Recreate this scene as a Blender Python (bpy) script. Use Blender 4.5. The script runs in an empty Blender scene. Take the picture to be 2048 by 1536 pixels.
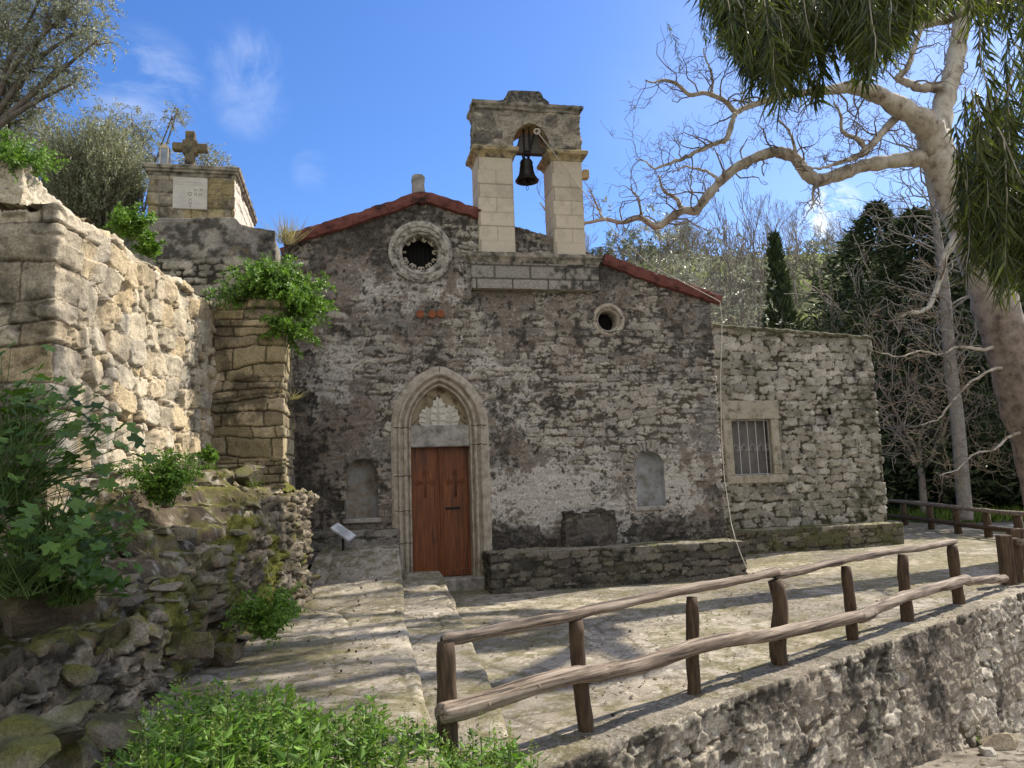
import bpy, math, random
import numpy as np
from mathutils import Vector

# ------------------------------------------------------------------ camera, sky, sun
R = math.radians
scene = bpy.context.scene
FPX, PITCH, ROLL, EYE = 1538.0, R(7.5), R(2.0), 1.8
cp_, sp_, cr_, sr_ = math.cos(PITCH), math.sin(PITCH), math.cos(ROLL), math.sin(ROLL)
RT0, UP0, FWD = np.array([1., 0, 0]), np.array([0, -sp_, cp_]), np.array([0, cp_, sp_])
RT, UP = RT0 * cr_ - UP0 * sr_, UP0 * cr_ + RT0 * sr_
CAM = np.array([0, 0, EYE])
cam = bpy.data.cameras.new('camera')
cam.sensor_width = 36.0
cam.lens = 36.0 * FPX / 2048.0
cam.clip_end = 2000
cam_ob = bpy.data.objects.new('camera', cam)
scene.collection.objects.link(cam_ob)
from mathutils import Matrix
cam_ob.matrix_world = Matrix(((RT[0], UP[0], -FWD[0], 0), (RT[1], UP[1], -FWD[1], 0), (RT[2], UP[2], -FWD[2], EYE), (0, 0, 0, 1)))
scene.camera = cam_ob

SUN_AZ, SUN_EL = R(58), R(45)          # azimuth clockwise from +Y
SUNV = np.array([math.cos(SUN_EL) * math.sin(SUN_AZ), math.cos(SUN_EL) * math.cos(SUN_AZ), math.sin(SUN_EL)])
sun = bpy.data.lights.new('sun', 'SUN')
sun.energy = 5.0
sun.angle = R(0.53)
sun.color = (1.0, 0.92, 0.78)
sun_ob = bpy.data.objects.new('sun', sun)
scene.collection.objects.link(sun_ob)
sun_ob.rotation_euler = Vector(-SUNV).to_track_quat('-Z', 'Y').to_euler()

world = bpy.data.worlds.new('World')
scene.world = world
world.use_nodes = True
wn, wl = world.node_tree.nodes, world.node_tree.links
wn.clear()
sky = wn.new('ShaderNodeTexSky')
sky.sky_type = 'NISHITA'
sky.sun_disc = False
sky.sun_elevation = SUN_EL
sky.sun_rotation = SUN_AZ
sky.altitude = 200
sky.air_density = 1.0
sky.dust_density = 0.7
sky.ozone_density = 3.0
bg = wn.new('ShaderNodeBackground')
bg.inputs['Strength'].default_value = 0.15
wo = wn.new('ShaderNodeOutputWorld')
wl.new(bg.outputs[0], wo.inputs[0])
scene.view_settings.view_transform = 'Standard'
scene.view_settings.look = 'None'
scene.view_settings.gamma = 1.0
scene.view_settings.exposure = 0.55
scene.cycles.max_bounces = 6
scene.cycles.transparent_max_bounces = 8

def ray(px, py):
    return ((px - 1024) / FPX) * RT + ((768 - py) / FPX) * UP + FWD

def at_depth(px, py, d):
    r = ray(px, py)
    return CAM + r * (d / r[1])

def at_z(px, py, z):
    r = ray(px, py)
    return CAM + r * ((z - EYE) / r[2])

# clouds: a few wisps and one small cumulus over the hill, mixed into the sky
def cloud_spot(px, py, width, strength, scale, stretch, lo=0.42, hi=0.75):
    d = ray(px, py)
    d = d / np.linalg.norm(d)
    tc = wn.new('ShaderNodeTexCoord')
    dot = wn.new('ShaderNodeVectorMath'); dot.operation = 'DOT_PRODUCT'
    dot.inputs[1].default_value = d
    wl.new(tc.outputs['Generated'], dot.inputs[0])
    mr = wn.new('ShaderNodeMapRange'); mr.interpolation_type = 'SMOOTHSTEP'
    mr.inputs['From Min'].default_value = math.cos(width)
    mr.inputs['From Max'].default_value = math.cos(width * 0.25)
    wl.new(dot.outputs['Value'], mr.inputs['Value'])
    mp = wn.new('ShaderNodeMapping')
    mp.inputs['Scale'].default_value = stretch
    mp.inputs['Rotation'].default_value = (0.3, 0.5, 0.2)
    wl.new(tc.outputs['Generated'], mp.inputs['Vector'])
    nz = wn.new('ShaderNodeTexNoise')
    nz.inputs['Scale'].default_value = scale
    nz.inputs['Detail'].default_value = 7
    nz.inputs['Roughness'].default_value = 0.6
    nz.inputs['Distortion'].default_value = 0.6
    wl.new(mp.outputs[0], nz.inputs['Vector'])
    m2 = wn.new('ShaderNodeMapRange')
    m2.inputs['From Min'].default_value = lo
    m2.inputs['From Max'].default_value = hi
    wl.new(nz.outputs[0], m2.inputs['Value'])
    mu = wn.new('ShaderNodeMath'); mu.operation = 'MULTIPLY'
    wl.new(mr.outputs[0], mu.inputs[0]); wl.new(m2.outputs[0], mu.inputs[1])
    if hi < 0.72:
        pass
    m3 = wn.new('ShaderNodeMath'); m3.operation = 'MULTIPLY'
    wl.new(mu.outputs[0], m3.inputs[0]); m3.inputs[1].default_value = strength
    return m3.outputs[0]

hsv = wn.new('ShaderNodeHueSaturation')
hsv.inputs['Hue'].default_value = 0.511
hsv.inputs['Saturation'].default_value = 1.27
hsv.inputs['Value'].default_value = 1.0
wl.new(sky.outputs[0], hsv.inputs['Color'])
col_out = hsv.outputs[0]
for args in ((285, 175, 0.075, 0.30, 11, (1, 1, 2.6)), (490, 125, 0.05, 0.24, 14, (1.6, 1, 0.9)), (500, 205, 0.05, 0.3, 9, (1, 1, 1)),
             (625, 345, 0.03, 0.22, 12, (1, 1, 1)), (1655, 438, 0.05, 1.0, 22, (1, 1, 1.3), 0.46, 0.62),
             (1560, 200, 0.25, 0.16, 3, (1, 1, 2), 0.3, 0.8)):
    mx = wn.new('ShaderNodeMix'); mx.data_type = 'RGBA'
    wl.new(cloud_spot(*args), mx.inputs['Factor'])
    wl.new(col_out, mx.inputs['A'])
    mx.inputs['B'].default_value = (5.2, 5.6, 6.2, 1)
    col_out = mx.outputs['Result']
# added, unseen cloud bank behind the viewer; bright white to lift the shaded front
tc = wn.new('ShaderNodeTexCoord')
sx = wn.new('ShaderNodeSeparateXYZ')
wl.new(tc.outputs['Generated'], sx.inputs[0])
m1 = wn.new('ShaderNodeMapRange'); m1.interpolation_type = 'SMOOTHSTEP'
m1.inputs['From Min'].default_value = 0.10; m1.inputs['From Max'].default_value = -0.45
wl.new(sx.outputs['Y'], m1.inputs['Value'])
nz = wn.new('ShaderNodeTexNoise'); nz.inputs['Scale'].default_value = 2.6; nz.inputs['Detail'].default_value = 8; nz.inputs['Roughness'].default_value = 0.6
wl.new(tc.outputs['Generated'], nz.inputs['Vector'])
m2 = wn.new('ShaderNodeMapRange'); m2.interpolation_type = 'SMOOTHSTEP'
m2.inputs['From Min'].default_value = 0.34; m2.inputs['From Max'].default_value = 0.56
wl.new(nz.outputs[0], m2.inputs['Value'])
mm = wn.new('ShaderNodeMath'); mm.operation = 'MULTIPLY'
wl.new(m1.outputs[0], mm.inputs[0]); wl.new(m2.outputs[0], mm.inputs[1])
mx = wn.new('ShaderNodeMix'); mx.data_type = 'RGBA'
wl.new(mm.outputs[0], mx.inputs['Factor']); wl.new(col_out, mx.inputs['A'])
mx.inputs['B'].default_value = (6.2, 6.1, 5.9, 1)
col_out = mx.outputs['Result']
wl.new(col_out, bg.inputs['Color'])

# ------------------------------------------------------------------ scene helpers
COL = scene.collection

def thing(name, label, cat, loc=(0, 0, 0), group=None):
    o = bpy.data.objects.new(name, None)
    COL.objects.link(o)
    o.location = [float(c) for c in loc]
    o.empty_display_size = 0.1
    o['label'] = label
    o['category'] = cat
    if group:
        o['group'] = group
    return o

def tag(o, label=None, cat=None, group=None, kind=None):
    if label: o['label'] = label
    if cat: o['category'] = cat
    if group: o['group'] = group
    if kind: o['kind'] = kind
    return o

def chain_loc(p):
    v = np.zeros(3)
    while p is not None:
        v += np.array(p.location)
        p = p.parent
    return v

def mesh_obj(name, verts, faces, mat, parent=None, col=None, smooth=True, loc=None):
    """faces: list of index arrays, each (n,k)"""
    verts = np.asarray(verts, dtype=np.float64).reshape(-1, 3)
    off = chain_loc(parent)
    if loc is not None:
        off = off + np.asarray(loc, dtype=float)
    verts = verts - off
    me = bpy.data.meshes.new(name)
    faces = [np.asarray(f, dtype=np.int32) for f in faces if len(f)]
    nl = sum(f.size for f in faces)
    npoly = sum(len(f) for f in faces)
    me.vertices.add(len(verts))
    me.vertices.foreach_set('co', verts.astype(np.float32).ravel())
    me.loops.add(nl)
    me.loops.foreach_set('vertex_index', np.concatenate([f.ravel() for f in faces]))
    me.polygons.add(npoly)
    tot = np.concatenate([np.full(len(f), f.shape[1], dtype=np.int32) for f in faces])
    st = np.concatenate([[0], np.cumsum(tot)[:-1]]).astype(np.int32)
    me.polygons.foreach_set('loop_start', st)
    me.polygons.foreach_set('loop_total', tot)
    me.polygons.foreach_set('use_smooth', np.full(npoly, bool(smooth)))
    if col is not None:
        a = me.attributes.new('Col', 'FLOAT_COLOR', 'POINT')
        c = np.ones((len(verts), 4), dtype=np.float32)
        c[:, :3] = np.clip(np.asarray(col).reshape(-1, 3), 0.003, 0.95)
        a.data.foreach_set('color', c.ravel())
    me.update(calc_edges=True)
    me.validate()
    if mat is not None:
        me.materials.append(mat)
    o = bpy.data.objects.new(name, me)
    COL.objects.link(o)
    if loc is not None:
        o.location = [float(c) for c in loc]
    if parent is not None:
        o.parent = parent
    return o

def copy_tree(o, parent=None):
    c = o.copy()
    COL.objects.link(c)
    c.parent = parent
    for ch in list(o.children):
        copy_tree(ch, c)
    return c

# ------------------------------------------------------------------ noise
def _h(ix, iy, s):
    with np.errstate(over='ignore'):
        n = (ix.astype(np.int64) * 374761393 + iy.astype(np.int64) * 668265263 + int(s) * 1442695041) & 0xFFFFFFFF
        n = ((n ^ (n >> 13)) * 1274126177) & 0xFFFFFFFF
        n = ((n ^ (n >> 15)) * 2246822519) & 0xFFFFFFFF
        n = n ^ (n >> 16)
    return n.astype(np.float64) / 4294967296.0

def vnoise(x, y, s=0):
    xi, yi = np.floor(x), np.floor(y)
    fx, fy = x - xi, y - yi
    fx, fy = fx * fx * (3 - 2 * fx), fy * fy * (3 - 2 * fy)
    a, b = _h(xi, yi, s), _h(xi + 1, yi, s)
    c, d = _h(xi, yi + 1, s), _h(xi + 1, yi + 1, s)
    return (a * (1 - fx) + b * fx) * (1 - fy) + (c * (1 - fx) + d * fx) * fy

def fbm(x, y, o=4, s=0, g=0.5):
    x, y = np.broadcast_arrays(np.asarray(x, float), np.asarray(y, float))
    r, a, t = np.zeros(x.shape), 1.0, 0.0
    for k in range(o):
        r += a * vnoise(x, y, s + 17 * k)
        t += a
        a *= g
        x, y = x * 2.03 + 5.1, y * 2.03 - 3.7
    return r / t

def ss(a, b, x):
    t = np.clip((x - a) / (b - a), 0, 1)
    return t * t * (3 - 2 * t)

def voro(x, y, s=0, jit=0.9):
    """cell id in 0..1 and distance to the nearest cell edge"""
    xi, yi = np.floor(x), np.floor(y)
    best = np.full(x.shape, 9e9)
    bx, by, bid = np.zeros(x.shape), np.zeros(x.shape), np.zeros(x.shape)
    pts = []
    for dx in (-2, -1, 0, 1, 2):
        for dy in (-2, -1, 0, 1, 2):
            cx, cy = xi + dx, yi + dy
            qx = cx + 0.5 + jit * (_h(cx, cy, s) - 0.5) - x
            qy = cy + 0.5 + jit * (_h(cx, cy, s + 7) - 0.5) - y
            d = qx * qx + qy * qy
            m = d < best
            best = np.where(m, d, best)
            bx, by = np.where(m, qx, bx), np.where(m, qy, by)
            bid = np.where(m, _h(cx, cy, s + 13), bid)
            pts.append((qx, qy))
    ed = np.full(x.shape, 9e9)
    for qx, qy in pts:
        ex, ey = qx - bx, qy - by
        l = np.sqrt(ex * ex + ey * ey)
        ok = l > 1e-6
        e = np.where(ok, (0.5 * (bx + qx) * ex + 0.5 * (by + qy) * ey) / np.where(ok, l, 1), 9e9)
        ed = np.minimum(ed, e)
    return bid, np.maximum(ed, 0), bx, by

def coursed(S, V, seed, rh, ww, warp=0.03, wf=1.6, rad=0.035):
    """rows of stones: stone id, edge profile 0..1, distance to joint in metres"""
    rng = np.random.default_rng(seed)
    S2 = S + warp * 2 * (fbm(S * wf, V * wf, 3, seed + 1) - 0.5)
    V2 = V + warp * 2 * (fbm(S * wf * 0.7, V * wf, 3, seed + 2) - 0.5)
    lo, hi = V2.min() - 0.5, V2.max() + 0.5
    e = [lo]
    while e[-1] < hi:
        e.append(e[-1] + rng.uniform(*rh))
    e = np.array(e)
    r = np.clip(np.searchsorted(e, V2) - 1, 0, len(e) - 2)
    dy = np.minimum(V2 - e[r], e[r + 1] - V2)
    dx, sid = np.zeros(S.shape), np.zeros(S.shape)
    slo, shi = S2.min() - 1, S2.max() + 1
    for k in range(len(e) - 1):
        m = r == k
        if not m.any():
            continue
        rowh = e[k + 1] - e[k]
        f = [slo - rng.uniform(0, 0.5)]
        while f[-1] < shi:
            f.append(f[-1] + rng.uniform(*ww) * (0.7 + 0.6 * rowh / (0.5 * (rh[0] + rh[1]))))
        f = np.array(f)
        x = S2[m]
        c = np.clip(np.searchsorted(f, x) - 1, 0, len(f) - 2)
        dx[m] = np.minimum(x - f[c], f[c + 1] - x)
        sid[m] = _h(c, np.full(c.shape, k), seed + 5)
    q = np.hypot(np.maximum(rad - dx, 0), np.maximum(rad - dy, 0))
    return sid, np.clip(1 - q / rad, 0, 1), np.minimum(dx, dy)

def rubble(S, V, seed, big=0.42, small=0.2, aspect=1.5, pbig=0.45, warp=0.05, rad=0.035):
    wx = warp * 2 * (fbm(S * 2.2, V * 2.2, 3, seed + 1) - 0.5)
    wy = warp * 2 * (fbm(S * 2.2, V * 2.2, 3, seed + 2) - 0.5)
    S2, V2 = S + wx, V + wy
    i1, e1, _, _ = voro(S2 / (big * aspect), V2 / big, seed, 0.75)
    i2, e2, _, _ = voro(S2 / (small * aspect), V2 / small, seed + 40, 0.8)
    e1, e2 = e1 * big, e2 * small
    use = i1 < pbig
    sid = np.where(use, i1 / pbig, i2)
    ed = np.where(use, e1, np.minimum(e1, e2))
    return sid, np.clip(ed / rad, 0, 1), ed

def flakes(S, V, seed, w, h, fill=(0.36, 0.56), fillv=(0.34, 0.54), rot=0.12, pw=3.2, soft=0.28, skip=0.08, w1=0.035, w2=0.012):
    """separate stones of uneven size and outline bedded in rough rows: id and edge profile (0 = mortar)"""
    S2 = S + w1 * 2 * (fbm(S * 2.1, V * 2.1, 2, seed + 1) - 0.5) + w2 * 2 * (fbm(S * 13, V * 13, 3, seed + 2) - 0.5)
    V2 = V + w1 * 2 * (fbm(S * 1.6, V * 2.1, 2, seed + 3) - 0.5) + w2 * 2 * (fbm(S * 13, V * 13, 3, seed + 4) - 0.5)
    y = V2 / h
    yi = np.floor(y)
    best, bid, tl = np.full(S.shape, 9.0), np.zeros(S.shape), np.zeros(S.shape)
    for dy in (-1, 0, 1):
        row = yi + dy
        x = S2 / w + 7.3 * _h(row, np.zeros(S.shape), seed + 9)
        xi = np.floor(x)
        for dx in (-1, 0, 1):
            c = xi + dx
            k = [_h(c, row, seed + 31 * j) for j in range(1, 8)]
            u = x - c - 0.5 - 0.34 * (k[0] - 0.5)
            v = y - row - 0.5 - 0.30 * (k[1] - 0.5)
            a = fill[0] + (fill[1] - fill[0]) * k[2]
            b = fillv[0] + (fillv[1] - fillv[0]) * k[3]
            an = rot * 2 * (k[4] - 0.5)
            uu, vv = (u * w * np.cos(an) + v * h * np.sin(an)) / w, (v * h * np.cos(an) - u * w * np.sin(an)) / h
            uu = uu * (1 + 0.5 * (k[5] - 0.5) * vv / b)
            q = (np.abs(uu / a) ** pw + np.abs(vv / b) ** pw) ** (1 / pw)
            q = np.where(k[6] < skip, 9.0, q)
            m = q < best
            best = np.where(m, q, best)
            bid = np.where(m, k[5] * 0.5 + k[0] * 0.5, bid)
            tl = np.where(m, (k[1] - 0.5) * u * w + (k[2] - 0.5) * v * h, tl)
    return np.mod(bid * 7.13, 1.0), np.clip((1 - best) / soft, 0, 1), tl

def facets(S, V, scale, seed):
    """broken stone: flat chips, each tilted its own way"""
    S2 = S + 0.25 * scale * (fbm(S / scale * .8, V / scale * .8, 2, seed + 3) - 0.5)
    i, e, bx, by = voro(S2 / scale, V / scale * 1.3, seed, 0.95)
    a, b = _h(np.floor(i * 1e6), np.zeros(i.shape), seed + 1) - 0.5, _h(np.floor(i * 1e6), np.ones(i.shape), seed + 2) - 0.5
    return (a * bx + b * by) * scale

def bedded(S, V, seed, w, h, small=0.5, **kw):
    i1, e1, t1 = flakes(S, V, seed, w, h, **kw)
    i2, e2, t2 = flakes(S, V, seed + 500, w * small, h * small * 1.1, **kw)
    m = e1 > 0
    return np.where(m, i1, i2), np.where(m, e1, e2 * 0.8), np.where(m, t1, t2)

def pal(t, cols):
    cols = np.array(cols, float)
    x = np.clip(t, 0, 0.9999) * (len(cols) - 1)
    i = x.astype(int)
    f = (x - i)[..., None]
    return cols[i] * (1 - f) + cols[np.minimum(i + 1, len(cols) - 1)] * f

def mixc(a, b, f):
    f = np.asarray(f)[..., None]
    return np.asarray(a) * (1 - f) + np.asarray(b) * f

# ------------------------------------------------------------------ materials
def _nt(name):
    m = bpy.data.materials.new(name)
    m.use_nodes = True
    nt = m.node_tree
    return m, nt.nodes, nt.links, nt.nodes['Principled BSDF']

def mat_attr(name, rough=0.92, scale=60.0, amt=0.35, bump=0.35, dist=0.01, spec=0.2):
    """base colour from the mesh's own stone colours, broken up by two octaves of procedural grain"""
    m, n, l, p = _nt(name)
    at = n.new('ShaderNodeAttribute'); at.attribute_name = 'Col'
    tc = n.new('ShaderNodeTexCoord')
    nz = n.new('ShaderNodeTexNoise')
    nz.inputs['Scale'].default_value = scale
    nz.inputs['Detail'].default_value = 6
    nz.inputs['Roughness'].default_value = 0.7
    l.new(tc.outputs['Object'], nz.inputs['Vector'])
    mr = n.new('ShaderNodeMapRange')
    mr.inputs['From Min'].default_value = 0.3
    mr.inputs['From Max'].default_value = 0.7
    mr.inputs['To Min'].default_value = 1 - amt
    mr.inputs['To Max'].default_value = 1 + amt
    l.new(nz.outputs[0], mr.inputs['Value'])
    vm = n.new('ShaderNodeVectorMath'); vm.operation = 'SCALE'
    l.new(at.outputs['Color'], vm.inputs[0]); l.new(mr.outputs[0], vm.inputs['Scale'])
    l.new(vm.outputs[0], p.inputs['Base Color'])
    b = n.new('ShaderNodeBump')
    b.inputs['Strength'].default_value = bump
    b.inputs['Distance'].default_value = dist
    l.new(nz.outputs[0], b.inputs['Height'])
    l.new(b.outputs[0], p.inputs['Normal'])
    p.inputs['Roughness'].default_value = rough
    p.inputs['Specular IOR Level'].default_value = spec
    return m

def mat_noise(name, cols, scale=8.0, rough=0.8, bump=0.2, dist=0.01, stretch=(1, 1, 1), metal=0.0, spec=0.3, lo=0.3, hi=0.7, detail=7, rot=None):
    m, n, l, p = _nt(name)
    tc = n.new('ShaderNodeTexCoord')
    mp = n.new('ShaderNodeMapping'); mp.inputs['Scale'].default_value = stretch
    if rot is None:
        l.new(tc.outputs['Object'], mp.inputs['Vector'])
    else:
        m0 = n.new('ShaderNodeMapping'); m0.inputs['Rotation'].default_value = (0, 0, rot)
        l.new(tc.outputs['Object'], m0.inputs['Vector']); l.new(m0.outputs[0], mp.inputs['Vector'])
    nz = n.new('ShaderNodeTexNoise')
    nz.inputs['Scale'].default_value = scale
    nz.inputs['Detail'].default_value = detail
    nz.inputs['Roughness'].default_value = 0.65
    l.new(mp.outputs[0], nz.inputs['Vector'])
    cr = n.new('ShaderNodeValToRGB')
    el = cr.color_ramp.elements
    while len(el) < len(cols):
        el.new(0.5)
    for k, c in enumerate(cols):
        el[k].position = lo + (hi - lo) * k / max(1, len(cols) - 1)
        el[k].color = (*c, 1)
    l.new(nz.outputs[0], cr.inputs[0])
    l.new(cr.outputs[0], p.inputs['Base Color'])
    b = n.new('ShaderNodeBump')
    b.inputs['Strength'].default_value = bump
    b.inputs['Distance'].default_value = dist
    l.new(nz.outputs[0], b.inputs['Height'])
    l.new(b.outputs[0], p.inputs['Normal'])
    p.inputs['Roughness'].default_value = rough
    p.inputs['Metallic'].default_value = metal
    p.inputs['Specular IOR Level'].default_value = spec
    return m

def mat_leaf(name, trans=0.35, rough=0.5, spec=0.35, boost=(1.1, 1.25, 0.6)):
    m, n, l, p = _nt(name)
    at = n.new('ShaderNodeAttribute'); at.attribute_name = 'Col'
    l.new(at.outputs['Color'], p.inputs['Base Color'])
    p.inputs['Roughness'].default_value = rough
    p.inputs['Specular IOR Level'].default_value = spec
    vm = n.new('ShaderNodeVectorMath'); vm.operation = 'MULTIPLY'
    vm.inputs[1].default_value = boost
    l.new(at.outputs['Color'], vm.inputs[0])
    t = n.new('ShaderNodeBsdfTranslucent')
    l.new(vm.outputs[0], t.inputs['Color'])
    mx = n.new('ShaderNodeMixShader')
    mx.inputs[0].default_value = trans
    l.new(p.outputs[0], mx.inputs[1]); l.new(t.outputs[0], mx.inputs[2])
    l.new(mx.outputs[0], n['Material Output'].inputs['Surface'])
    return m

M = {}
M['stone'] = mat_attr('weathered_stone', scale=48, amt=0.45, bump=0.8, dist=0.015)
M['facade'] = mat_attr('weathered_plaster', scale=46, amt=0.55, bump=0.9, dist=0.02)
M['paving'] = mat_attr('flagstone', scale=55, amt=0.42, bump=0.5, dist=0.01)
M['ashlar'] = mat_attr('smooth_ashlar', scale=40, amt=0.12, bump=0.25, dist=0.006)
M['earth'] = mat_attr('earth', scale=25, amt=0.4, bump=0.6, dist=0.02)
M['carved'] = mat_noise('carved_limestone', [(0.20, 0.17, 0.13), (0.36, 0.31, 0.24), (0.47, 0.42, 0.34)], 9, 0.9, 0.35, 0.01)
M['trim_grey'] = mat_noise('grey_limestone', [(0.10, 0.095, 0.085), (0.27, 0.25, 0.22), (0.40, 0.37, 0.33)], 7, 0.9, 0.4, 0.01)
M['redtile'] = mat_noise('red_limewash', [(0.022, 0.017, 0.015), (0.115, 0.038, 0.031), (0.17, 0.060, 0.048)], 6, 0.85, 0.5, 0.02, lo=0.32, hi=0.55)
M['door'] = mat_noise('varnished_wood', [(0.040, 0.011, 0.0035), (0.140, 0.039, 0.009), (0.22, 0.072, 0.016)], 3, 0.42, 0.15, 0.004, (9, 9, 0.6), spec=0.4)
M['iron'] = mat_noise('wrought_iron', [(0.012, 0.011, 0.010), (0.03, 0.027, 0.024)], 20, 0.55, 0.2, metal=0.6)
M['bronze'] = mat_noise('dark_bronze', [(0.010, 0.010, 0.009), (0.030, 0.027, 0.022), (0.05, 0.045, 0.034)], 12, 0.42, 0.15, metal=0.75)
M['black'] = mat_noise('dark_interior', [(0.004, 0.004, 0.004), (0.010, 0.009, 0.008)], 3, 0.95, 0.0)
M['yoke'] = mat_noise('grey_wood', [(0.05, 0.045, 0.042), (0.12, 0.105, 0.095)], 4, 0.8, 0.25, 0.005, (1, 1, 9))
M['rail'] = mat_noise('barkless_log', [(0.030, 0.021, 0.015), (0.17, 0.125, 0.09), (0.27, 0.215, 0.165), (0.38, 0.32, 0.26)], 2.2, 0.75, 0.8, 0.012, (0.5, 15.0, 15.0), lo=0.38, hi=0.66, rot=-R(40.8))
M['post'] = mat_noise('brown_post', [(0.022, 0.014, 0.009), (0.075, 0.048, 0.028), (0.125, 0.085, 0.052)], 6, 0.8, 0.5, 0.008, (5, 5, 0.7))
M['rope'] = mat_noise('rope', [(0.40, 0.36, 0.29), (0.55, 0.50, 0.42)], 60, 0.9, 0.3)
M['white'] = mat_noise('white_panel', [(0.42, 0.43, 0.44), (0.72, 0.73, 0.74)], 5, 0.35, 0.0, lo=0.4, hi=0.6)
M['terracotta'] = mat_noise('terracotta', [(0.16, 0.05, 0.02), (0.30, 0.10, 0.04)], 30, 0.85, 0.3)
M['leaf'] = mat_leaf('green_leaf')
M['olive'] = mat_leaf('olive_leaf', 0.30, 0.40, 0.5, (1.1, 1.15, 0.9))
M['euc'] = mat_leaf('hanging_leaf', 0.40, 0.38, 0.5, (1.6, 1.7, 0.5))
M['conifer'] = mat_leaf('dark_needle', 0.1, 0.7, 0.2)
M['twig'] = mat_noise('grey_bark', [(0.09, 0.075, 0.06), (0.22, 0.19, 0.16)], 10, 0.9, 0.4)
M['stem'] = mat_noise('green_stem', [(0.05, 0.09, 0.02), (0.10, 0.15, 0.04)], 12, 0.7, 0.1)

# ------------------------------------------------------------------ geometry helpers
class Frame:
    """a vertical wall plane: u runs along it, off stands out of it towards the viewer, z is up"""
    def __init__(s, x, y, deg):
        a = R(deg)
        s.o = np.array([x, y, 0.0])
        s.u = np.array([math.cos(a), math.sin(a), 0.0])
        s.n = np.array([math.sin(a), -math.cos(a), 0.0])
    def w(s, u, off, z):
        u, off, z = np.broadcast_arrays(np.asarray(u, float), np.asarray(off, float), np.asarray(z, float))
        p = s.o + u[..., None] * s.u + off[..., None] * s.n
        p[..., 2] += z
        return p
    def px(s, px, py, off=0.0):
        """(u, z) of the wall point seen at a photo pixel"""
        r = ray(px, py)
        t = ((s.o + off * s.n - CAM) @ s.n) / (r @ s.n)
        p = CAM + r * t
        return float((p - s.o) @ s.u), float(p[2])
    def xy(s, u, off):
        return tuple((s.o + u * s.u + off * s.n)[:2])

def grid_faces(h, w, keep=None, closed=False):
    i = np.arange(h * w).reshape(h, w)
    a, b, c, d = i[:-1, :-1], i[:-1, 1:], i[1:, 1:], i[1:, :-1]
    if closed:
        j = np.concatenate([i, i[:, :1]], axis=1)
        a, b, c, d = j[:-1, :-1], j[:-1, 1:], j[1:, 1:], j[1:, :-1]
    f = np.stack([a, b, c, d], -1)
    if keep is not None:
        return f[keep]
    return f.reshape(-1, 4)

def sweep(pts, res, closed=False):
    pts = [np.array(p, float) for p in pts]
    if closed:
        pts = pts + [pts[0]]
    XY, Nn, Mi, S, s = [], [], [], [], 0.0
    segs = []
    for a, b in zip(pts[:-1], pts[1:]):
        d = b - a
        L = np.linalg.norm(d)
        d = d / L
        segs.append((a, d, L, np.array([d[1], -d[0]])))
    for k, (a, d, L, n) in enumerate(segs):
        cnt = max(1, int(round(L / res)))
        last = k == len(segs) - 1
        for i in range(cnt + (1 if last else 0)):
            t = L * i / cnt
            nn, mi = n, n
            if i == 0 and (k > 0 or closed):
                n0 = segs[k - 1][3]
                m = n0 + n
                nn = m / np.linalg.norm(m)
                mi = nn / max(0.4, float(nn @ n))
            if last and i == cnt and closed:
                n0 = segs[0][3]
                m = n0 + n
                nn = m / np.linalg.norm(m)
                mi = nn / max(0.4, float(nn @ n))
            XY.append(a + d * t); Nn.append(nn); Mi.append(mi); S.append(s + t)
        s += L
    return np.array(S), np.array(XY), np.array(Nn), np.array(Mi)

def wall(name, pts, z0, z1, res, tex, mat, parent=None, top=0.0, hole=None, closed=False, resz=None):
    """masonry face swept along a plan line, carried over its top edge; tex gives relief (m) and stone colour"""
    S, XY, Nn, Mi = sweep(pts, res, closed)
    resz = resz or res
    a = z0(S) if callable(z0) else np.full(S.shape, float(z0))
    b = z1(S) if callable(z1) else np.full(S.shape, float(z1))
    nv = max(2, int(round((b - a).max() / resz)) + 1)
    t = np.linspace(0, 1, nv)[:, None]
    Z = a + (b - a) * t
    P = np.zeros(Z.shape + (3,))
    P[..., :2] = XY; P[..., 2] = Z
    D = np.zeros_like(P); D[..., :2] = Nn
    V = Z.copy()
    nt = int(round(top / res)) if top else 0
    if nt:
        ins = (np.arange(1, nt + 1) * (top / nt))[:, None]
        Q = np.zeros((nt, len(S), 3))
        Q[..., :2] = XY - Mi * ins[..., None]
        Q[..., 2] = b
        E = np.zeros_like(Q); E[..., 2] = 1
        D[-1, :, 2] = 1
        D[-1] /= np.linalg.norm(D[-1], axis=-1, keepdims=True)
        P, D = np.concatenate([P, Q]), np.concatenate([D, E])
        V = np.concatenate([V, b + ins + 0 * S])
    SS = np.broadcast_to(S, V.shape)
    istop = (np.arange(len(V)) >= nv)[:, None] & np.ones(V.shape, bool)
    h, c = tex(SS, V, istop, P)
    P = P + D * h[..., None]
    keep = None
    if hole is not None:
        hm = hole(SS, V)
        keep = ~(hm[:-1, :-1] & hm[1:, 1:] & hm[:-1, 1:] & hm[1:, :-1])
    return mesh_obj(name, P, [grid_faces(*V.shape, keep=keep)], mat, parent, c)

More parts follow.
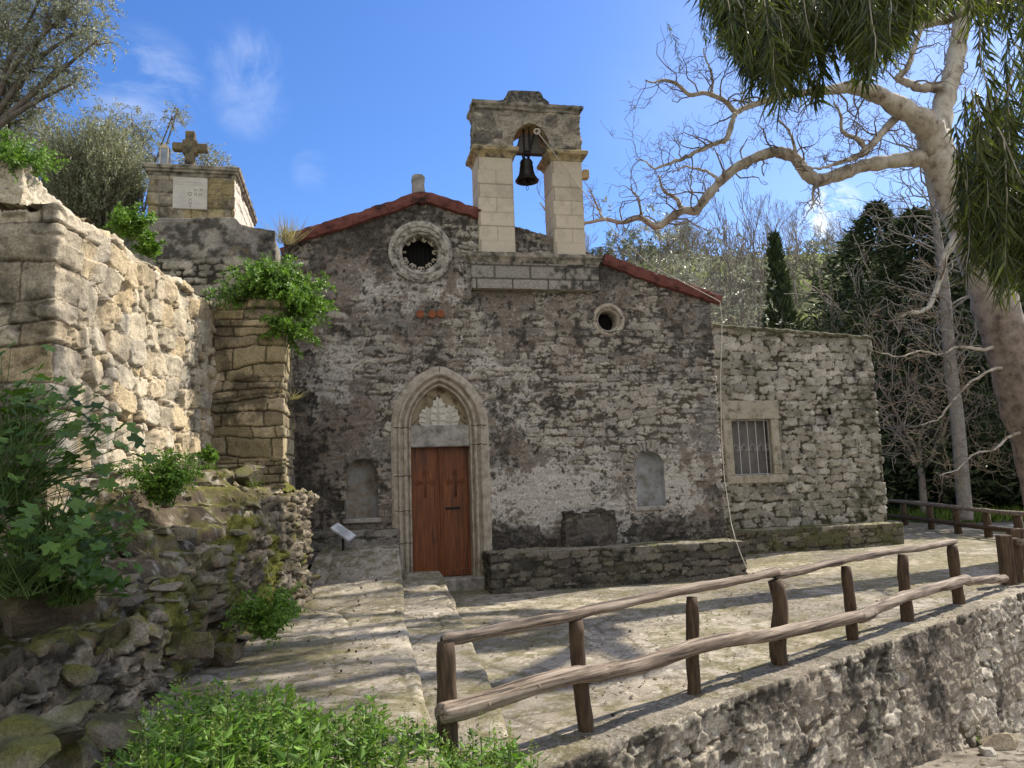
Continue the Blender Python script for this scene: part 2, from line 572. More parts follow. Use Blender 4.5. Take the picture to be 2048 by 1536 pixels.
class MB:
    """collects plain pieces into one mesh"""
    def __init__(s):
        s.v, s.f, s.n = [], {3: [], 4: []}, 0
    def add(s, v, faces):
        v = np.asarray(v, float).reshape(-1, 3)
        for f in faces:
            f = np.asarray(f)
            s.f[f.shape[1]].append(f + s.n)
        s.v.append(v)
        s.n += len(v)
    def box(s, c8):
        s.add(c8, [np.array([[0, 1, 2, 3], [7, 6, 5, 4], [0, 4, 5, 1], [1, 5, 6, 2], [2, 6, 7, 3], [3, 7, 4, 0]])])
    def fbox(s, fr, u0, u1, o0, o1, z0, z1, bev=0.012):
        """box in a wall frame with small bevels"""
        pts = []
        b = min(bev, abs(u1 - u0) * .3, abs(o1 - o0) * .3, abs(z1 - z0) * .3)
        c = np.array([(u0 + u1) / 2, (o0 + o1) / 2, (z0 + z1) / 2])
        hs = np.array([abs(u1 - u0) / 2, abs(o1 - o0) / 2, abs(z1 - z0) / 2])
        idx = {}
        for sx in (-1, 1):
            for sy in (-1, 1):
                for sz in (-1, 1):
                    for ax in range(3):
                        d = hs - b
                        d[ax] = hs[ax]
                        idx[(sx, sy, sz, ax)] = len(pts)
                        pts.append(c + d * np.array([sx, sy, sz]))
        pts = np.array(pts)
        W = fr.w(pts[:, 0], pts[:, 1], pts[:, 2])
        q, t = [], []
        for ax in range(3):
            o = [a for a in range(3) if a != ax]
            for sg in (-1, 1):
                k = []
                for (p, r) in ((-1, -1), (1, -1), (1, 1), (-1, 1)):
                    sgn = [0, 0, 0]; sgn[ax] = sg; sgn[o[0]] = p; sgn[o[1]] = r
                    k.append(idx[(*sgn, ax)])
                q.append(k)
        for ax in range(3):
            o = [a for a in range(3) if a != ax]
            for p in (-1, 1):
                for r in (-1, 1):
                    def s_(v):
                        g = [0, 0, 0]; g[ax] = v; g[o[0]] = p; g[o[1]] = r
                        return g
                    q.append([idx[(*s_(-1), o[0])], idx[(*s_(1), o[0])], idx[(*s_(1), o[1])], idx[(*s_(-1), o[1])]])
        for sx in (-1, 1):
            for sy in (-1, 1):
                for sz in (-1, 1):
                    t.append([idx[(sx, sy, sz, a)] for a in range(3)])
        s.add(W, [np.array(q), np.array(t)])
    def tube(s, path, rad, sides=8, caps=True, rough=0.0, rng=None):
        path = np.asarray(path, float)
        n = len(path)
        rad = np.broadcast_to(np.asarray(rad, float), (n,))
        tg = np.gradient(path, axis=0)
        tg /= np.linalg.norm(tg, axis=1, keepdims=True) + 1e-12
        ref = np.array([0, 0, 1.0]) if abs(tg[0][2]) < 0.9 else np.array([1.0, 0, 0])
        nn = np.zeros((n, 3))
        v = ref - tg[0] * (ref @ tg[0])
        nn[0] = v / np.linalg.norm(v)
        for i in range(1, n):
            v = nn[i - 1] - tg[i] * (nn[i - 1] @ tg[i])
            nn[i] = v / (np.linalg.norm(v) + 1e-12)
        bb = np.cross(tg, nn)
        a = np.linspace(0, 2 * math.pi, sides, endpoint=False)
        rr = rad[:, None] * np.ones(sides)
        if rough and rng is not None:
            rr = rr * (1 + rough * rng.normal(size=rr.shape) * 0.5 + rough * rng.normal(size=(1, sides)))
        P = path[:, None, :] + (np.cos(a)[None, :, None] * nn[:, None, :] + np.sin(a)[None, :, None] * bb[:, None, :]) * rr[..., None]
        fs = [grid_faces(n, sides, closed=True)[:, ::-1]]
        vv = P.reshape(-1, 3)
        if caps:
            vv = np.concatenate([vv, path[:1], path[-1:]])
            k = np.arange(sides)
            c0, c1 = n * sides, n * sides + 1
            fs.append(np.stack([np.full(sides, c0), k, (k + 1) % sides], 1))
            e = (n - 1) * sides
            fs.append(np.stack([np.full(sides, c1), e + (k + 1) % sides, e + k], 1))
        s.add(vv, fs)
    def lathe(s, prof, seg=24, centre=(0, 0, 0)):
        prof = np.asarray(prof, float)
        a = np.linspace(0, 2 * math.pi, seg, endpoint=False)
        P = np.zeros((len(prof), seg, 3))
        P[..., 0] = prof[:, :1] * np.cos(a)
        P[..., 1] = prof[:, :1] * np.sin(a)
        P[..., 2] = prof[:, 1:2]
        s.add(P + np.asarray(centre), [grid_faces(len(prof), seg, closed=True)])
    def prism(s, fr, poly, o0, o1):
        """polygon in (u, z), extruded between two offsets (fan triangles; star-shaped about its mean)"""
        poly = np.asarray(poly, float)
        n = len(poly)
        c = poly.mean(0)
        ring = np.concatenate([fr.w(poly[:, 0], o0, poly[:, 1]), fr.w(poly[:, 0], o1, poly[:, 1]), fr.w([c[0]], o0, [c[1]]), fr.w([c[0]], o1, [c[1]])])
        k = np.arange(n); k2 = (k + 1) % n
        s.add(ring, [np.stack([k, k2, k2 + n, k + n], 1), np.stack([np.full(n, 2 * n), k2, k], 1), np.stack([np.full(n, 2 * n + 1), k + n, k2 + n], 1)])
    def build(s, name, mat, parent=None, smooth=False, col=None, loc=None):
        fs = [np.concatenate(s.f[k]) for k in (3, 4) if s.f[k]]
        return mesh_obj(name, np.concatenate(s.v), fs, mat, parent, col, smooth, loc)

def profile_sweep(name, path, nrm, prof, mat, parent, fr, closed=False, smooth=False, jitter=0.0, seed=0):
    """moulding: path (u,z) with in-plane outward normals; prof [(out, off)]"""
    path, nrm, prof = np.asarray(path, float), np.asarray(nrm, float), np.asarray(prof, float)
    U = path[None, :, 0] + nrm[None, :, 0] * prof[:, None, 0]
    Z = path[None, :, 1] + nrm[None, :, 1] * prof[:, None, 0]
    O = np.broadcast_to(prof[:, None, 1], U.shape).copy()
    if jitter:
        j = jitter * (fbm(U * 9, Z * 9, 3, seed) - 0.5) * 2
        O += j
        U = U + nrm[None, :, 0] * j * 0.7; Z = Z + nrm[None, :, 1] * j * 0.7
    P = fr.w(U, O, Z)
    return mesh_obj(name, P, [grid_faces(*U.shape, closed=closed)], mat, parent, smooth=smooth)

def path_normals(path, closed=False):
    path = np.asarray(path, float)
    if closed:
        t = np.roll(path, -1, 0) - np.roll(path, 1, 0)
    else:
        t = np.gradient(path, axis=0)
    t /= np.linalg.norm(t, axis=1, keepdims=True)
    return np.stack([-t[:, 1], t[:, 0]], 1)

def cornice(name, pts, prof, mat, parent, jit=0.0, closed=False):
    """moulding along a plan line: prof [(out, z)]"""
    S, XY, Nn, Mi = sweep(pts, 0.06, closed)
    prof = np.asarray(prof, float)
    P = np.zeros((len(prof), len(S), 3))
    P[..., :2] = XY[None] + Mi[None] * prof[:, None, :1]
    P[..., 2] = prof[:, 1:2]
    if jit:
        k = jit * (fbm(S[None] * 7 + 0 * P[..., 2], P[..., 2] * 9, 3, 5) - 0.5) * 2
        P[..., :2] += Nn[None] * k[..., None]
        P[..., 2] += k * 0.6
    o = mesh_obj(name, P, [grid_faces(len(prof), len(S))], mat, parent, smooth=False)
    return o

def leaves(name, base, dirv, side, L, W, col, mat, parent=None, fold=0.15, loc=None, mid=0.42):
    n = len(base)
    dirv = dirv / (np.linalg.norm(dirv, axis=1, keepdims=True) + 1e-9)
    side = side - dirv * (side * dirv).sum(1, keepdims=True)
    side = side / (np.linalg.norm(side, axis=1, keepdims=True) + 1e-9)
    nr = np.cross(dirv, side)
    L, W = np.broadcast_to(L, (n,))[:, None], np.broadcast_to(W, (n,))[:, None]
    m = base + dirv * L * mid
    V = np.stack([base, m + side * W / 2 + nr * W * fold, base + dirv * L - nr * W * fold, m - side * W / 2 + nr * W * fold], 1)
    C = np.repeat(np.asarray(col)[:, None, :], 4, 1)
    return mesh_obj(name, V, [np.arange(4 * n).reshape(n, 4)], mat, parent, C, smooth=False, loc=loc)

def unit(rng, n):
    v = rng.normal(size=(n, 3))
    return v / np.linalg.norm(v, axis=1, keepdims=True)

def leafcol(rng, n, a, b, var=0.25):
    t = rng.random(n)[:, None]
    return (np.array(a) * (1 - t) + np.array(b) * t) * (1 + var * rng.normal(size=(n, 1)))
# ------------------------------------------------------------------ stone recipes
LIME = [(0.52, 0.45, 0.33), (0.60, 0.54, 0.43), (0.44, 0.40, 0.33), (0.56, 0.47, 0.32), (0.50, 0.46, 0.39)]
GREYS = [(0.30, 0.26, 0.20), (0.40, 0.36, 0.29), (0.25, 0.225, 0.19), (0.36, 0.31, 0.23), (0.44, 0.40, 0.33)]

def stains(c, S, V, seed, amt=0.5, f=2.0, col=(0.030, 0.028, 0.024)):
    a = fbm(S * f, V * f, 5, seed, 0.6)
    b = fbm(S * f * 5, V * f * 5, 4, seed + 3, 0.6)
    m = ss(0.50, 0.66, 0.6 * a + 0.4 * b)
    return mixc(c, col, m * amt)

def moss(c, S, V, seed, m, col=(0.10, 0.105, 0.025)):
    k = ss(0.42, 0.62, fbm(S * 3, V * 3, 5, seed, 0.6)) * m
    return mixc(c, col, np.clip(k, 0, 1))

def tex_rubble(seed, cols=LIME, big=0.42, small=0.2, aspect=1.5, pbig=0.45, relief=0.05, joint=(0.17, 0.145, 0.11), stain=0.25, mossy=0.0, blocks=None, rad=0.035, warp=0.05, tight=0.0, slant=0.35, chip=0.5, rough=0.014):
    def f(S, V, top, P):
        sid, e, tl = bedded(S, V, seed, big * aspect, big, small / big, fill=(0.38 + tight, 0.60 + tight), fillv=(0.36 + tight, 0.58 + tight), soft=0.12, rot=0.22, pw=4.0, w1=0.05, w2=0.022)
        if blocks is not None:
            m, rh, ww = blocks(S, V), (0.20, 0.50), (0.45, 1.0)
            s2, e2, _ = coursed(S + 0.012 * (fbm(S * 14, V * 14, 3, 5) - 0.5), V + 0.02 * (fbm(S * 12, V * 12, 3, 6) - 0.5), seed + 9, rh, ww, 0.055, 1.5, 0.024)
            sid, e = np.where(m, s2, sid), np.where(m, np.clip((e2 - 0.30) / 0.45, 0, 1), e)
        e = ss(0, 0.8, e)
        relief_ = relief if blocks is None else np.where(m, relief * 0.5, relief)
        tilt = (fbm(S * 5, V * 5, 2, seed + 21) - 0.5)
        n8, n20 = fbm(S * 8, V * 8, 4, seed + 30, 0.6), fbm(S * 22, V * 22, 3, seed + 31, 0.6)
        h = relief_ * (e * (0.35 + 0.9 * _h(np.floor(sid * 9999), np.zeros(sid.shape), seed)) - 0.4)
        fc = facets(S, V, 0.11, seed + 90)
        h = h + e * (tl * slant + chip * fc) + rough * (n8 - 0.5) + 0.008 * (n20 - 0.5) + 0.06 * (fbm(S * 0.8, V * 0.8, 2, seed + 50) - 0.5) + (1 - e) * relief * 0.8 * (fbm(S * 3, V * 3, 3, seed + 33) - 0.25)
        c = pal(sid, cols) * (0.70 + 0.6 * fbm(S * 4, V * 4, 5, seed + 60, 0.6))[..., None] * (0.82 + 0.36 * n20)[..., None]
        jc = np.array(joint) * (0.6 + 0.8 * fbm(S * 6, V * 6, 4, seed + 62, 0.6))[..., None]
        c = mixc(jc, c, ss(0.05, 0.35, e))
        c = stains(c, S, V, seed + 70, stain, 1.6)
        mm = mossy + 0.9 * top if mossy else 0.25 * top
        c = moss(c, S, V, seed + 80, mm)
        return h, c
    return f

def tex_coursed(seed, cols=GREYS, rh=(0.09, 0.2), ww=(0.18, 0.5), relief=0.03, joint=(0.15, 0.13, 0.10), stain=0.5, mossy=0.0, warp=0.045, rad=0.03, light=1.0, tops=None, neat=False):
    def f(S, V, top, P):
        if neat:
            n1, n2_ = fbm(S * 11, V * 11, 3, seed + 2) - 0.5, fbm(S * 11, V * 11, 3, seed + 3) - 0.5
            sid, e, ed = coursed(S + 0.03 * n1, V + 0.03 * n2_, seed, rh, ww, warp, 1.7, rad)
        else:
            sid, e, _ = bedded(S, V, seed, 0.5 * (ww[0] + ww[1]) * 1.15, 0.5 * (rh[0] + rh[1]) * 1.15, 0.5, fill=(0.36, 0.58), fillv=(0.30, 0.54), soft=0.14, rot=0.12, pw=4.0, w2=0.02)
        e = ss(0, 1, e)
        n20 = fbm(S * 20, V * 20, 3, seed + 31, 0.6)
        h = relief * (e * (0.3 + 0.9 * _h(np.floor(sid * 9999), np.zeros(sid.shape), seed)) - 0.4)
        h = h + 0.014 * (n20 - 0.5) + 0.02 * (fbm(S * 7, V * 7, 3, seed + 32) - 0.5) + 0.03 * (fbm(S, V, 2, seed + 50) - 0.5)
        c = pal(sid, cols) * light * (0.66 + 0.68 * fbm(S * 4.5, V * 4.5, 5, seed + 60, 0.62))[..., None] * (0.82 + 0.36 * n20)[..., None]
        jc = np.array(joint) * (0.6 + 0.8 * fbm(S * 6, V * 6, 4, seed + 62, 0.6))[..., None]
        c = mixc(jc, c, ss(0.08, 0.55, e))
        c = stains(c, S, V, seed + 70, stain, 2.0)
        if tops is not None:
            c = np.where(top[..., None], mixc(c, tops, 0.6), c)
        c = moss(c, S, V, seed + 80, mossy + (0.7 * top if mossy else 0.0))
        return h, c
    return f

def tex_ashlar(seed, base=(0.50, 0.43, 0.33), rows=(0.27,), w=0.62, z0=0.0, s0=0.0, halves=True, stain=0.05, joint=(0.36, 0.31, 0.24), jw=0.008, rough=0.004):
    rw = rows[0]
    def f(S, V, top, P):
        r = np.floor((V - z0) / rw)
        y = np.mod(V - z0, rw)
        dy = np.minimum(y, rw - y)
        ww = w
        off = np.where(np.mod(r, 2) == 0, 0.0, w / 2)
        x = np.mod(S - s0 + off, ww)
        dx = np.minimum(x, ww - x)
        k = np.floor((S - s0 + off) / ww)
        e = ss(0, jw, np.minimum(dx, dy))
        h = -0.006 * (1 - e) + rough * (fbm(S * 20, V * 20, 3, seed) - 0.5)
        c = np.array(base) * (0.93 + 0.14 * _h(k, r, seed) + 0.14 * (fbm(S * 5, V * 5, 4, seed + 2) - 0.5))[..., None]
        c = mixc(joint, c, e)
        c = stains(c, S, V, seed + 5, stain, 2.5)
        return h, c
    return f

# ------------------------------------------------------------------ church
FC = Frame(0.0, 13.7, 12.0)
church = thing('church', 'old stone church with weathered grey front, red roof edge and open bell arch on top', 'church', (0, 13.7, 0))
uL = FC.px(566, 520)[0]
uR = FC.px(1436, 850)[0]
RL = [FC.px(*p) for p in ((566, 494), (595, 482), (700, 450), (780, 424), (835, 404), (860, 408), (925, 426), (959, 434), (1030, 452), (1075, 465), (1112, 478), (1205, 521), (1300, 556), (1424, 605))]
RLu, RLz = np.array([p[0] for p in RL]), np.array([p[1] for p in RL])
RET = 0.55
def fac_top(S):
    return np.interp(np.clip(S - RET, 0, uR - uL) + uL, RLu, RLz)

def circ(px, py, rpx):
    u, z = FC.px(px, py)
    return u, z, FC.px(px + rpx, py)[0] - u

ROSE, RND = circ(841, 504, 60), circ(1217, 640, 32)
ARCH_L, ARCH_R = FC.px(787, 860)[0], FC.px(972, 860)[0]
ARCH_S, ARCH_A = FC.px(878, 858)[1], FC.px(876, 735)[1]
DOOR_T, DOOR_B = FC.px(878, 893)[1], 0.27
DOOR_L, DOOR_R = FC.px(823, 1000, -0.2)[0], FC.px(939, 1000, -0.2)[0]
NICHES = []
for (x0, x1, yt, yb) in ((691, 757, 916, 1037), (1271, 1331, 901, 1013)):
    NICHES.append((FC.px(x0, yb - 40)[0], FC.px(x1, yb - 40)[0], FC.px((x0 + x1) / 2, yb)[1], FC.px((x0 + x1) / 2, yt)[1]))

AW, AH = (ARCH_R - ARCH_L) / 2, ARCH_A - ARCH_S
AC = (ARCH_L + ARCH_R) / 2
AR = (AW * AW + AH * AH) / (2 * AW)
def in_arch(u, z, inset):
    r = AR - inset
    du = np.abs(u - AC)
    body = (z <= ARCH_S) & (du < AW - inset)
    head = (z > ARCH_S) & (np.hypot(du + (AR - AW), z - ARCH_S) < r)
    return body | head

def fac_hole(S, V):
    u = S - RET + uL
    m = np.hypot(u - ROSE[0], V - ROSE[1]) < ROSE[2] * 0.86
    m |= np.hypot(u - RND[0], V - RND[1]) < RND[2] * 0.75
    m |= in_arch(u, V, 0.10)
    for (a, b, z0, z1) in NICHES:
        r = (b - a) / 2
        m |= (u > a) & (u < b) & (V > z0) & ((V < z1 - r) | (np.hypot(u - (a + b) / 2, V - (z1 - r)) < r))
    return m & (S > RET + 0.05) & (S < RET + uR - uL - 0.05)

def fac_tex(S, V, top, P):
    u = S - RET + uL
    z = V
    n6_ = fbm(u * 0.9, z * 2.5, 3, 17)
    u_, z_ = u + 0.05 * (n6_ - 0.5), z + 0.10 * (n6_ - 0.5) + 0.05 * (fbm(u * 3, z * 3, 3, 18) - 0.5)
    sid, e, _ = bedded(u_, z_, 11, 0.42, 0.165, 0.5, fill=(0.34, 0.58), fillv=(0.26, 0.50), soft=0.16, rot=0.12, skip=0.2, pw=4.0, w2=0.02)
    e = ss(0, 1, e)
    n1 = fbm(u * 1.1, z * 1.3, 5, 21, 0.6)
    n2 = fbm(u * 5.5, z * 5.5, 5, 23, 0.65)
    n3 = fbm(u * 15, z * 15, 4, 25, 0.65)
    n4 = fbm(u * 2.0, z * 1.7, 5, 27, 0.6)
    n6 = fbm(u * 34, z * 34, 3, 28, 0.6)
    mid = 0.15 * np.exp(-((u - 0.6) / 2.6) ** 2 - ((z - 3.6) / 1.3) ** 2) + 0.14 * np.exp(-((u - 2.6) / 1.0) ** 2 - ((z - 3.0) / 0.9) ** 2)
    # plaster hangs on in the joints: stones show where the skin has gone and where it wore thin
    expo = ss(0.45, 0.57, 0.72 * n1 + 0.28 * n2 + mid - 0.02 - 0.10 * ss(1.8, 1.0, z))
    plaster = pal(fbm(u * 1.7, z * 1.9, 5, 31, 0.6) * 1.5 - 0.25, [(0.150, 0.112, 0.080), (0.215, 0.165, 0.120), (0.255, 0.195, 0.145), (0.205, 0.180, 0.148), (0.275, 0.230, 0.180)])
    plaster = plaster * (0.40 + 0.7 * n2 + 0.5 * n3)[..., None]
    st = pal(sid, [(0.34, 0.29, 0.22), (0.46, 0.405, 0.32), (0.27, 0.245, 0.205), (0.41, 0.35, 0.265), (0.50, 0.445, 0.36)]) * (0.60 + 0.8 * n2)[..., None]
    stone = mixc(np.array((0.120, 0.092, 0.066)) * (0.4 + 1.2 * n3)[..., None], st * (0.75 + 0.5 * n3)[..., None], ss(0.02, 0.35, e))
    c = mixc(plaster, stone, expo)
    k = np.exp(-((u - 1.05) / 0.28) ** 2) * ss(3.5, 4.3, z) * ss(5.7, 5.3, z) * ss(0.3, 0.6, n4)
    c = mixc(c, (0.28, 0.205, 0.15), np.clip(k, 0, 1) * 0.75)
    # lime wash remains
    lw = 0.17 * np.exp(-((u - 0.55) / 1.3) ** 2 - ((z - 1.65) / 0.75) ** 2) + 0.12 * np.exp(-((u - 3.2) / 1.0) ** 2 - ((z - 1.4) / 0.7) ** 2) + 0.12 * np.exp(-((u + 3.2) / 0.5) ** 2 - ((z - 4.0) / 0.8) ** 2) + 0.06 * np.exp(-((u + 1.9) / 0.8) ** 2 - ((z - 5.3) / 0.4) ** 2)
    wm = ss(0.52, 0.59, 0.45 * n4 + 0.35 * n2 + 0.2 * n3 + lw - 0.015)
    c = mixc(c, np.array((0.52, 0.475, 0.415)) * (0.65 + 0.7 * n3)[..., None], wm * 0.8)
    # pale crumbs of mortar and stone everywhere
    cr = ss(0.565, 0.65, 0.6 * n3 + 0.4 * n6)
    c = mixc(c, (0.60, 0.54, 0.45), cr * 0.8)
    # black lichen: speckles everywhere, sheets at the foot, the left end and below the eaves
    dark = 0.015 + 0.12 * ss(-2.5, -3.7, u) * ss(5.2, 3.0, z) + 0.17 * ss(1.35, 0.75, z) + 0.08 * np.exp(-((fac_top(S) - z) / 0.35) ** 2) + 0.05 * np.exp(-(np.hypot(u - ROSE[0], z - ROSE[1]) - 0.65) ** 2 / 0.03) - 0.5 * wm * lw
    n5 = fbm(u * 1.5, z * 1.3, 4, 29, 0.55)
    bm = ss(0.51, 0.62, 0.36 * n5 + 0.34 * n2 + 0.30 * n3 + dark)
    c = mixc(c, np.array((0.042, 0.036, 0.029)), bm * 0.76)
    sp = ss(0.545, 0.625, n3 * 0.55 + n2 * 0.22 + n6 * 0.23 + 0.5 * dark)
    c = mixc(c, (0.035, 0.030, 0.024), sp * 0.8)
    for (a, b, z0, z1) in ((uR - 0.42, uR, 2.75, 3.2), (uR - 0.36, uR, 2.25, 2.72), (uR - 0.34, uR, 4.75, 5.2)):
        k = (u > a) & (u < b) & (z > z0) & (z < z1)
        c = np.where(k[..., None], c * 0.45 + 0.55 * np.array((0.20, 0.192, 0.18)), c)
    c = moss(c, u, z, 91, 0.5 * ss(-3.0, -4.0, u) * ss(3.2, 1.6, z), (0.05, 0.05, 0.018))
    g_ = c.mean(-1, keepdims=True)
    c = g_ * np.array((1.05, 1.0, 0.92)) * 0.34 + c * 0.66
    h = expo * (0.036 * e * (0.3 + 0.9 * sid) - 0.014) + (1 - expo) * (0.008 + 0.016 * (n2 - 0.5) * 2 + 0.012 * e)
    h = h + 0.030 * (n3 - 0.5) + 0.010 * wm - 0.014 * sp + 0.05 * (fbm(u * 0.5, z * 0.5, 2, 44) - 0.5)
    return h, c

wall('front_wall', [FC.xy(uL, -RET), FC.xy(uL, 0), FC.xy(uR, 0), FC.xy(uR, -RET)], -0.3, fac_top, 0.0185, fac_tex, M['facade'], church, top=0.5, hole=fac_hole)
# the nave behind the front wall, and its roof
mb = MB()
pu = np.concatenate([[uL + 0.02, uL + 0.02], RLu[1:-1], [uR - 0.02, uR - 0.02]])
pz = np.concatenate([[-0.3, RLz[0] - 0.05], RLz[1:-1] - 0.05, [RLz[-1] - 0.05, -0.3]])
mb.prism(FC, np.stack([pu, pz], 1), -0.52, -9.0)
mb.build('nave_wall', M['trim_grey'], church)

def roofline(px_pts):
    p = np.array([FC.px(*q) for q in px_pts])
    d = np.concatenate([[0], np.cumsum(np.hypot(*np.diff(p, axis=0).T))])
    t = np.linspace(0, d[-1], int(d[-1] / 0.07) + 2)
    return np.stack([np.interp(t, d, p[:, 0]), np.interp(t, d, p[:, 1])], 1)
VERGE = [(-0.05, 0.015), (-0.035, 0.10), (0.03, 0.125), (0.10, 0.13), (0.145, 0.12), (0.15, 0.06), (0.155, -0.6)]
for pts in (((571, 491), (595, 482), (700, 450), (780, 424), (835, 402), (860, 405), (925, 426), (962, 437)), ((1203, 525), (1300, 562), (1437, 607))):
    p = roofline(pts)
    n = path_normals(p)
    profile_sweep('roof_edge', p, n, VERGE, M['redtile'], church, FC, jitter=0.03, seed=3)
p = roofline(((560, 494), (595, 482), (835, 404), (959, 434), (1112, 478), (1205, 521), (1440, 610)))
profile_sweep('roof', p, path_normals(p), [(0.0, -0.4), (0.13, -0.45), (0.16, -9.2), (0.0, -9.2)], M['redtile'], church, FC)
mb = MB()
u0, z0 = FC.px(837, 386); wf = 0.115
mb.prism(FC, [(u0 - wf, z0 - 0.1), (u0 - wf * .9, z0 + 0.18), (u0 - wf, z0 + 0.29), (u0 - wf * .5, z0 + 0.33), (u0 + wf * .6, z0 + 0.325), (u0 + wf * 1.02, z0 + 0.27), (u0 + wf * .85, z0 + 0.12), (u0 + wf * 1.1, z0 - 0.1)], 0.08, -0.16)
mb.build('ridge_stub', M['trim_grey'], church)

# round windows
def ring(c, n=72):
    a = np.linspace(0, 2 * math.pi, n, endpoint=False)[::-1]
    nr = np.stack([np.cos(a), np.sin(a)], 1)
    return np.array(c[:2]) + nr * c[2], nr
p, n = ring(ROSE)
r_ = ROSE[2]
M['ring'] = mat_noise('lichened_ring_stone', [(0.05, 0.046, 0.04), (0.27, 0.245, 0.205), (0.42, 0.385, 0.33)], 9, 0.95, 0.7, 0.02, lo=0.36, hi=0.60)
rose = profile_sweep('rose_window', p, n, [(0.03, -0.03), (0.03, 0.035), (-0.02, 0.06), (-0.07, 0.055), (-0.085, 0.03), (-0.10, 0.03), (-0.125, 0.05), (-0.155, 0.04), (-0.17, 0.005), (-0.205, 0.0), (-0.22, -0.05), (-0.225, -0.30)], M['ring'], church, FC, closed=True, jitter=0.012, seed=5)
mb = MB()
rng = np.random.default_rng(4)
ri = r_ - 0.215
for k in range(11):
    a = 2 * math.pi * (k + 0.35) / 11
    ca, sa = math.cos(a), math.sin(a)
    Lk = 0.085 * rng.uniform(0.7, 1.15)
    mb = MB()
    P = lambda r, t, o=-0.12: FC.w(ROSE[0] + r * ca - t * sa, o, ROSE[1] + r * sa + t * ca)
    mb.tube([P(ri + 0.03, 0), P(ri - Lk * 0.5, 0), P(ri - Lk, 0)], [0.028, 0.021, 0.026], 7)
    for sg in (-1, 1):
        if rng.random() < 0.8:
            mb.tube([P(ri - Lk * 0.8, 0), P(ri - Lk * 0.95, sg * 0.03), P(ri - Lk * 0.7, sg * 0.055), P(ri - Lk * 0.35, sg * 0.05)], [0.02, 0.02, 0.017, 0.012], 6)
    mb.build('tracery_stub', M['carved'], rose, smooth=True)

mb = MB()
for k in range(7):
    x = (k - 3) * 0.075
    mb.tube([FC.w(ROSE[0] + x, -0.26, ROSE[1] - 0.3), FC.w(ROSE[0] + x, -0.26, ROSE[1] + 0.3)], 0.006, 5)
mb.build('grille', M['iron'], rose)
p, n = ring(RND, 48)
rw_ = profile_sweep('round_window', p, n, [(0.0, -0.03), (0.0, 0.02), (-0.03, 0.035), (-0.06, 0.03), (-0.085, 0.0), (-0.12, -0.03), (-0.13, -0.06), (-0.135, -0.3)], M['carved'], church, FC, closed=True, jitter=0.012, seed=8)
mb = MB()
for k in range(3):
    mb.tube([FC.w(RND[0] + (k - 1) * 0.06, -0.2, RND[1] - 0.15), FC.w(RND[0] + (k - 1) * 0.06, -0.2, RND[1] + 0.15)], 0.005, 5)
mb.build('grille', M['iron'], rw_)
for nm, c, rr, par in (('dark_opening', ROSE, 0.36, rose), ('dark_opening', RND, 0.2, rw_)):
    mb = MB()
    a = np.linspace(0, 2 * math.pi, 28, endpoint=False)
    mb.prism(FC, np.stack([c[0] + rr * np.cos(a), c[1] + rr * np.sin(a)], 1), -0.31, -0.34)
    mb.build(nm, M['black'], par)
# three terracotta roundels let into the wall
for (x, y) in ((840, 629), (864, 629), (881, 628)):
    u, z = FC.px(x, y)
    mb = MB()
    a = np.linspace(0, 2 * math.pi, 20, endpoint=False)
    q = np.stack([u + 0.068 * np.cos(a), z + 0.068 * np.sin(a)], 1)
    mb.prism(FC, q, 0.045, -0.03)
    mb.build('terracotta_roundel', M['terracotta'], church)

# niches
def arch_path(a, b, z0, z1, n=18):
    r = (b - a) / 2
    t = np.linspace(math.pi, 0, n)
    return np.concatenate([[(a, z0), (a, z0 + 0.3 * (z1 - z0))], np.stack([(a + b) / 2 + r * np.cos(t), z1 - r + r * np.sin(t)], 1), [(b, z0 + 0.3 * (z1 - z0)), (b, z0)]])
M['lime'] = mat_noise('blue_grey_limewash', [(0.16, 0.14, 0.11), (0.30, 0.30, 0.30), (0.40, 0.41, 0.42)], 3, 0.9, 0.3, lo=0.35, hi=0.62)
M['lime_dark'] = mat_noise('stained_limewash', [(0.09, 0.075, 0.06), (0.22, 0.19, 0.15), (0.27, 0.28, 0.29)], 4, 0.9, 0.3, lo=0.35, hi=0.65)
for k, (a, b, z0, z1) in enumerate(NICHES):
    p = arch_path(a, b, z0, z1)
    n = path_normals(p)
    ni = profile_sweep('niche', p, n, [(0.03, -0.02), (0.012, 0.006), (0.0, -0.03), (-0.004, -0.17), (-0.05, -0.215)], M['lime' if k else 'lime_dark'], church, FC, jitter=0.008, seed=k)
    mb = MB()
    mb.prism(FC, p, -0.205, -0.24)
    mb.build('back_panel', M['lime' if k else 'lime_dark'], ni)
    mb = MB()
    mb.fbox(FC, a - 0.05, b + (0.04 if k == 0 else -0.03), -0.24, 0.10 - 0.03 * k, z0 - 0.075, z0 + 0.004, 0.015)
    mb.build('sill', M['trim_grey'], ni)
    # small voussoirs round the head of the right hand niche
    if k == 1:
        mb = MB()
        cc, r = (a + b) / 2, (b - a) / 2
        for j in range(15):
            t = math.pi * (j + 0.5) / 15
            w2 = math.pi / 15 * 0.40
            for_ = []
            for (rr, tt) in ((r + 0.035, t - w2), (r + 0.17 + 0.05 * rng.random(), t - w2 * .9), (r + 0.17 + 0.05 * rng.random(), t + w2 * .9), (r + 0.035, t + w2)):
                for_.append((cc + rr * math.cos(tt), z1 - r + rr * math.sin(tt)))
            mb.prism(FC, for_, 0.012 + 0.012 * rng.random(), -0.02)
        mb.build('arch_stones', mat_noise('niche_voussoir', [(0.13, 0.112, 0.092), (0.27, 0.24, 0.20), (0.36, 0.325, 0.28)], 14, 0.9, 0.7, 0.02), ni)

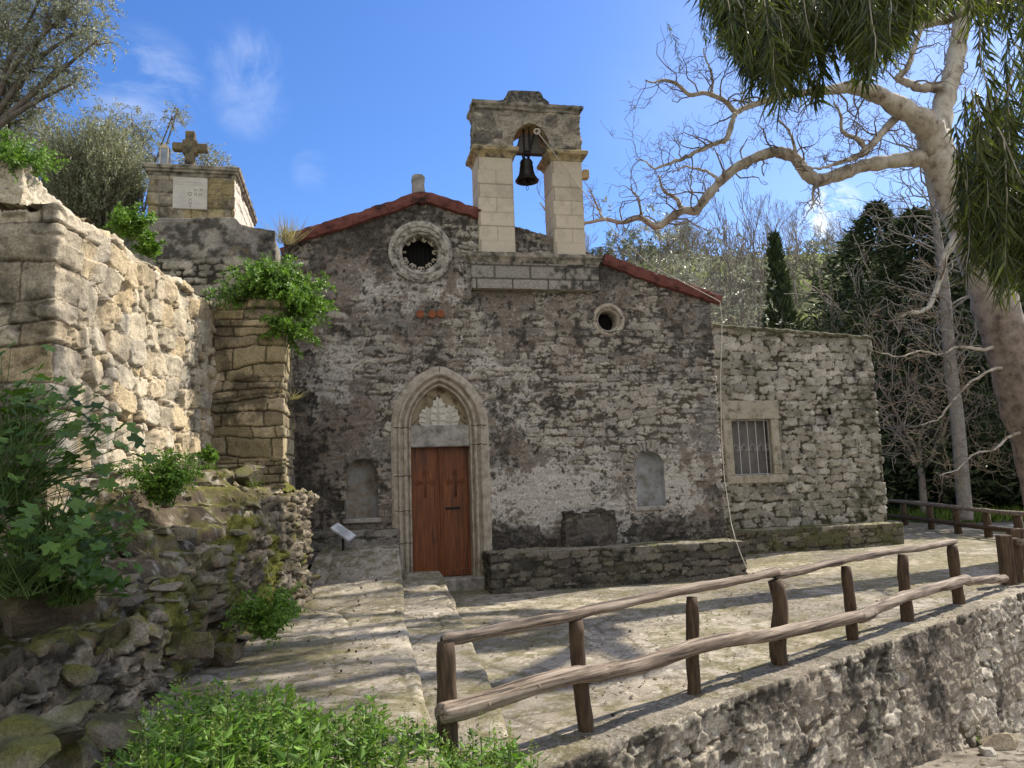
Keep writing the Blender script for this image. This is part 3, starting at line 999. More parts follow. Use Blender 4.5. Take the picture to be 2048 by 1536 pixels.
# portal with a pointed head
t = np.linspace(math.pi, math.pi - math.acos((AR - AW) / AR), 22)
left = np.stack([ARCH_L + AR + AR * np.cos(t), ARCH_S + AR * np.sin(t)], 1)
path = np.concatenate([[(ARCH_L, DOOR_B - 0.1)], [(ARCH_L, z) for z in np.arange(DOOR_B + 0.1, ARCH_S - 0.05, 0.14)], left])
right = path[::-1].copy(); right[:, 0] = 2 * AC - right[:, 0]
path = np.concatenate([path, right[1:]])
ia = len(path) // 2
for _ in range(5):
    path[ia - 5:ia + 6] = 0.25 * path[ia - 6:ia + 5] + 0.5 * path[ia - 5:ia + 6] + 0.25 * path[ia - 4:ia + 7]
nr = path_normals(path)
PORT = [(0.05, -0.02), (0.045, 0.03), (0.0, 0.05), (-0.055, 0.055), (-0.075, 0.085), (-0.105, 0.085), (-0.125, 0.05), (-0.14, 0.015), (-0.155, 0.015), (-0.175, 0.05), (-0.205, 0.055), (-0.225, 0.03), (-0.235, -0.03), (-0.25, -0.03), (-0.265, 0.005), (-0.285, 0.005), (-0.295, -0.04), (-0.30, -0.26)]
profile_sweep('portal_moulding', path, nr, PORT, M['carved'], church, FC, jitter=0.011, seed=12)
M['joint'] = mat_noise('dark_joint', [(0.04, 0.033, 0.025), (0.08, 0.066, 0.05)], 20, 0.95, 0.0)
for (uu, zz, hor) in ((ARCH_L, DOOR_B + 0.62, 1), (ARCH_L, DOOR_B + 1.16, 1), (ARCH_L, DOOR_B + 1.75, 1), (ARCH_L, ARCH_S + 0.03, 1), (ARCH_R, ARCH_S + 0.05, 1), (ARCH_R, DOOR_T + 0.02, 1)):
    sg = 1 if uu == ARCH_L else -1
    pp_ = [(sg * 0.0, 0.054), (sg * 0.05, 0.059), (sg * 0.075, 0.088), (sg * 0.105, 0.088), (sg * 0.125, 0.054), (sg * 0.15, 0.02), (sg * 0.175, 0.053), (sg * 0.205, 0.058), (sg * 0.225, 0.033), (sg * 0.265, 0.01), (sg * 0.29, 0.0)]
    mb = MB()
    mb.tube([FC.w(uu + a_, o_ - 0.002, zz + 0.006 * math.sin(40 * a_)) for a_, o_ in pp_], 0.007, 5)
    mb.build('masonry_joint', M['joint'], church)
mb = MB()
mb.tube([FC.w(AC, o_, ARCH_A - d_) for d_, o_ in ((0.0, 0.052), (0.06, 0.057), (0.09, 0.086), (0.13, 0.05), (0.16, 0.018), (0.22, 0.055), (0.25, 0.03))], 0.007, 5)
mb.build('masonry_joint', M['joint'], church)
mb = MB()
tym = []
for uu in np.linspace(-1, 1, 33):
    du = abs(uu) * (AW - 0.27)
    r = AR - 0.27
    zz = ARCH_S + math.sqrt(max(0, r * r - (du + AR - AW) ** 2))
    tym.append((AC + uu * (AW - 0.27), zz))
tz0 = FC.px(878, 850)[1]
mb.prism(FC, [(AC + AW - 0.27, tz0 - 0.02)] + [(AC - AW + 0.27, tz0 - 0.02)] + tym[::1], -0.17, -0.4)
tymp = mb.build('tympanum', mat_noise('flaking_ochre_plaster', [(0.10, 0.078, 0.05), (0.29, 0.23, 0.145), (0.36, 0.30, 0.21)], 5, 0.9, 0.6, 0.02, lo=0.38, hi=0.55), church)
mb = MB()
# carved acanthus fragment: three palmettes on a thin slab
def palmette(u0, z0, h, w, o):
    q = np.linspace(0, 1, 49)
    lob = 1 - 0.13 * np.abs(np.sin(q * math.pi * 6.5)) ** 2
    ang = math.pi * (1 - q)
    ou = u0 + w * np.cos(ang) * lob
    oz = z0 + h * 0.22 + h * 0.78 * np.sin(ang) * lob
    mb.prism(FC, [(u0 + w * 0.7, z0), (u0 - w * 0.7, z0)] + list(zip(ou, oz)), o, -0.18)
    for du in (-0.014, 0.014):
        mb.tube([FC.w(u0 + du, o, z0), FC.w(u0 + du, o + 0.012, z0 + h * 0.4), FC.w(u0 + du * 0.6, o + 0.008, z0 + h * 0.80)], [0.012, 0.010, 0.007], 6)
    for sg in (-1, 1):
        for k in range(3):
            f = 0.16 + 0.22 * k
            a_ = R(18 + 22 * k)
            t_ = np.linspace(0, 1, 6)
            ln = w * (0.80 - 0.10 * k)
            pts = [FC.w(u0 + sg * (0.02 + ln * t * math.cos(a_ * (1 - 0.8 * t))), o + 0.012 * math.sin(math.pi * t), z0 + h * f + ln * t * math.sin(a_) * (1 - 0.5 * t)) for t in t_]
            mb.tube(pts, [0.007, 0.010, 0.012, 0.013, 0.012, 0.007], 6)
ac = [FC.px(858, 846, -0.15), FC.px(877, 846, -0.15), FC.px(899, 846, -0.15)]
palmette(ac[0][0] - 0.02, tz0, 0.34, 0.17, -0.13)
palmette(ac[2][0] + 0.02, tz0, 0.37, 0.17, -0.13)
palmette(ac[1][0], tz0, 0.52, 0.15, -0.10)
mb.build('acanthus_relief', mat_noise('pale_marble', [(0.42, 0.39, 0.33), (0.66, 0.63, 0.56)], 12, 0.7, 0.3), tymp)
mb = MB()
mb.fbox(FC, ARCH_L + 0.285, ARCH_R - 0.285, -0.30, -0.035, DOOR_T, tz0, 0.012)
mb.fbox(FC, ARCH_L + 0.29, ARCH_R - 0.29, -0.30, -0.02, DOOR_T - 0.003, DOOR_T + 0.055, 0.012)
mb.build('lintel', M['trim_grey'], church)
door = None
um = (DOOR_L + DOOR_R) / 2
for sg in (-1, 1):
    a, b = (DOOR_L - 0.02, um - 0.003) if sg < 0 else (um + 0.003, DOOR_R + 0.02)
    mb = MB()
    e = np.linspace(a, b, 4)
    mb.fbox(FC, a, b, -0.27, -0.205, DOOR_B, DOOR_T + 0.01, 0.004)
    dl = mb.build('door_leaf', M['door'], church)
    mb = MB()
    for i in (0, 1, 2):
        pass
    mb.fbox(FC, a + 0.004, a + 0.055, -0.21, -0.188, DOOR_B + 0.01, DOOR_T - 0.01, 0.006)
    mb.fbox(FC, b - 0.055, b - 0.004, -0.21, -0.188, DOOR_B + 0.01, DOOR_T - 0.01, 0.006)
    mb.fbox(FC, a + 0.055, b - 0.055, -0.21, -0.190, DOOR_B + 0.01, DOOR_B + 0.12, 0.006)
    mb.build('door_rail', M['door'], dl)
    # carved cross with trefoil ends
    mb = MB()
    cu, cz = (a + b) / 2, DOOR_T - 0.62
    W = lambda x, z: FC.w(cu + x, -0.203, cz + z)
    for (p0, p1) in (((0, -0.26), (0, 0.16)), ((-0.11, 0.0), (0.11, 0.0))):
        for s2 in (-1, 1):
            k = 0.014 * s2
            ox, oz = (k, 0) if p0[0] == p1[0] else (0, k)
            mb.tube([W(p0[0] + ox, p0[1] + oz), W(p1[0] + ox, p1[1] + oz)], 0.008, 6)
    for (x, z, ang) in ((0, 0.16, 90), (-0.11, 0, 180), (0.11, 0, 0)):
        for da in (-70, 0, 70):
            q = R(ang + da)
            c0 = np.array([x + 0.03 * math.cos(q), z + 0.03 * math.sin(q)])
            mb.tube([W(*(c0 + 0.026 * np.array([math.cos(w), math.sin(w)]))) for w in np.linspace(0, 2 * math.pi, 11)], 0.007, 5)
    mb.build('carved_cross', M['door'], dl, smooth=True)
    if sg > 0:
        mb = MB()
        hz = FC.px(905, 1016, -0.2)[1]
        hu = FC.px(891, 1016, -0.2)[0], FC.px(920, 1016, -0.2)[0]
        mb.fbox(FC, hu[0], hu[1], -0.19, -0.165, hz - 0.018, hz + 0.018, 0.006)
        mb.fbox(FC, hu[0] + 0.02, hu[0] + 0.04, -0.21, -0.17, hz - 0.014, hz + 0.014, 0.003)
        mb.build('door_handle', M['iron'], dl)
mb = MB()
mb.fbox(FC, um - 0.022, um + 0.022, -0.21, -0.165, DOOR_B + 0.005, DOOR_T - 0.004, 0.01)
mb.build('meeting_strip', M['door'], church)
mb = MB()
mb.fbox(FC, ARCH_L + 0.15, ARCH_R + 0.03, -0.3, 0.16, 0.0, DOOR_B, 0.025)
mb.build('threshold', M['trim_grey'], church)

# buttress block above the bench
b0, b1 = FC.px(1131, 1060, 0.22)[0], FC.px(1233, 1050, 0.22)[0]
bz = FC.px(1180, 1023, 0.22)[1]
wall('buttress_block', [FC.xy(b0, -0.05), FC.xy(b0, 0.22), FC.xy(b1, 0.22), FC.xy(b1, -0.05)], 0.5, bz, 0.02,
     tex_rubble(61, [(0.085, 0.073, 0.06), (0.06, 0.053, 0.044), (0.16, 0.142, 0.12)], 0.4, 0.2, 1.3, 0.3, 0.02, stain=0.85, rad=0.05), M['facade'], church, top=0.2)

# ------------------------------------------------------------------ bell arch on the front wall
bu0, bu1 = FC.px(944, 545, 0.2)[0], FC.px(1198, 548, 0.2)[0]
zb0, zb1, zb2 = FC.px(1070, 578, 0.2)[1], FC.px(1070, 527, 0.2)[1], FC.px(1070, 508, 0.2)[1]
belfry_base_tex = tex_ashlar(71, (0.30, 0.275, 0.235), (0.245,), 0.66, zb0 - 0.06, 0.12, stain=0.85, joint=(0.03, 0.026, 0.022), jw=0.026, rough=0.03)
wall('belfry_base', [FC.xy(bu0, -0.5), FC.xy(bu0, 0.2), FC.xy(bu1, 0.2), FC.xy(bu1, -0.5)], zb0, zb1 + 0.02, 0.02, belfry_base_tex, M['facade'], church, top=0.15)
mb = MB(); mb.fbox(FC, bu0 + 0.03, bu1 - 0.03, -0.5, 0.18, zb0 + 0.01, zb1, 0.01); mb.build('belfry_core', M['trim_grey'], church)
M['weathered_cornice'] = mat_noise('lichened_cornice', [(0.045, 0.042, 0.036), (0.20, 0.18, 0.145), (0.34, 0.30, 0.24)], 7, 0.95, 0.6, 0.015, lo=0.36, hi=0.62)
M['ochre_cornice'] = mat_noise('ochre_lichen_cornice', [(0.08, 0.07, 0.05), (0.30, 0.24, 0.14), (0.42, 0.33, 0.18)], 7, 0.95, 0.5, 0.012, lo=0.36, hi=0.6)
def corn_prof(z0, z1, out):
    h = z1 - z0
    return [(-0.05, z0), (0.01, z0), (0.02, z0 + 0.2 * h), (out * 0.55, z0 + 0.42 * h), (out * 0.8, z0 + 0.5 * h), (out, z0 + 0.62 * h), (out * 1.02, z0 + 0.97 * h), (out * 0.9, z1), (-0.3, z1 + 0.01)]
def boxpts(u0, u1, o0, o1):
    return [FC.xy(u0, o0), FC.xy(u0, o1), FC.xy(u1, o1), FC.xy(u1, o0)]
cornice('base_cornice', boxpts(bu0, bu1, -0.5, 0.2), corn_prof(zb1, zb2, 0.075), M['weathered_cornice'], church, 0.015)
mb = MB(); mb.fbox(FC, bu0 - 0.02, bu1 + 0.02, -0.5, 0.22, zb1 + 0.03, zb2 - 0.004, 0.01); mb.build('base_top_slab', M['weathered_cornice'], church)
PO = 0.13
pz0, pz1 = zb2 - 0.01, FC.px(1060, 316, PO)[1]
piers = [(FC.px(957, 410, PO)[0], FC.px(1028, 410, PO)[0]), (FC.px(1107, 410, PO)[0], FC.px(1167, 410, PO)[0])]
pier_tex = tex_ashlar(75, (0.53, 0.46, 0.355), ((pz1 - pz0) / 7.0,), 0.63, pz0, 0.02, stain=0.16, joint=(0.22, 0.185, 0.14), jw=0.012)
cz0, cz1 = FC.px(1060, 318, PO)[1], FC.px(1060, 299, PO)[1]
for (a, b) in piers:
    def ptex(S, V, top, P, a=a, b=b):
        h, c = pier_tex(S - 0.62, V, top, P)
        return h, c
    wall('belfry_pier', [FC.xy(a, -0.49), FC.xy(a, PO), FC.xy(b, PO), FC.xy(b, -0.49)], pz0, pz1, 0.02, ptex, M['ashlar'], church, closed=True)
    cornice('pier_capital', [FC.xy(b, -0.49), FC.xy(a, -0.49), FC.xy(a, PO), FC.xy(b, PO), FC.xy(b, -0.49)], [(-0.03, cz0 - 0.03), (0.012, cz0), (0.02, cz0 + 0.03), (0.05, cz0 + 0.07), (0.10, cz0 + 0.11), (0.105, cz1 - 0.02), (0.09, cz1), (-0.3, cz1 + 0.005)], M['ochre_cornice'], church, 0.012)
ha0, ha1 = piers[0][0] - 0.0, piers[1][1]
hz0, hz1 = cz1 - 0.005, FC.px(1060, 222, PO)[1]
oa, ob = piers[0][1] + 0.01, piers[1][0] - 0.01
orad = (ob - oa) / 2
oap = FC.px(1066, 247, PO)[1] - hz0
def ell(n=21):
    t = np.linspace(math.pi, 0, n)
    return np.stack([(oa + ob) / 2 + orad * np.cos(t), hz0 + oap * np.sin(t)], 1)
# head block: two faces, arch soffit
def head_hole(S, V):
    u = S - 0.62 + ha0
    return (np.hypot((u - (oa + ob) / 2) / orad, (V - hz0) / oap) < 1.0) & (S > 0.65) & (S < 0.62 + ha1 - ha0)
wall('belfry_arch', [FC.xy(ha0, -0.49), FC.xy(ha0, PO), FC.xy(ha1, PO), FC.xy(ha1, -0.49)], hz0, hz1, 0.015,
     tex_rubble(77, [(0.34, 0.30, 0.23), (0.42, 0.37, 0.29), (0.27, 0.24, 0.195), (0.12, 0.105, 0.09)], 0.27, 0.14, 1.5, 0.6, 0.012, joint=(0.30, 0.26, 0.20), stain=0.45, rad=0.02), M['facade'], church, hole=head_hole)
mb = MB()
e = ell()
E0, E1 = FC.w(e[:, 0], PO + 0.004, e[:, 1]), FC.w(e[:, 0], -0.49, e[:, 1])
mb.add(np.concatenate([E0, E1]), [np.stack([np.arange(20), np.arange(1, 21), np.arange(22, 42), np.arange(21, 41)], 1)])
# back face above the arch
tp = np.stack([e[:, 0], np.full(21, hz1)], 1)
mb.add(np.concatenate([FC.w(e[:, 0], -0.48, e[:, 1]), FC.w(tp[:, 0], -0.48, tp[:, 1])]), [np.stack([np.arange(20), np.arange(1, 21), np.arange(22, 42), np.arange(21, 41)], 1)])
mb.fbox(FC, ha0 + 0.01, oa, -0.49, -0.40, hz0, hz1, 0.01)
mb.fbox(FC, ob, ha1 - 0.01, -0.49, -0.40, hz0, hz1, 0.01)
mb.build('arch_soffit', M['ochre_cornice'], church)
kz0, kz1 = FC.px(1060, 224, PO)[1], FC.px(1060, 208, PO)[1]
cornice('top_cornice', boxpts(ha0, ha1, -0.49, PO), corn_prof(kz0, kz1, 0.07), M['weathered_cornice'], church, 0.02)
mb = MB(); mb.fbox(FC, ha0 - 0.02, ha1 + 0.02, -0.48, PO + 0.03, hz1 - 0.01, kz1 - 0.004, 0.01); mb.build('top_slab', M['weathered_cornice'], church)
mb = MB()
prof = [FC.px(x, y, 0.03) for x, y in ((997, 210), (998, 203), (1006, 200), (1012, 191), (1017, 181), (1030, 180), (1078, 182), (1083, 186), (1087, 195), (1098, 203), (1099, 211))]
mb.prism(FC, [(prof[-1][0], kz1 - 0.02), (prof[0][0], kz1 - 0.02)] + prof, 0.02, -0.34)
mb.build('crown_stone', mat_noise('black_lichen_stone', [(0.025, 0.024, 0.022), (0.09, 0.083, 0.07), (0.25, 0.22, 0.175)], 16, 0.95, 0.7, 0.02, lo=0.36, hi=0.66), church)
mb = MB()
b0, bz = FC.px(1166, 350, -0.3)
mb.fbox(FC, b0 - 0.02, b0 + 0.10, -0.36, -0.2, bz - 0.09, bz + 0.08, 0.01)
mb.build('projecting_block', M['ochre_cornice'], church)

# bell, hung from its yoke between the piers
bo = -0.12
bu, bzl = FC.px(1054, 363, bo)
_, bzt = FC.px(1054, 320, bo)
_, yz0 = FC.px(1054, 309, bo)
_, yz1 = FC.px(1054, 271, bo)
bl = FC.w(bu, bo, bzl)
bell = thing('bell', 'dark bronze church bell hanging in the open arch', 'bell', bl)
H = bzt - bzl
mb = MB()
rb = 0.225
prof = [(0.0, H * 1.02), (0.06, H * 1.02), (0.10, H * 0.98), (0.118, H * 0.9), (0.125, H * 0.7), (0.135, H * 0.5), (0.155, H * 0.3), (0.185, H * 0.15), (0.215, H * 0.06), (rb, 0.015), (rb - 0.005, 0), (rb - 0.03, 0.0), (0.17, H * 0.12), (0.13, H * 0.3), (0.11, H * 0.7), (0.05, H * 0.9), (0, H * 0.92)]
mb.lathe(prof, 36, bl)
for zf in (0.12, 0.17, 0.62, 0.86):
    r0 = np.interp(zf, [0.0, 0.06, 0.15, 0.3, 0.5, 0.7, 0.9], [rb, 0.215, 0.185, 0.155, 0.135, 0.125, 0.118])
    mb.lathe([(r0 - 0.004, H * zf - 0.008), (r0 + 0.006, H * zf), (r0 - 0.006, H * zf + 0.008)], 36, bl)
mb.build('bell_body', M['bronze'], bell, smooth=True)
mb = MB()
mb.tube([bl + (0, 0, H * 0.9), bl + (0, 0, -0.02)], 0.012, 8)
mb.lathe([(0.0, -0.09), (0.022, -0.08), (0.028, -0.04), (0.02, 0.03), (0.0, 0.05)], 10, bl)
mb.tube([bl + (0.02 * math.cos(a), 0, -0.13 + 0.045 * math.sin(a)) for a in np.linspace(0, 2 * math.pi, 14)], 0.005, 5)
mb.build('clapper', M['iron'], bell, smooth=True)
mb = MB()
w0, w1 = FC.px(1030, 300, bo)[0], FC.px(1084, 300, bo)[0]
mb.prism(FC, [(w0, yz0), (w1, yz0), (w1, yz0 + 0.12), (w1 - 0.05, yz0 + 0.16), (w1 - 0.10, yz1 - 0.03), (w1 - 0.14, yz1), (w0 + 0.14, yz1), (w0 + 0.10, yz1 - 0.03), (w0 + 0.05, yz0 + 0.16), (w0, yz0 + 0.12)], bo + 0.07, bo - 0.07)
mb.tube([FC.w(w0 - 0.09, bo, yz0 + 0.05), FC.w(w1 + 0.09, bo, yz0 + 0.05)], 0.018, 8)
mb.build('yoke', M['yoke'], bell)
mb = MB()
for du in (-0.05, 0.055):
    mb.tube([FC.w(bu + du, bo + 0.085, yz1 + 0.08), FC.w(bu + du, bo + 0.088, yz0), FC.w(bu + du * 0.8, bo + 0.03, bzt + 0.0)], 0.016, 6)
    mb.tube([FC.w(bu + du * 1.3, bo - 0.085, yz1), FC.w(bu + du, bo - 0.085, yz0), FC.w(bu + du * 0.8, bo - 0.03, bzt)], 0.014, 6)
mb.tube([FC.w(bu - 0.07, bo + 0.09, yz0 + 0.03), FC.w(bu + 0.08, bo + 0.09, yz0 + 0.03)], 0.012, 6)
mb.tube([FC.w(bu - 0.05, bo, bzt - 0.01), FC.w(bu - 0.06, bo, bzt + 0.05), FC.w(bu, bo, bzt + 0.085), FC.w(bu + 0.06, bo, bzt + 0.05), FC.w(bu + 0.05, bo, bzt - 0.01)], 0.016, 6)
mb.tube([FC.w(bu + 0.06, bo + 0.09, yz0 + 0.06), FC.w(bu + 0.10, bo + 0.10, yz0 + 0.22), FC.w(bu + 0.17, bo + 0.14, yz1 + 0.06), FC.w(bu + 0.20, bo + 0.2, yz1 + 0.09)], 0.014, 6)
mb.build('hanger_strap', M['iron'], bell)
# rope over the roof and down the corner
mb = MB()
q0 = FC.w(*[FC.px(1074, 263, 0.16)[0], 0.16, FC.px(1074, 263, 0.16)[1]])
pts = [q0] + [FC.w(FC.px(x, y, o)[0], o, FC.px(x, y, o)[1]) for x, y, o in ((1100, 296, 0.26), (1168, 385, 0.2), (1228, 462, 0.18), (1300, 530, 0.2), (1440, 603, 0.16), (1444, 640, 0.10), (1441, 760, 0.05), (1443, 880, 0.06), (1449, 960, 0.2), (1462, 1045, 0.5), (1470, 1076, 0.78), (1482, 1110, 0.85), (1493, 1136, 0.88))]
pp = [pts[0]]
for a, b in zip(pts[:-1], pts[1:]):
    for k in range(1, 6):
        pp.append(a + (b - a) * k / 5)
mb.tube(pp, 0.008, 6)
rope = mb.build('bell_rope', M['rope'], None, smooth=True)
tag(rope, 'thin pale rope from the bell down over the roof corner to the ground', 'rope')
mb = MB()
mb.tube([q0 + np.array([0.05 * math.cos(a), 0.0, 0.05 * math.sin(a)]) for a in np.linspace(0, 2 * math.pi, 14)], 0.018, 6)
mb.build('rope_knot', M['rope'], rope, smooth=True)

# ------------------------------------------------------------------ benches of masonry in front of the church and the side building
dark_stone = [(0.10, 0.088, 0.072), (0.065, 0.058, 0.048), (0.19, 0.168, 0.135), (0.085, 0.075, 0.06)]
e0, e1 = FC.px(983, 1130, 0.78)[0], FC.px(1491, 1105, 0.75)[0]
o = wall('stone_bench', [FC.xy(e0, 0.02), FC.xy(e0 - 0.02, 0.78), FC.xy(e1, 0.76), FC.xy(e1, 0.0)], -0.1, lambda S: 0.69 + 0.02 * (fbm(S * 1.3, S * 0, 2, 4) - 0.5), 0.018,
         tex_coursed(83, dark_stone, (0.08, 0.17), (0.18, 0.5), 0.028, (0.03, 0.026, 0.022), 0.8, 0.12, tops=(0.33, 0.29, 0.22)), M['facade'], None, top=0.8)
tag(o, 'long dark lichened stone bench against the church front beside the door', 'stone bench')
AN = Frame(5.17, 18.22, 15.0)
a0, a1 = AN.px(1470, 1080, 0.75)[0] - 0.6, AN.px(1807, 1065, 0.75)[0]
o = wall('stone_bench', [AN.xy(a0, 0), AN.xy(a0, 0.75), AN.xy(a1, 0.75), AN.xy(a1, -0.3)], -0.1, 0.60, 0.022,
         tex_coursed(87, [(0.15, 0.13, 0.092), (0.095, 0.085, 0.06), (0.25, 0.22, 0.165)], (0.09, 0.18), (0.2, 0.5), 0.028, (0.04, 0.036, 0.024), 0.7, 0.45, tops=(0.36, 0.33, 0.22)), M['facade'], None, top=0.75)
tag(o, 'mossy stone bench along the foot of the side building with barred window', 'stone bench')

# ------------------------------------------------------------------ side building
annex = thing('side_building', 'flat roofed rubble stone side building with one barred window', 'building', AN.w(2, 0, 0))
w0, w1 = AN.px(1400, 900)[0], AN.px(1757, 860)[0]
ztl, ztr = AN.px(1425, 652)[1], AN.px(1742, 677)[1]
ul_, ur_ = AN.px(1425, 652)[0], AN.px(1742, 677)[0]
WO = (AN.px(1447, 885, 0.04)[0], AN.px(1562, 880, 0.04)[0], AN.px(1510, 967, 0.04)[1], AN.px(1500, 801, 0.04)[1])
WI = (AN.px(1465, 895)[0], AN.px(1543, 892)[0], AN.px(1508, 950)[1], AN.px(1500, 839)[1])
SH = AN.px(1657, 823)
def an_top(S):
    return np.interp(S + w0, [ul_, ur_, ur_ + 6], [ztl, ztr, ztr - 0.05])
def an_hole(S, V):
    u = S + w0
    m = (u > WI[0]) & (u < WI[1]) & (V > WI[2]) & (V < WI[3])
    return m | ((np.abs(u - SH[0]) < 0.075) & (np.abs(V - SH[1]) < 0.095))
def an_tex(S, V, top, P):
    f2 = tex_rubble(107, [(0.44, 0.395, 0.31), (0.34, 0.30, 0.23), (0.54, 0.49, 0.40), (0.39, 0.335, 0.245), (0.29, 0.255, 0.20)], 0.20, 0.11, 2.0, 0.45, 0.055, (0.075, 0.058, 0.032), 0.6, 0.25, tight=-0.045, slant=0.25, chip=0.2)
    h, c = f2(S, V, top, P)
    g_ = c.mean(-1, keepdims=True)
    c = g_ * np.array((1.05, 1.0, 0.90)) * 0.4 + c * 0.6
    u = S + w0
    c = stains(c, S, V, 140, 0.75 * ss(w1 - 1.3, w1 - 0.3, u) + 0.6 * ss(1.3, 0.6, V), 1.7, (0.045, 0.043, 0.02))
    c = moss(c, S, V, 143, 0.8 * np.exp(-((an_top(S) - V) / 0.22) ** 2), (0.055, 0.055, 0.018))
    return h, c
wall('rubble_wall', [AN.xy(w0, 0), AN.xy(w1, 0), AN.xy(w1 + 0.15, -5.5)], -0.2, an_top, 0.0225, an_tex, M['facade'], annex, top=0.45, hole=an_hole)
mb = MB()
mb.fbox(AN, w0, w1 - 0.05, -5.5, -0.3, -0.2, ztr - 0.06, 0.02)
mb.build('building_core', M['trim_grey'], annex)
p = np.array([(x, float(np.interp(x, [ul_, ur_], [ztl, ztr]))) for x in np.linspace(w0, w1 + 0.03, 60)])
profile_sweep('roof_edge', p, path_normals(p), [(-0.03, -0.02), (-0.03, 0.05), (0.02, 0.075), (0.055, 0.05), (0.06, -0.5)], mat_noise('mossy_roof_edge', [(0.04, 0.04, 0.02), (0.13, 0.125, 0.075), (0.30, 0.28, 0.22)], 5, 0.95, 0.6, 0.02), annex, AN, jitter=0.035, seed=9)
M['win_stone'] = mat_noise('ochre_window_stone', [(0.20, 0.175, 0.125), (0.37, 0.33, 0.25), (0.45, 0.41, 0.33)], 6, 0.9, 0.5, 0.012)
win = MB()
win.fbox(AN, WO[0], WO[1], -0.05, 0.055, WI[3], WO[3], 0.02)
win.fbox(AN, WO[0] + 0.02, WI[0], -0.15, 0.05, WI[2], WI[3] - 0.003, 0.02)
win.fbox(AN, WI[1], WO[1] - 0.03, -0.15, 0.05, WI[2], WI[3] - 0.003, 0.02)
win.fbox(AN, WO[0] + 0.03, WO[1] + 0.12, -0.15, 0.065, WO[2], WI[2] - 0.002, 0.02)
wf_ = win.build('window', M['win_stone'], annex)
mb = MB()
for k in range(34):
    u = WI[0] + (WI[1] - WI[0]) * (k + 0.5) / 34
    mb.fbox(AN, u - 0.009, u + 0.009, -0.30, -0.24, WI[2], WI[3], 0.004)
mb.fbox(AN, WI[0] - 0.02, WI[1] + 0.02, -0.34, -0.30, WI[2] - 0.02, WI[3] + 0.02, 0.004)
mb.build('ribbed_shutter', mat_noise('grey_ribbed_sheet', [(0.22, 0.208, 0.195), (0.32, 0.305, 0.29)], 4, 0.6, 0.0), wf_)
mb = MB()
mb.fbox(AN, WI[0] + 0.03, WI[0] + 0.10, -0.24, -0.2, WI[2] + 0.28, WI[3] - 0.02, 0.004)
mb.fbox(AN, WI[0] + 0.02, WI[0] + 0.14, -0.24, -0.19, WI[2] + 0.20, WI[2] + 0.23, 0.004)
mb.build('white_batten', mat_noise('cream_wood', [(0.55, 0.50, 0.42), (0.70, 0.66, 0.58)], 6, 0.7, 0.1), wf_)
mb = MB()
ub = [WI[0] + (WI[1] - WI[0]) * f for f in (0.02, 0.22, 0.44, 0.66, 0.88, 0.985)]
for k, u in enumerate(ub):
    mb.tube([AN.w(u, -0.06, WI[2] + 0.0), AN.w(u, -0.06, WI[3])], 0.012 if 0 < k < 5 else 0.009, 6)
zc = WI[2] + 0.52 * (WI[3] - WI[2])
for a, b in zip(ub[:-1], ub[1:]):
    m = (a + b) / 2
    mb.tube([AN.w(a, -0.06, zc - 0.07), AN.w(a + (m - a) * .5, -0.06, zc + 0.0), AN.w(m, -0.06, zc + 0.06), AN.w(m + (b - m) * .5, -0.06, zc + 0.0), AN.w(b, -0.06, zc - 0.07)], 0.006, 5)
    for sg in (-1, 1):
        c0 = np.array([b + sg * 0.045, zc - 0.10])
        mb.tube([AN.w(c0[0] + 0.035 * math.cos(t), -0.06, c0[1] + 0.03 * math.sin(t)) for t in np.linspace(0, 4.2, 9)], 0.005, 5)
for z in (WI[2] + 0.02, WI[3] - 0.02):
    mb.tube([AN.w(WI[0], -0.06, z), AN.w(WI[1], -0.06, z)], 0.011, 6)
mb.build('window_bars', mat_noise('silver_painted_iron', [(0.35, 0.35, 0.34), (0.55, 0.55, 0.54)], 20, 0.5, 0.0), wf_)
mb = MB(); mb.fbox(AN, SH[0] - 0.1, SH[0] + 0.1, -0.25, -0.2, SH[1] - 0.12, SH[1] + 0.12, 0.01); mb.build('vent_recess', M['black'], annex)
# ------------------------------------------------------------------ ground, paving, path
def struct(o):
    o['kind'] = 'structure'
    return o

WALL_A, WALL_D = np.array([0.02, 5.0]), np.array([0.757, 0.653])     # outer top edge of the terrace wall
WN = np.array([WALL_D[1], -WALL_D[0]])                                  # out of the terrace

def side_of_wall(x, y):
    return (x - WALL_A[0]) * WN[0] + (y - WALL_A[1]) * WN[1]          # > 0 below the terrace

def low_ground(x, y):
    return np.maximum(0.28 - 0.178 * y, -2.1) + 0.05 * (fbm(x * 1.3, y * 1.3, 4, 201) - 0.5) + 0.02 * (fbm(x * 9, y * 9, 3, 202) - 0.5)

def hill(x, y):
    d = np.maximum(y - 27, 0)
    ridge = 34 * ss(0, 86, d) + 8 * (fbm(x * 0.02, y * 0.02, 3, 205) - 0.5)
    prof = ss(-40, 22, x) * (1 - 0.25 * ss(40, 95, x))
    base = ridge * prof * ss(0, 14, d)
    return base + 1.2 * (fbm(x * 0.12, y * 0.12, 4, 206) - 0.5) * ss(26, 40, y)

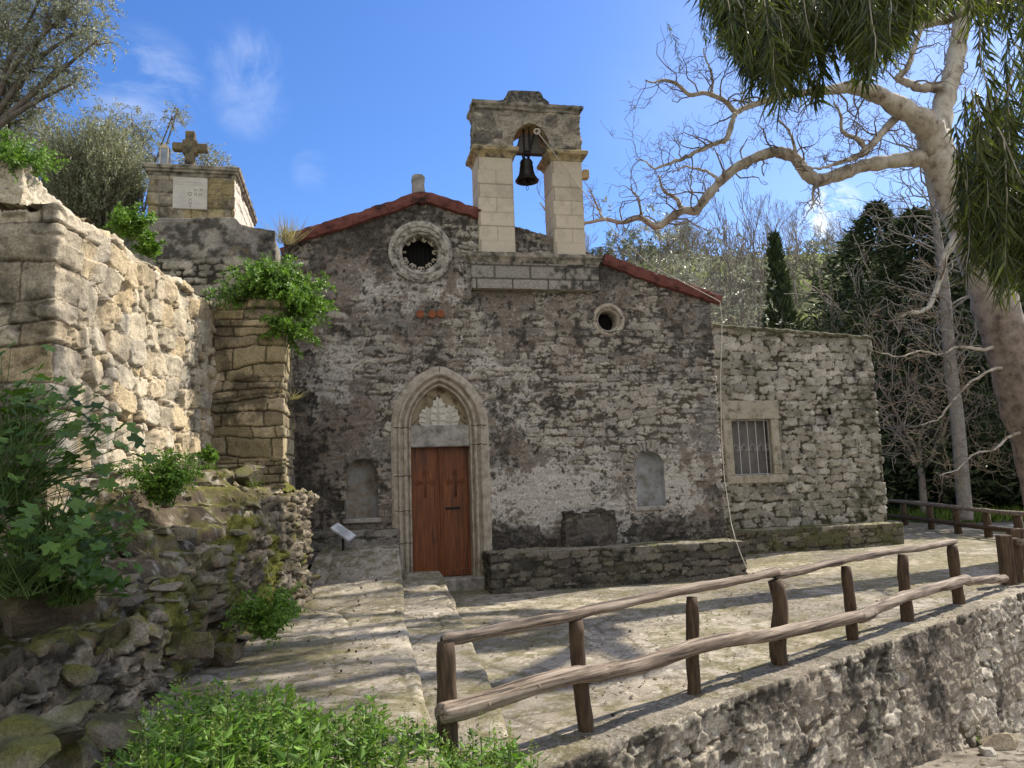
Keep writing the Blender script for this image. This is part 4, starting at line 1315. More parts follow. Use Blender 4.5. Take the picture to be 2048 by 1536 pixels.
def ground_z(x, y):
    s = side_of_wall(x, y)
    terr = -0.45
    low = low_ground(x, y)
    z = np.where(s > -0.2, low, terr)
    z = np.where((y > 13) | ((x > 9) & (s < -0.2)), np.minimum(z, 0) * ss(22, 12, y) - 0.25 * ss(12, 22, y), z)
    z = np.where((y > 12) & (s > -0.2), -2.1 + 2.0 * ss(12, 26, y), z)
    z = z + hill(x, y)
    # the slope on the left, held by the old walls
    lt = 4.15 + 0.25 * np.maximum(-4.6 - x, 0) + 1.6 * ss(11.6, 12.2, y) * ss(-3.3, -4.2, x) * 1.0
    lm = ss(-4.15, -4.3, x) * ss(6.6, 6.75, y)
    lm = np.where(y > 11.9, ss(-3.2, -4.2, x), lm)
    lt = lt - 3.4 * ss(15, 32, y)
    z = z * (1 - lm) + lt * lm
    z = np.where((x < -2.9) & (y < 6.6), np.maximum(z, 0.2 + 0.35 * np.maximum(-2.9 - x, 0)), z)
    return z

def stretched(lo, hi, n, c, fine):
    t = np.linspace(-1, 1, n)
    k = fine
    sh = np.sinh(k * t) / np.sinh(k)
    return np.where(t < 0, c + (c - lo) * sh, c + (hi - c) * sh)
gx = stretched(-160, 190, 560, 2.5, 5.6)
gy = stretched(-40, 230, 520, 6.5, 5.2)
GX, GY = np.meshgrid(gx, gy)
GZ = ground_z(GX, GY)
n1 = fbm(GX * 2.1, GY * 2.1, 4, 211)
n2 = fbm(GX * 13, GY * 13, 3, 212)
c = pal(n1 * 1.6 - 0.3, [(0.10, 0.085, 0.065), (0.20, 0.175, 0.14), (0.27, 0.24, 0.195)])
c = mixc(c, (0.34, 0.31, 0.26), ss(0.66, 0.74, n2))
c = mixc(c, (0.05, 0.038, 0.026), ss(0.62, 0.7, fbm(GX * 7, GY * 7, 3, 214)))
grass = mixc((0.045, 0.065, 0.018), (0.09, 0.085, 0.035), fbm(GX * 0.5, GY * 0.5, 4, 213))
grass = mixc(grass, (0.16, 0.20, 0.03), ss(0.50, 0.62, fbm(GX * 0.05, GY * 0.09, 3, 219)) * ss(60, 75, GY))
gm = np.clip(ss(26.5, 29, GY) + ss(-4.1, -4.5, GX), 0, 1)
c = mixc(c, grass, gm)
struct(mesh_obj('ground', np.stack([GX, GY, GZ], -1), [grid_faces(*GX.shape)], M['earth'], None, c))

def flags(x, y, seed, cell=0.55, asp=1.3):
    wx, wy = 0.09 * (fbm(x * 2, y * 2, 3, seed) - 0.5), 0.09 * (fbm(x * 2, y * 2, 3, seed + 1) - 0.5)
    sid, e1, _, _ = voro((x + wx) / (cell * asp), (y + wy) / cell, seed, 0.9)
    return sid, e1 * cell

def pave_colour(x, y, sid, ed, seed, mossy):
    c = pal(sid, [(0.35, 0.305, 0.24), (0.43, 0.38, 0.30), (0.31, 0.275, 0.22), (0.39, 0.34, 0.255), (0.37, 0.33, 0.275)])
    a = fbm(x * 1.8, y * 1.8, 5, seed + 5, 0.6)
    b = fbm(x * 9, y * 9, 4, seed + 6, 0.6)
    d = fbm(x * 26, y * 26, 3, seed + 8)
    c = c * (0.50 + 0.86 * a)[..., None]
    g = fbm(x * 5 + y * 1.5, y * 14, 4, seed + 14, 0.6)
    c = mixc(c, (0.165, 0.138, 0.098), ss(0.46, 0.58, 0.4 * b + 0.3 * d + 0.3 * g) * 0.85)
    c = mixc(c, (0.60, 0.555, 0.47), ss(0.57, 0.66, 0.5 * d + 0.25 * b + 0.25 * g) * 0.85)
    c = mixc(c, (0.12, 0.10, 0.07), (1 - ss(0.006, 0.022, ed)) * ss(0.36, 0.50, fbm(x * 1.1, y * 1.1, 3, seed + 9)) * 0.72)
    m = ss(0.48, 0.62, 0.55 * fbm(x * 0.9, y * 0.9, 5, seed + 11, 0.6) + 0.45 * b + mossy)
    big = ss(0.47, 0.62, fbm(x * 0.55, y * 0.8, 4, seed + 21, 0.55))
    c = c * (1 - 0.34 * big)[..., None]
    return mixc(c, mixc((0.17, 0.155, 0.055), (0.095, 0.085, 0.04), d), m * 0.6)

def pz(x, y):
    return 0.006 * y - 0.02

yy = [3.6]
while yy[-1] < 27:
    yy.append(yy[-1] + 0.0042 * yy[-1])
yy = np.array(yy)
xx = np.arange(-2.4, 13.4, 0.026)
X, Y = np.meshgrid(xx, yy)
sid, ed = flags(X, Y, 221, 0.78, 1.35)
b = fbm(X * 9, Y * 9, 4, 227, 0.6)
Zp = pz(X, Y) + 0.010 * ss(0, 0.03, ed) + 0.012 * (sid - 0.5) + 0.008 * (b - 0.5) + 0.03 * (fbm(X * 0.8, Y * 0.8, 2, 229) - 0.5)
cp = pave_colour(X, Y, sid, ed, 231, 0.05 * ss(12, 15, Y) * ss(2, 6, X) + 0.03)
sd = side_of_wall(X, Y)
inside = (sd < -0.34) & ((X < 12.9) | (Y < 18)) & ~((X < -1.2) & (Y > 10))
keep = inside[:-1, :-1] & inside[1:, 1:]
struct(mesh_obj('terrace_paving', np.stack([X, Y, Zp], -1), [grid_faces(*X.shape, keep=keep)], M['paving'], None, cp))
# gravel track beyond the far fence
xx, yy = np.arange(12.0, 30, 0.1), np.arange(15, 31, 0.1)
X, Y = np.meshgrid(xx, yy)
Zt = 0.05 + 0.03 * (fbm(X * 3, Y * 3, 3, 241) - 0.5) + 0 * X
cg = pal(fbm(X * 4, Y * 4, 5, 242) * 1.6 - 0.3, [(0.13, 0.12, 0.105), (0.25, 0.235, 0.21), (0.33, 0.315, 0.29)])
inn = (X > 12.4 + 0.1 * np.sin(Y)) & (X < 16.2 + 0.10 * (Y - 18) + 0.3 * np.sin(Y * 0.9)) & (Y < 30)
struct(mesh_obj('gravel_track', np.stack([X, Y, Zt], -1), [grid_faces(*X.shape, keep=inn[:-1, :-1] & inn[1:, 1:])], M['earth'], None, cg))

# raised path along the left (two levels, sloping up to the church)
UP_E = [(at_depth(px, py, d)) for px, py, d in ((796, 1086, 13.05), (797, 1093, 12.5), (798, 1112, 12.0), (804, 1157, 11.4), (807, 1200, 10.2), (810, 1244, 9.0), (829, 1304, 7.6), (846, 1384, 6.2), (868, 1462, 5.1), (900, 1560, 4.2))]
MID_E = [(at_depth(px, py, d)) for px, py, d in ((880, 1144, 12.55), (890, 1163, 11.8), (913, 1216, 10.2), (934, 1262, 8.8), (968, 1338, 7.3), (1000, 1402, 6.2))]
MID_E.append(np.array([MID_E[-1][0] + 0.13, 5.4, -0.09]))
UP_E.append(np.array([UP_E[-1][0] + 0.03, 3.9, -0.2]))
def edge_interp(E, y, k):
    E = np.array(E)[::-1]
    return np.interp(y, E[:, 1], E[:, k])
def path_sheet(name, E, xl, y0, y1, seed, riser, mossy, bow=0.0):
    yy = [y0]
    while yy[-1] < y1:
        yy.append(yy[-1] + 0.0030 * yy[-1])
    yy = np.minimum(np.array(yy), y1)
    xe = edge_interp(E, yy, 0) + 0.05 * (fbm(yy * 1.5, yy * 0, 4, seed + 40) - 0.5)
    ze = edge_interp(E, yy, 2)
    n = int((xe.mean() - xl) / 0.02)
    t = np.linspace(0, 1, n)[None, :]
    X = xl + (xe[:, None] - xl) * t
    Y = np.broadcast_to(yy[:, None], X.shape)
    sid, ed = flags(X, Y, seed, 0.8, 1.2)
    b = fbm(X * 9, Y * 9, 4, seed + 2, 0.6)
    Z = ze[:, None] + 0.012 * ss(0, 0.04, ed) + 0.014 * (sid - 0.5) + 0.012 * (b - 0.5) - 0.02 * ss(0.98, 1.0, t) + 0.03 * (fbm(X, Y, 2, seed + 77) - 0.5)
    C = pave_colour(X, Y, sid, ed, seed, mossy)
    # riser along the free edge
    k = 12
    rx = np.repeat(X[:, -1:], k, 1) + 0.018 * (fbm(np.repeat(yy[:, None], k, 1) * 4, np.arange(k)[None] * 0.4 + 0 * yy[:, None], 3, seed + 5) - 0.3)
    rz = Z[:, -1:] - np.linspace(0.02, riser, k)[None]
    rc = np.repeat(C[:, -1:], k, 1) * 0.7
    P = np.stack([np.concatenate([X, rx], 1), np.concatenate([Y, np.repeat(yy[:, None], k, 1)], 1), np.concatenate([Z, rz], 1)], -1)
    # far end face
    e = np.stack([P[-1], P[-1] + (0, 0.01, 0), P[-1] + (0, 0.012, -0.55)])[1:]
    P = np.concatenate([P, e])
    C = np.concatenate([C, rc], 1)
    C = np.concatenate([C, np.repeat(C[-1:], 2, 0) * 0.6])
    return struct(mesh_obj(name, P, [grid_faces(*P.shape[:2])], M['paving'], None, C))
path_sheet('stone_path', UP_E, -3.1, 3.9, 13.2, 251, 0.55, 0.055)
path_sheet('stone_step', MID_E, -2.0, 5.4, 12.55, 261, 0.45, 0.02)
# narrow grey ledge at the foot of the front wall, left of the door
l0, l1 = FC.px(583, 1058, 0.3)[0], FC.px(796, 1055, 0.3)[0]
lz = FC.px(700, 1062, 0.38)[1]
o = wall('stone_ledge', [FC.xy(l0, 0), FC.xy(l0, 0.4), FC.xy(l1, 0.4), FC.xy(l1, 0)], lz - 0.5, lz, 0.02,
     tex_coursed(89, [(0.20, 0.18, 0.155), (0.26, 0.24, 0.21), (0.16, 0.145, 0.125)], (0.1, 0.2), (0.3, 0.7), 0.015, (0.06, 0.055, 0.045), 0.6, 0.15), M['facade'], None, top=0.38)
tag(o, 'low grey stone ledge at the wall foot below the dark blind niche', 'ledge')

# ------------------------------------------------------------------ terrace retaining wall
def on_wall(t, out=0.0):
    return WALL_A + WALL_D * t + WN * out
tw = thing('terrace_wall', 'long sunlit rubble wall holding up the paved terrace under the log fence', 'wall', (*on_wall(4), -0.5))
T0, T1 = -3.4, 10.22
def rw_tex(S, V, top, P):
    f1 = tex_rubble(301, [(0.46, 0.405, 0.32), (0.58, 0.525, 0.435), (0.36, 0.315, 0.245), (0.50, 0.45, 0.365)], 0.20, 0.10, 1.9, 0.45, 0.045, (0.11, 0.088, 0.06), 0.75, 0.06, slant=0.3, chip=0.55)
    h, c = f1(S, V, top, P)
    n = fbm(S * 1.1, V * 1.3, 5, 305, 0.6)
    m = ss(0.46, 0.58, n) * (~top)
    pl = np.array((0.25, 0.21, 0.16)) * (0.7 + 0.6 * fbm(S * 7, V * 7, 4, 306, 0.6))[..., None]
    c = mixc(c, pl, m * 0.75)
    h = h * (1 - 0.4 * m) + m * 0.014 + 0.03 * (fbm(S * 8, V * 8, 5, 307, 0.65) - 0.5)
    c = stains(c, S, V, 309, 0.85, 1.6, (0.035, 0.031, 0.025))
    zt = 0.04 - V
    c = stains(c, S, V, 310, 0.8 * ss(0.75, 0.1, zt) * (~top), 3.0, (0.030, 0.027, 0.022))
    c = np.where(top[..., None], mixc(c, pave_colour(P[..., 0], P[..., 1], _h(np.floor(S * 1.7), np.zeros(S.shape), 3), np.abs(np.mod(S * 1.7, 1) - 0.5) / 1.7, 311, 0.0), 0.85), c)
    h = np.where(top, h * 0.25, h)
    return h, c
E1 = on_wall(T1)
wall('wall_face', [tuple(on_wall(T0 - 0.0)), tuple(E1), tuple(E1 + np.array([0.75, 1.6]))], lambda S: np.interp(S, [0, 13.5, 15.5], [-0.8, -2.2, -2.3]),
     lambda S: np.interp(S, [0, T1 - T0, T1 - T0 + 2], [0.015, 0.075, 0.08]) + 0.02 * (fbm(S * 1.2, S * 0, 3, 7) - 0.5), 0.0185, rw_tex, M['facade'], tw, top=0.40)

# ------------------------------------------------------------------ log fence
def fence_pt(px, py, out=0.0):
    """point of the fence's vertical plane seen at a photo pixel"""
    r = ray(px, py)
    o = on_wall(0, -0.33 + out)
    n = WN
    t = ((o - CAM[:2]) @ n) / (r[:2] @ n)
    return CAM + r * t
def smooth_path(P, k=6):
    P = np.asarray(P, float)
    d = np.arange(len(P))
    t = np.linspace(0, len(P) - 1, (len(P) - 1) * k + 1)
    out = np.stack([np.interp(t, d, P[:, i]) for i in range(3)], 1)
    for _ in range(2):
        out[1:-1] = 0.25 * out[:-2] + 0.5 * out[1:-1] + 0.25 * out[2:]
    return out
fence = thing('log_fence', 'rustic fence of crooked peeled logs along the terrace edge', 'fence', fence_pt(1400, 1390))
POSTS = [((890, 1284), (893, 1500), 19), ((1150, 1240), (1175, 1466), 14.5), ((1384, 1194), (1385, 1390), 13), ((1549, 1160), (1565, 1334), 15), ((1690, 1133), (1709, 1288), 11), ((1804, 1109), (1815, 1244), 11.5), ((1902, 1090), (1919, 1206), 10.5)]
rng = np.random.default_rng(31)
for k, (a, b, hw) in enumerate(POSTS):
    A_, B_ = fence_pt(*a), fence_pt(*b)
    B_[2] = -0.12
    r0 = hw * A_[1] / FPX
    n = 12
    P = A_ + (B_ - A_) * np.linspace(0, 1, n)[:, None]
    P[:, :2] += 0.012 * np.stack([fbm(np.arange(n) * 0.35 + 7 * k, np.zeros(n), 2, 50 + k) - 0.5, fbm(np.arange(n) * 0.35, np.ones(n) * k, 2, 70 + k) - 0.5], 1) * 2
    if k == 3:
        P[:, 0] += 0.03 * np.sin(np.linspace(0, 7, n))
    rr = r0 * (1 + 0.035 * rng.normal(size=n)) * np.linspace(0.94, 1.06, n)
    rr[0] *= 0.9
    mb = MB()
    mb.tube(P, rr, 14, True, 0.035, rng)
    mb.build('post', M['post'], fence, smooth=True)
def rail(pts, r, name='rail', out=0.05, taper=(1, 1)):
    P = smooth_path([fence_pt(x, y, out) for x, y in pts], 9)
    n = len(P)
    s = np.linspace(0, 1, n)
    rr = r * (taper[0] + (taper[1] - taper[0]) * s) * (1 + 0.22 * (fbm(s * 11, s * 0 + r * 90, 4, int(r * 9000)) - 0.5) * 2)
    P = P + 0.010 * np.stack([fbm(s * 14 + k, s * 0, 3, 40 + k) - 0.5 for k in range(3)], 1) * 2
    rr[0] *= 0.8; rr[-1] *= 0.8
    mb = MB()
    mb.tube(P, rr, 16, True, 0.03, rng)
    for j in rng.integers(4, n - 4, 4):
        d = rng.normal(size=3); d[2] = abs(d[2]) * .4; d /= np.linalg.norm(d)
        mb.tube([P[j] + d * r * 0.7, P[j] + d * r * 1.12], [r * 0.42, r * 0.2], 7)
    mb.build(name, M['rail'], fence, smooth=True)
rail(((886, 1281), (940, 1272), (1000, 1260), (1080, 1244), (1160, 1227), (1240, 1208), (1320, 1190), (1386, 1177), (1450, 1165), (1500, 1157), (1556, 1143)), 0.041, 'top_rail', 0.0)
rail(((1548, 1151), (1600, 1142), (1660, 1126), (1720, 1114), (1780, 1104), (1850, 1094), (1912, 1083)), 0.044, 'top_rail', 0.0, (0.95, 0.85))
rail(((878, 1428), (930, 1415), (1000, 1393), (1080, 1366), (1150, 1350), (1210, 1343), (1255, 1337), (1320, 1318), (1385, 1295), (1450, 1280), (1520, 1272), (1575, 1262), (1640, 1250), (1722, 1231)), 0.062, 'lower_rail', 0.10, (1.0, 0.92))
rail(((1716, 1236), (1755, 1216), (1800, 1196), (1850, 1182), (1900, 1168), (1936, 1158)), 0.068, 'lower_rail', 0.10, (0.95, 1.0))
rail(((1930, 1163), (1970, 1160), (2012, 1157)), 0.055, 'lower_rail', 0.05)
# second run of fence: heavy gate posts at the corner
gp = thing('corner_fence', 'heavy square brown posts with a log stub at the end of the log fence', 'fence', at_depth(2030, 1170, 11.8))
def sqpost(px0, px1, pyt, pyb, d, dep, parent, zb=None):
    c0 = at_depth(px0, pyb, d); c1 = at_depth(px1, pyb, d)
    zt = at_depth((px0 + px1) / 2, pyt, d)[2]
    fr = Frame(c0[0], c0[1], math.degrees(math.atan2(c1[1] - c0[1], c1[0] - c0[0])) - 8)
    mb = MB()
    w = np.linalg.norm(c1 - c0)
    mb.fbox(fr, 0, w, -dep, 0, c0[2] - 0.1 if zb is None else zb, zt, 0.014)
    return mb.build('post', M['post'], parent)
sqpost(2012, 2035, 1070, 1172, 11.8, 0.18, gp)
sqpost(2036, 2052, 1076, 1180, 11.9, 0.14, gp)
sqpost(2026, 2050, 1057, 1100, 13.4, 0.2, gp, 0.0)
mb = MB()
mb.tube([at_depth(2037, 1086, 11.78), at_depth(2075, 1083, 11.9), at_depth(2160, 1076, 12.3)], 0.055, 12, True, 0.04, rng)
mb.build('log_stub', M['rail'], gp, smooth=True)
# far fence
ff = thing('post_fence', 'brown post and rail fence beside the gravel track beyond the terrace', 'fence', (12.4, 21, 0))
FB = [(1811, 1055), (1864, 1062), (1917, 1070), (1978, 1077), (2041, 1084)]
FT = [(1811, 1003), (1864, 1009), (1917, 1014), (1978, 1020), (2041, 1027)]
fpts = []
for (bx, by), (tx, ty) in zip(FB, FT):
    B_ = at_z(bx, by, 0.08)
    zt = at_depth(tx, ty, B_[1])[2]
    fpts.append((B_, zt))
first = 2 * fpts[0][0] - fpts[1][0]
fpts = [(first, fpts[0][1])] + fpts + [(2 * fpts[-1][0] - fpts[-2][0], fpts[-1][1])]
for B_, zt in fpts:
    mb = MB()
    mb.tube([B_ + (0, 0, -0.15), B_ + (0, 0, 0.4), (B_[0], B_[1], zt - 0.03)], [0.095, 0.09, 0.09], 10, True, 0.05, rng)
    mb.build('post', M['post'], ff, smooth=True)
for nm, f, r in (('top_rail', 1.0, 0.055), ('lower_rail', 0.42, 0.06)):
    P = smooth_path([(B_[0] - 0.05, B_[1], B_[2] + (zt - B_[2]) * f + 0.01 * rng.normal()) for B_, zt in fpts], 5)
    mb = MB()
    mb.tube(P, r * (1 + 0.1 * rng.normal(size=len(P))), 10, True, 0.05, rng)
    mb.build(nm, M['rail'] if f == 1.0 else M['post'], ff, smooth=True)

# ------------------------------------------------------------------ old walls on the left
lw = thing('old_rubble_wall', 'high old rubble wall of cream stones catching the sun, with a pier at its end', 'wall', (-3.95, 8.5, 2))
CA = at_depth(104, 700, 6.5)
PA = at_depth(424, 760, 10.45)
PB = at_depth(566, 760, 10.45)
xA = CA[0]
ZW = 4.45
A_pts = [(-8.5, 6.6), (xA, 6.5), (PA[0] + 0.0, PA[1] + 0.02)]
SA1 = 8.5 + xA
def A_blocks(S, V):
    return (S < SA1 + 0.55 + 0.5 * (fbm(V * 1.5, V * 0, 2, 3) - 0.5)) & (S > SA1 - 6)
def A_top(S):
    return ZW - 0.05 + 0.10 * (fbm(S * 2.3, S * 0, 3, 17) - 0.5) - 0.07 * ss(SA1 + 0.2, SA1 - 0.3, S)
fA = tex_rubble(321, [(0.47, 0.395, 0.275), (0.55, 0.48, 0.365), (0.40, 0.355, 0.28), (0.50, 0.39, 0.235), (0.52, 0.45, 0.34)], 0.29, 0.14, 1.25, 0.42, 0.085, (0.155, 0.12, 0.08), 0.34, 0.0, A_blocks, rad=0.035, tight=0.02, slant=0.4, chip=0.22)
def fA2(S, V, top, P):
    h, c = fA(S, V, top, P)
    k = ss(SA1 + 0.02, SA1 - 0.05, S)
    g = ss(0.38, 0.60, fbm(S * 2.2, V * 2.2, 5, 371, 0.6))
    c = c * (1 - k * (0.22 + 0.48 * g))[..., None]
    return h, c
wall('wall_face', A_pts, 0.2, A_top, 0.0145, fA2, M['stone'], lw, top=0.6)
PCOL = [(0.40, 0.325, 0.205), (0.32, 0.26, 0.17), (0.48, 0.40, 0.275), (0.23, 0.19, 0.13), (0.42, 0.33, 0.185)]
fB1 = tex_coursed(331, PCOL, (0.13, 0.42), (0.22, 0.62), 0.05, (0.035, 0.028, 0.02), 0.6, 0.25, 0.10, 0.02, neat=True)
fB2 = tex_coursed(337, PCOL, (0.06, 0.17), (0.20, 0.55), 0.05, (0.035, 0.028, 0.02), 0.6, 0.25, 0.07, 0.018, neat=True)
def fB(S, V, top, P):
    h1, c1 = fB1(S, V, top, P)
    h2, c2 = fB2(S, V, top, P)
    m = (np.mod(V * 0.9 + 0.10 * fbm(S * 1.2, V, 2, 338) + 0.25, 1.0) < 0.34)
    c = np.where(m[..., None], c2, c1)
    c = stains(c, S, V, 339, 0.75, 1.3, (0.055, 0.045, 0.03))
    return np.where(m, h2, h1), c
PZ = at_depth(495, 601, 10.45)[2]
wall('pier', [tuple(PA[:2] + (-0.1, 0.0)), tuple(PB[:2]), tuple(PB[:2] + (-0.20, 1.15)), tuple(PB[:2] + (-1.2, 1.3))], 0.2, lambda S: PZ + 0.05 * (fbm(S * 3, S * 0, 2, 5) - 0.5), 0.0145, fB, M['stone'], lw, top=0.7)
mb = MB()
F0 = Frame(0, 0, 0)
mb.fbox(F0, -8.4, xA - 0.2, -12.0, -6.75, -0.3, ZW - 0.4, 0.02)
mb.build('wall_core', M['trim_grey'], lw)
# parapet on top, set back
pp0, pp1 = at_depth(46, 330, 7.1), at_depth(186, 447, 8.9)
wall('parapet', [(pp0[0] - 1.6, pp0[1] + 0.05), (pp0[0], pp0[1]), (pp1[0], pp1[1]), (pp1[0] - 0.1, 11.3)], ZW - 0.2, lambda S: np.interp(S, [0, 1.6, 4, 6], [at_depth(46, 322, 7.1)[2]] * 2 + [4.75, 4.6]), 0.018,
     tex_rubble(341, LIME, 0.3, 0.18, 1.3, 0.6, 0.02, stain=0.12, rad=0.02), M['stone'], lw, top=0.3)
# plinth wall that carries the tomb
dP = 11.6
q0, q1, q2 = at_depth(318, 480, dP), at_depth(474, 480, dP), at_depth(550, 480, dP + 0.25)
plz = at_depth(380, 438, dP)[2]
plw = thing('plinth_wall', 'dark blotched rough masonry base under the small tomb', 'wall', (q1[0], q1[1], 4.2))
pS = abs(q1[0] - q0[0]) + 0.6
fP1 = tex_coursed(351, [(0.30, 0.27, 0.215), (0.40, 0.355, 0.28), (0.25, 0.225, 0.185)], (0.10, 0.24), (0.25, 0.7), 0.04, (0.05, 0.045, 0.035), 0.5, 0.05)
def fP(S, V, top, P):
    h, c = fP1(S, V, top, P)
    m = ss(plz - 0.72, plz - 0.55, V + 0.12 * (fbm(S * 2, V * 2, 3, 9) - 0.5))
    n = fbm(S * 3, V * 3, 5, 352, 0.6)
    r = pal(n * 1.6 - 0.3, [(0.14, 0.125, 0.11), (0.25, 0.225, 0.195), (0.35, 0.32, 0.27)])
    r = stains(r, S, V, 353, 0.8, 2.2)
    r = mixc(r, (0.30, 0.22, 0.09), ss(0.55, 0.65, fbm(S * 4, V * 4, 4, 355)) * 0.5 * ss(pS + 0.5, pS + 0.1, S) * ss(pS - 0.4, pS, S))
    c = mixc(c, r, m)
    c = stains(c, S, V, 354, 0.9 * ss(pS + 0.25, pS + 0.45, S), 3, (0.03, 0.028, 0.024))
    return h * (1 - 0.6 * m) + 0.03 * (n - 0.5), c
wall('masonry_face', [(q0[0] - 0.6, q0[1] - 0.05), tuple(q1[:2]), tuple(q2[:2]), tuple(q2[:2] + (-0.3, 1.6))], 3.6, lambda S: np.interp(S, [0, pS - 0.05, pS + 0.05, pS + 0.62, pS + 0.75], [plz, plz, plz - 0.10, plz - 0.16, plz - 0.3]) + 0.03 * (fbm(S * 4, S * 0, 2, 2) - 0.5), 0.018, fP, M['stone'], plw, top=0.7)
mb = MB()
fr = Frame(q0[0] - 0.6, q0[1], 3)
mb.fbox(fr, 0.0, q1[0] - q0[0] + 0.55, -3.2, -0.15, 3.5, plz - 0.02, 0.02)
mb.build('masonry_core', M['trim_grey'], plw)

# ------------------------------------------------------------------ tomb with plaque, cross and lantern
TD = 12.0
T_l, T_r = at_depth(296, 436, TD), at_depth(468, 438, TD + 0.28)
ang = math.degrees(math.atan2(T_r[1] - T_l[1], T_r[0] - T_l[0]))
TF = Frame(T_l[0], T_l[1], ang)
tw_ = np.linalg.norm((T_r - T_l)[:2])
tb = plz - 0.02
zt0 = TF.px(380, 353)[1]; zt1 = TF.px(380, 329, 0.1)[1]
tomb = thing('tomb', 'small ochre stone tomb with a pale inscribed plaque on its end', 'tomb', TF.w(tw_ / 2, -1, tb))
TL = 2.5
tt = tex_coursed(361, [(0.36, 0.305, 0.215), (0.29, 0.25, 0.185), (0.40, 0.345, 0.25), (0.25, 0.22, 0.17)], (0.19, 0.23), (0.28, 0.5), 0.03, (0.20, 0.165, 0.12), 0.5, 0.0, 0.012, 0.02, neat=True)
def tomb_tex(S, V, top, P):
    h, c = tt(S, V, top, P)
    c = mixc(c, (0.33, 0.25, 0.08), ss(0.54, 0.64, fbm(S * 2.5, V * 2.5, 4, 363)) * 0.45)
    c = stains(c, S, V, 365, 0.6, 2.6)
    side = (S > TL + tw_ + 0.02)
    c = np.where(side[..., None], np.array((0.60, 0.56, 0.48)) * (0.9 + 0.2 * fbm(S * 4, V * 4, 3, 364))[..., None], c)
    return h, c
wall('tomb_body', [TF.xy(0, -TL), TF.xy(0, 0), TF.xy(tw_, 0), TF.xy(tw_, -TL)], tb - 0.1, zt0 + 0.04, 0.016, tomb_tex, M['stone'], tomb, closed=True)
hh = zt1 - zt0
cornice('tomb_cornice', [TF.xy(tw_, -TL), TF.xy(0, -TL), TF.xy(0, 0), TF.xy(tw_, 0), TF.xy(tw_, -TL)], [(-0.02, zt0), (0.015, zt0), (0.025, zt0 + 0.28 * hh), (0.05, zt0 + 0.36 * hh), (0.055, zt0 + 0.55 * hh), (0.09, zt0 + 0.62 * hh), (0.10, zt0 + 0.95 * hh), (0.09, zt1), (-0.5, zt1 + 0.01)], M['weathered_cornice'], tomb, 0.01)
mb = MB(); mb.fbox(TF, -0.06, tw_ + 0.06, -TL - 0.05, 0.06, zt0 + 0.05, zt1 - 0.004, 0.01); mb.build('tomb_lid', M['weathered_cornice'], tomb)
pl = [TF.px(346, 354, 0.03)[0], TF.px(415, 354, 0.03)[0], TF.px(380, 418, 0.03)[1], TF.px(380, 355, 0.03)[1]]
mb = MB(); mb.fbox(TF, pl[0], pl[1], -0.05, 0.035, pl[2], pl[3], 0.008)
plaque = mb.build('plaque', mat_noise('worn_marble', [(0.42, 0.39, 0.34), (0.56, 0.53, 0.47)], 6, 0.7, 0.15, stretch=(1, 1, 3)), tomb)
mb = MB()
def stroke(pts, r=0.0045):
    mb.tube([TF.w(x, 0.036, z) for x, z in pts], r, 5)
pw, ph = pl[1] - pl[0], pl[3] - pl[2]
G = lambda x, y: (pl[0] + pw * x, pl[2] + ph * (1 - y))
circ_ = lambda x, y, r: [G(x + r * math.cos(a), y + r * math.sin(a)) for a in np.linspace(0, 2 * math.pi, 12)]
stroke(circ_(0.50, 0.52, 0.052))
for x in (0.62, 0.66, 0.72, 0.80, 0.86):
    stroke([G(x, 0.36), G(x, 0.43)])
stroke([G(0.80, 0.36), G(0.86, 0.36)])
for x in (0.64, 0.69):
    stroke([G(x, 0.49), G(x, 0.57)])
stroke([G(0.64, 0.49), G(0.69, 0.49)])
stroke([G(0.76, 0.49), G(0.76, 0.57)]); stroke([G(0.84, 0.49), G(0.84, 0.57)]); stroke([G(0.76, 0.53), G(0.84, 0.53)])
for y in (0.68, 0.80):
    stroke([G(0.48, y), G(0.48, y + 0.08)]); stroke([G(0.54, y), G(0.54, y + 0.08)]); stroke([G(0.48, y + 0.0), G(0.54, y + 0.0)])
stroke([G(0.50, 0.92), G(0.54, 0.92)]); stroke([G(0.52, 0.89), G(0.52, 0.96)])
for y in (0.16, 0.24):
    for x in np.arange(0.14, 0.88, 0.075):
        stroke([G(x, y), G(x + 0.03, y + 0.004)], 0.003)
mb.build('inscription', mat_noise('worn_lettering', [(0.20, 0.185, 0.16), (0.30, 0.28, 0.25)], 10, 0.9, 0.0), plaque)
# stepped stone cross
XD = -0.45
def tx(x, y): return TF.px(x, y, XD)
c0 = TF.w(tx(382, 328)[0], XD, zt1)
cross = thing('stone_cross', 'weathered yellowish stone cross standing on the tomb', 'cross', c0)
mb = MB()
uc = tx(381, 300)[0]
wz = [tx(381, y)[1] for y in (329, 303, 289, 265)]
aw = tx(416, 296)[0] - uc
mb.fbox(TF, uc - 0.075, uc + 0.075, XD - 0.08, XD + 0.08, zt1, wz[3], 0.012)
mb.fbox(TF, uc - aw, uc + aw, XD - 0.077, XD + 0.077, wz[1], wz[2], 0.012)
mb.fbox(TF, uc - 0.12, uc + 0.12, XD - 0.083, XD + 0.083, wz[1] - 0.055, wz[2] + 0.055, 0.012)
mb.build('cross_body', mat_noise('yellow_lichen_stone', [(0.035, 0.030, 0.024), (0.12, 0.10, 0.065), (0.22, 0.175, 0.09)], 6, 0.95, 0.6, 0.02, lo=0.36, hi=0.62), cross)
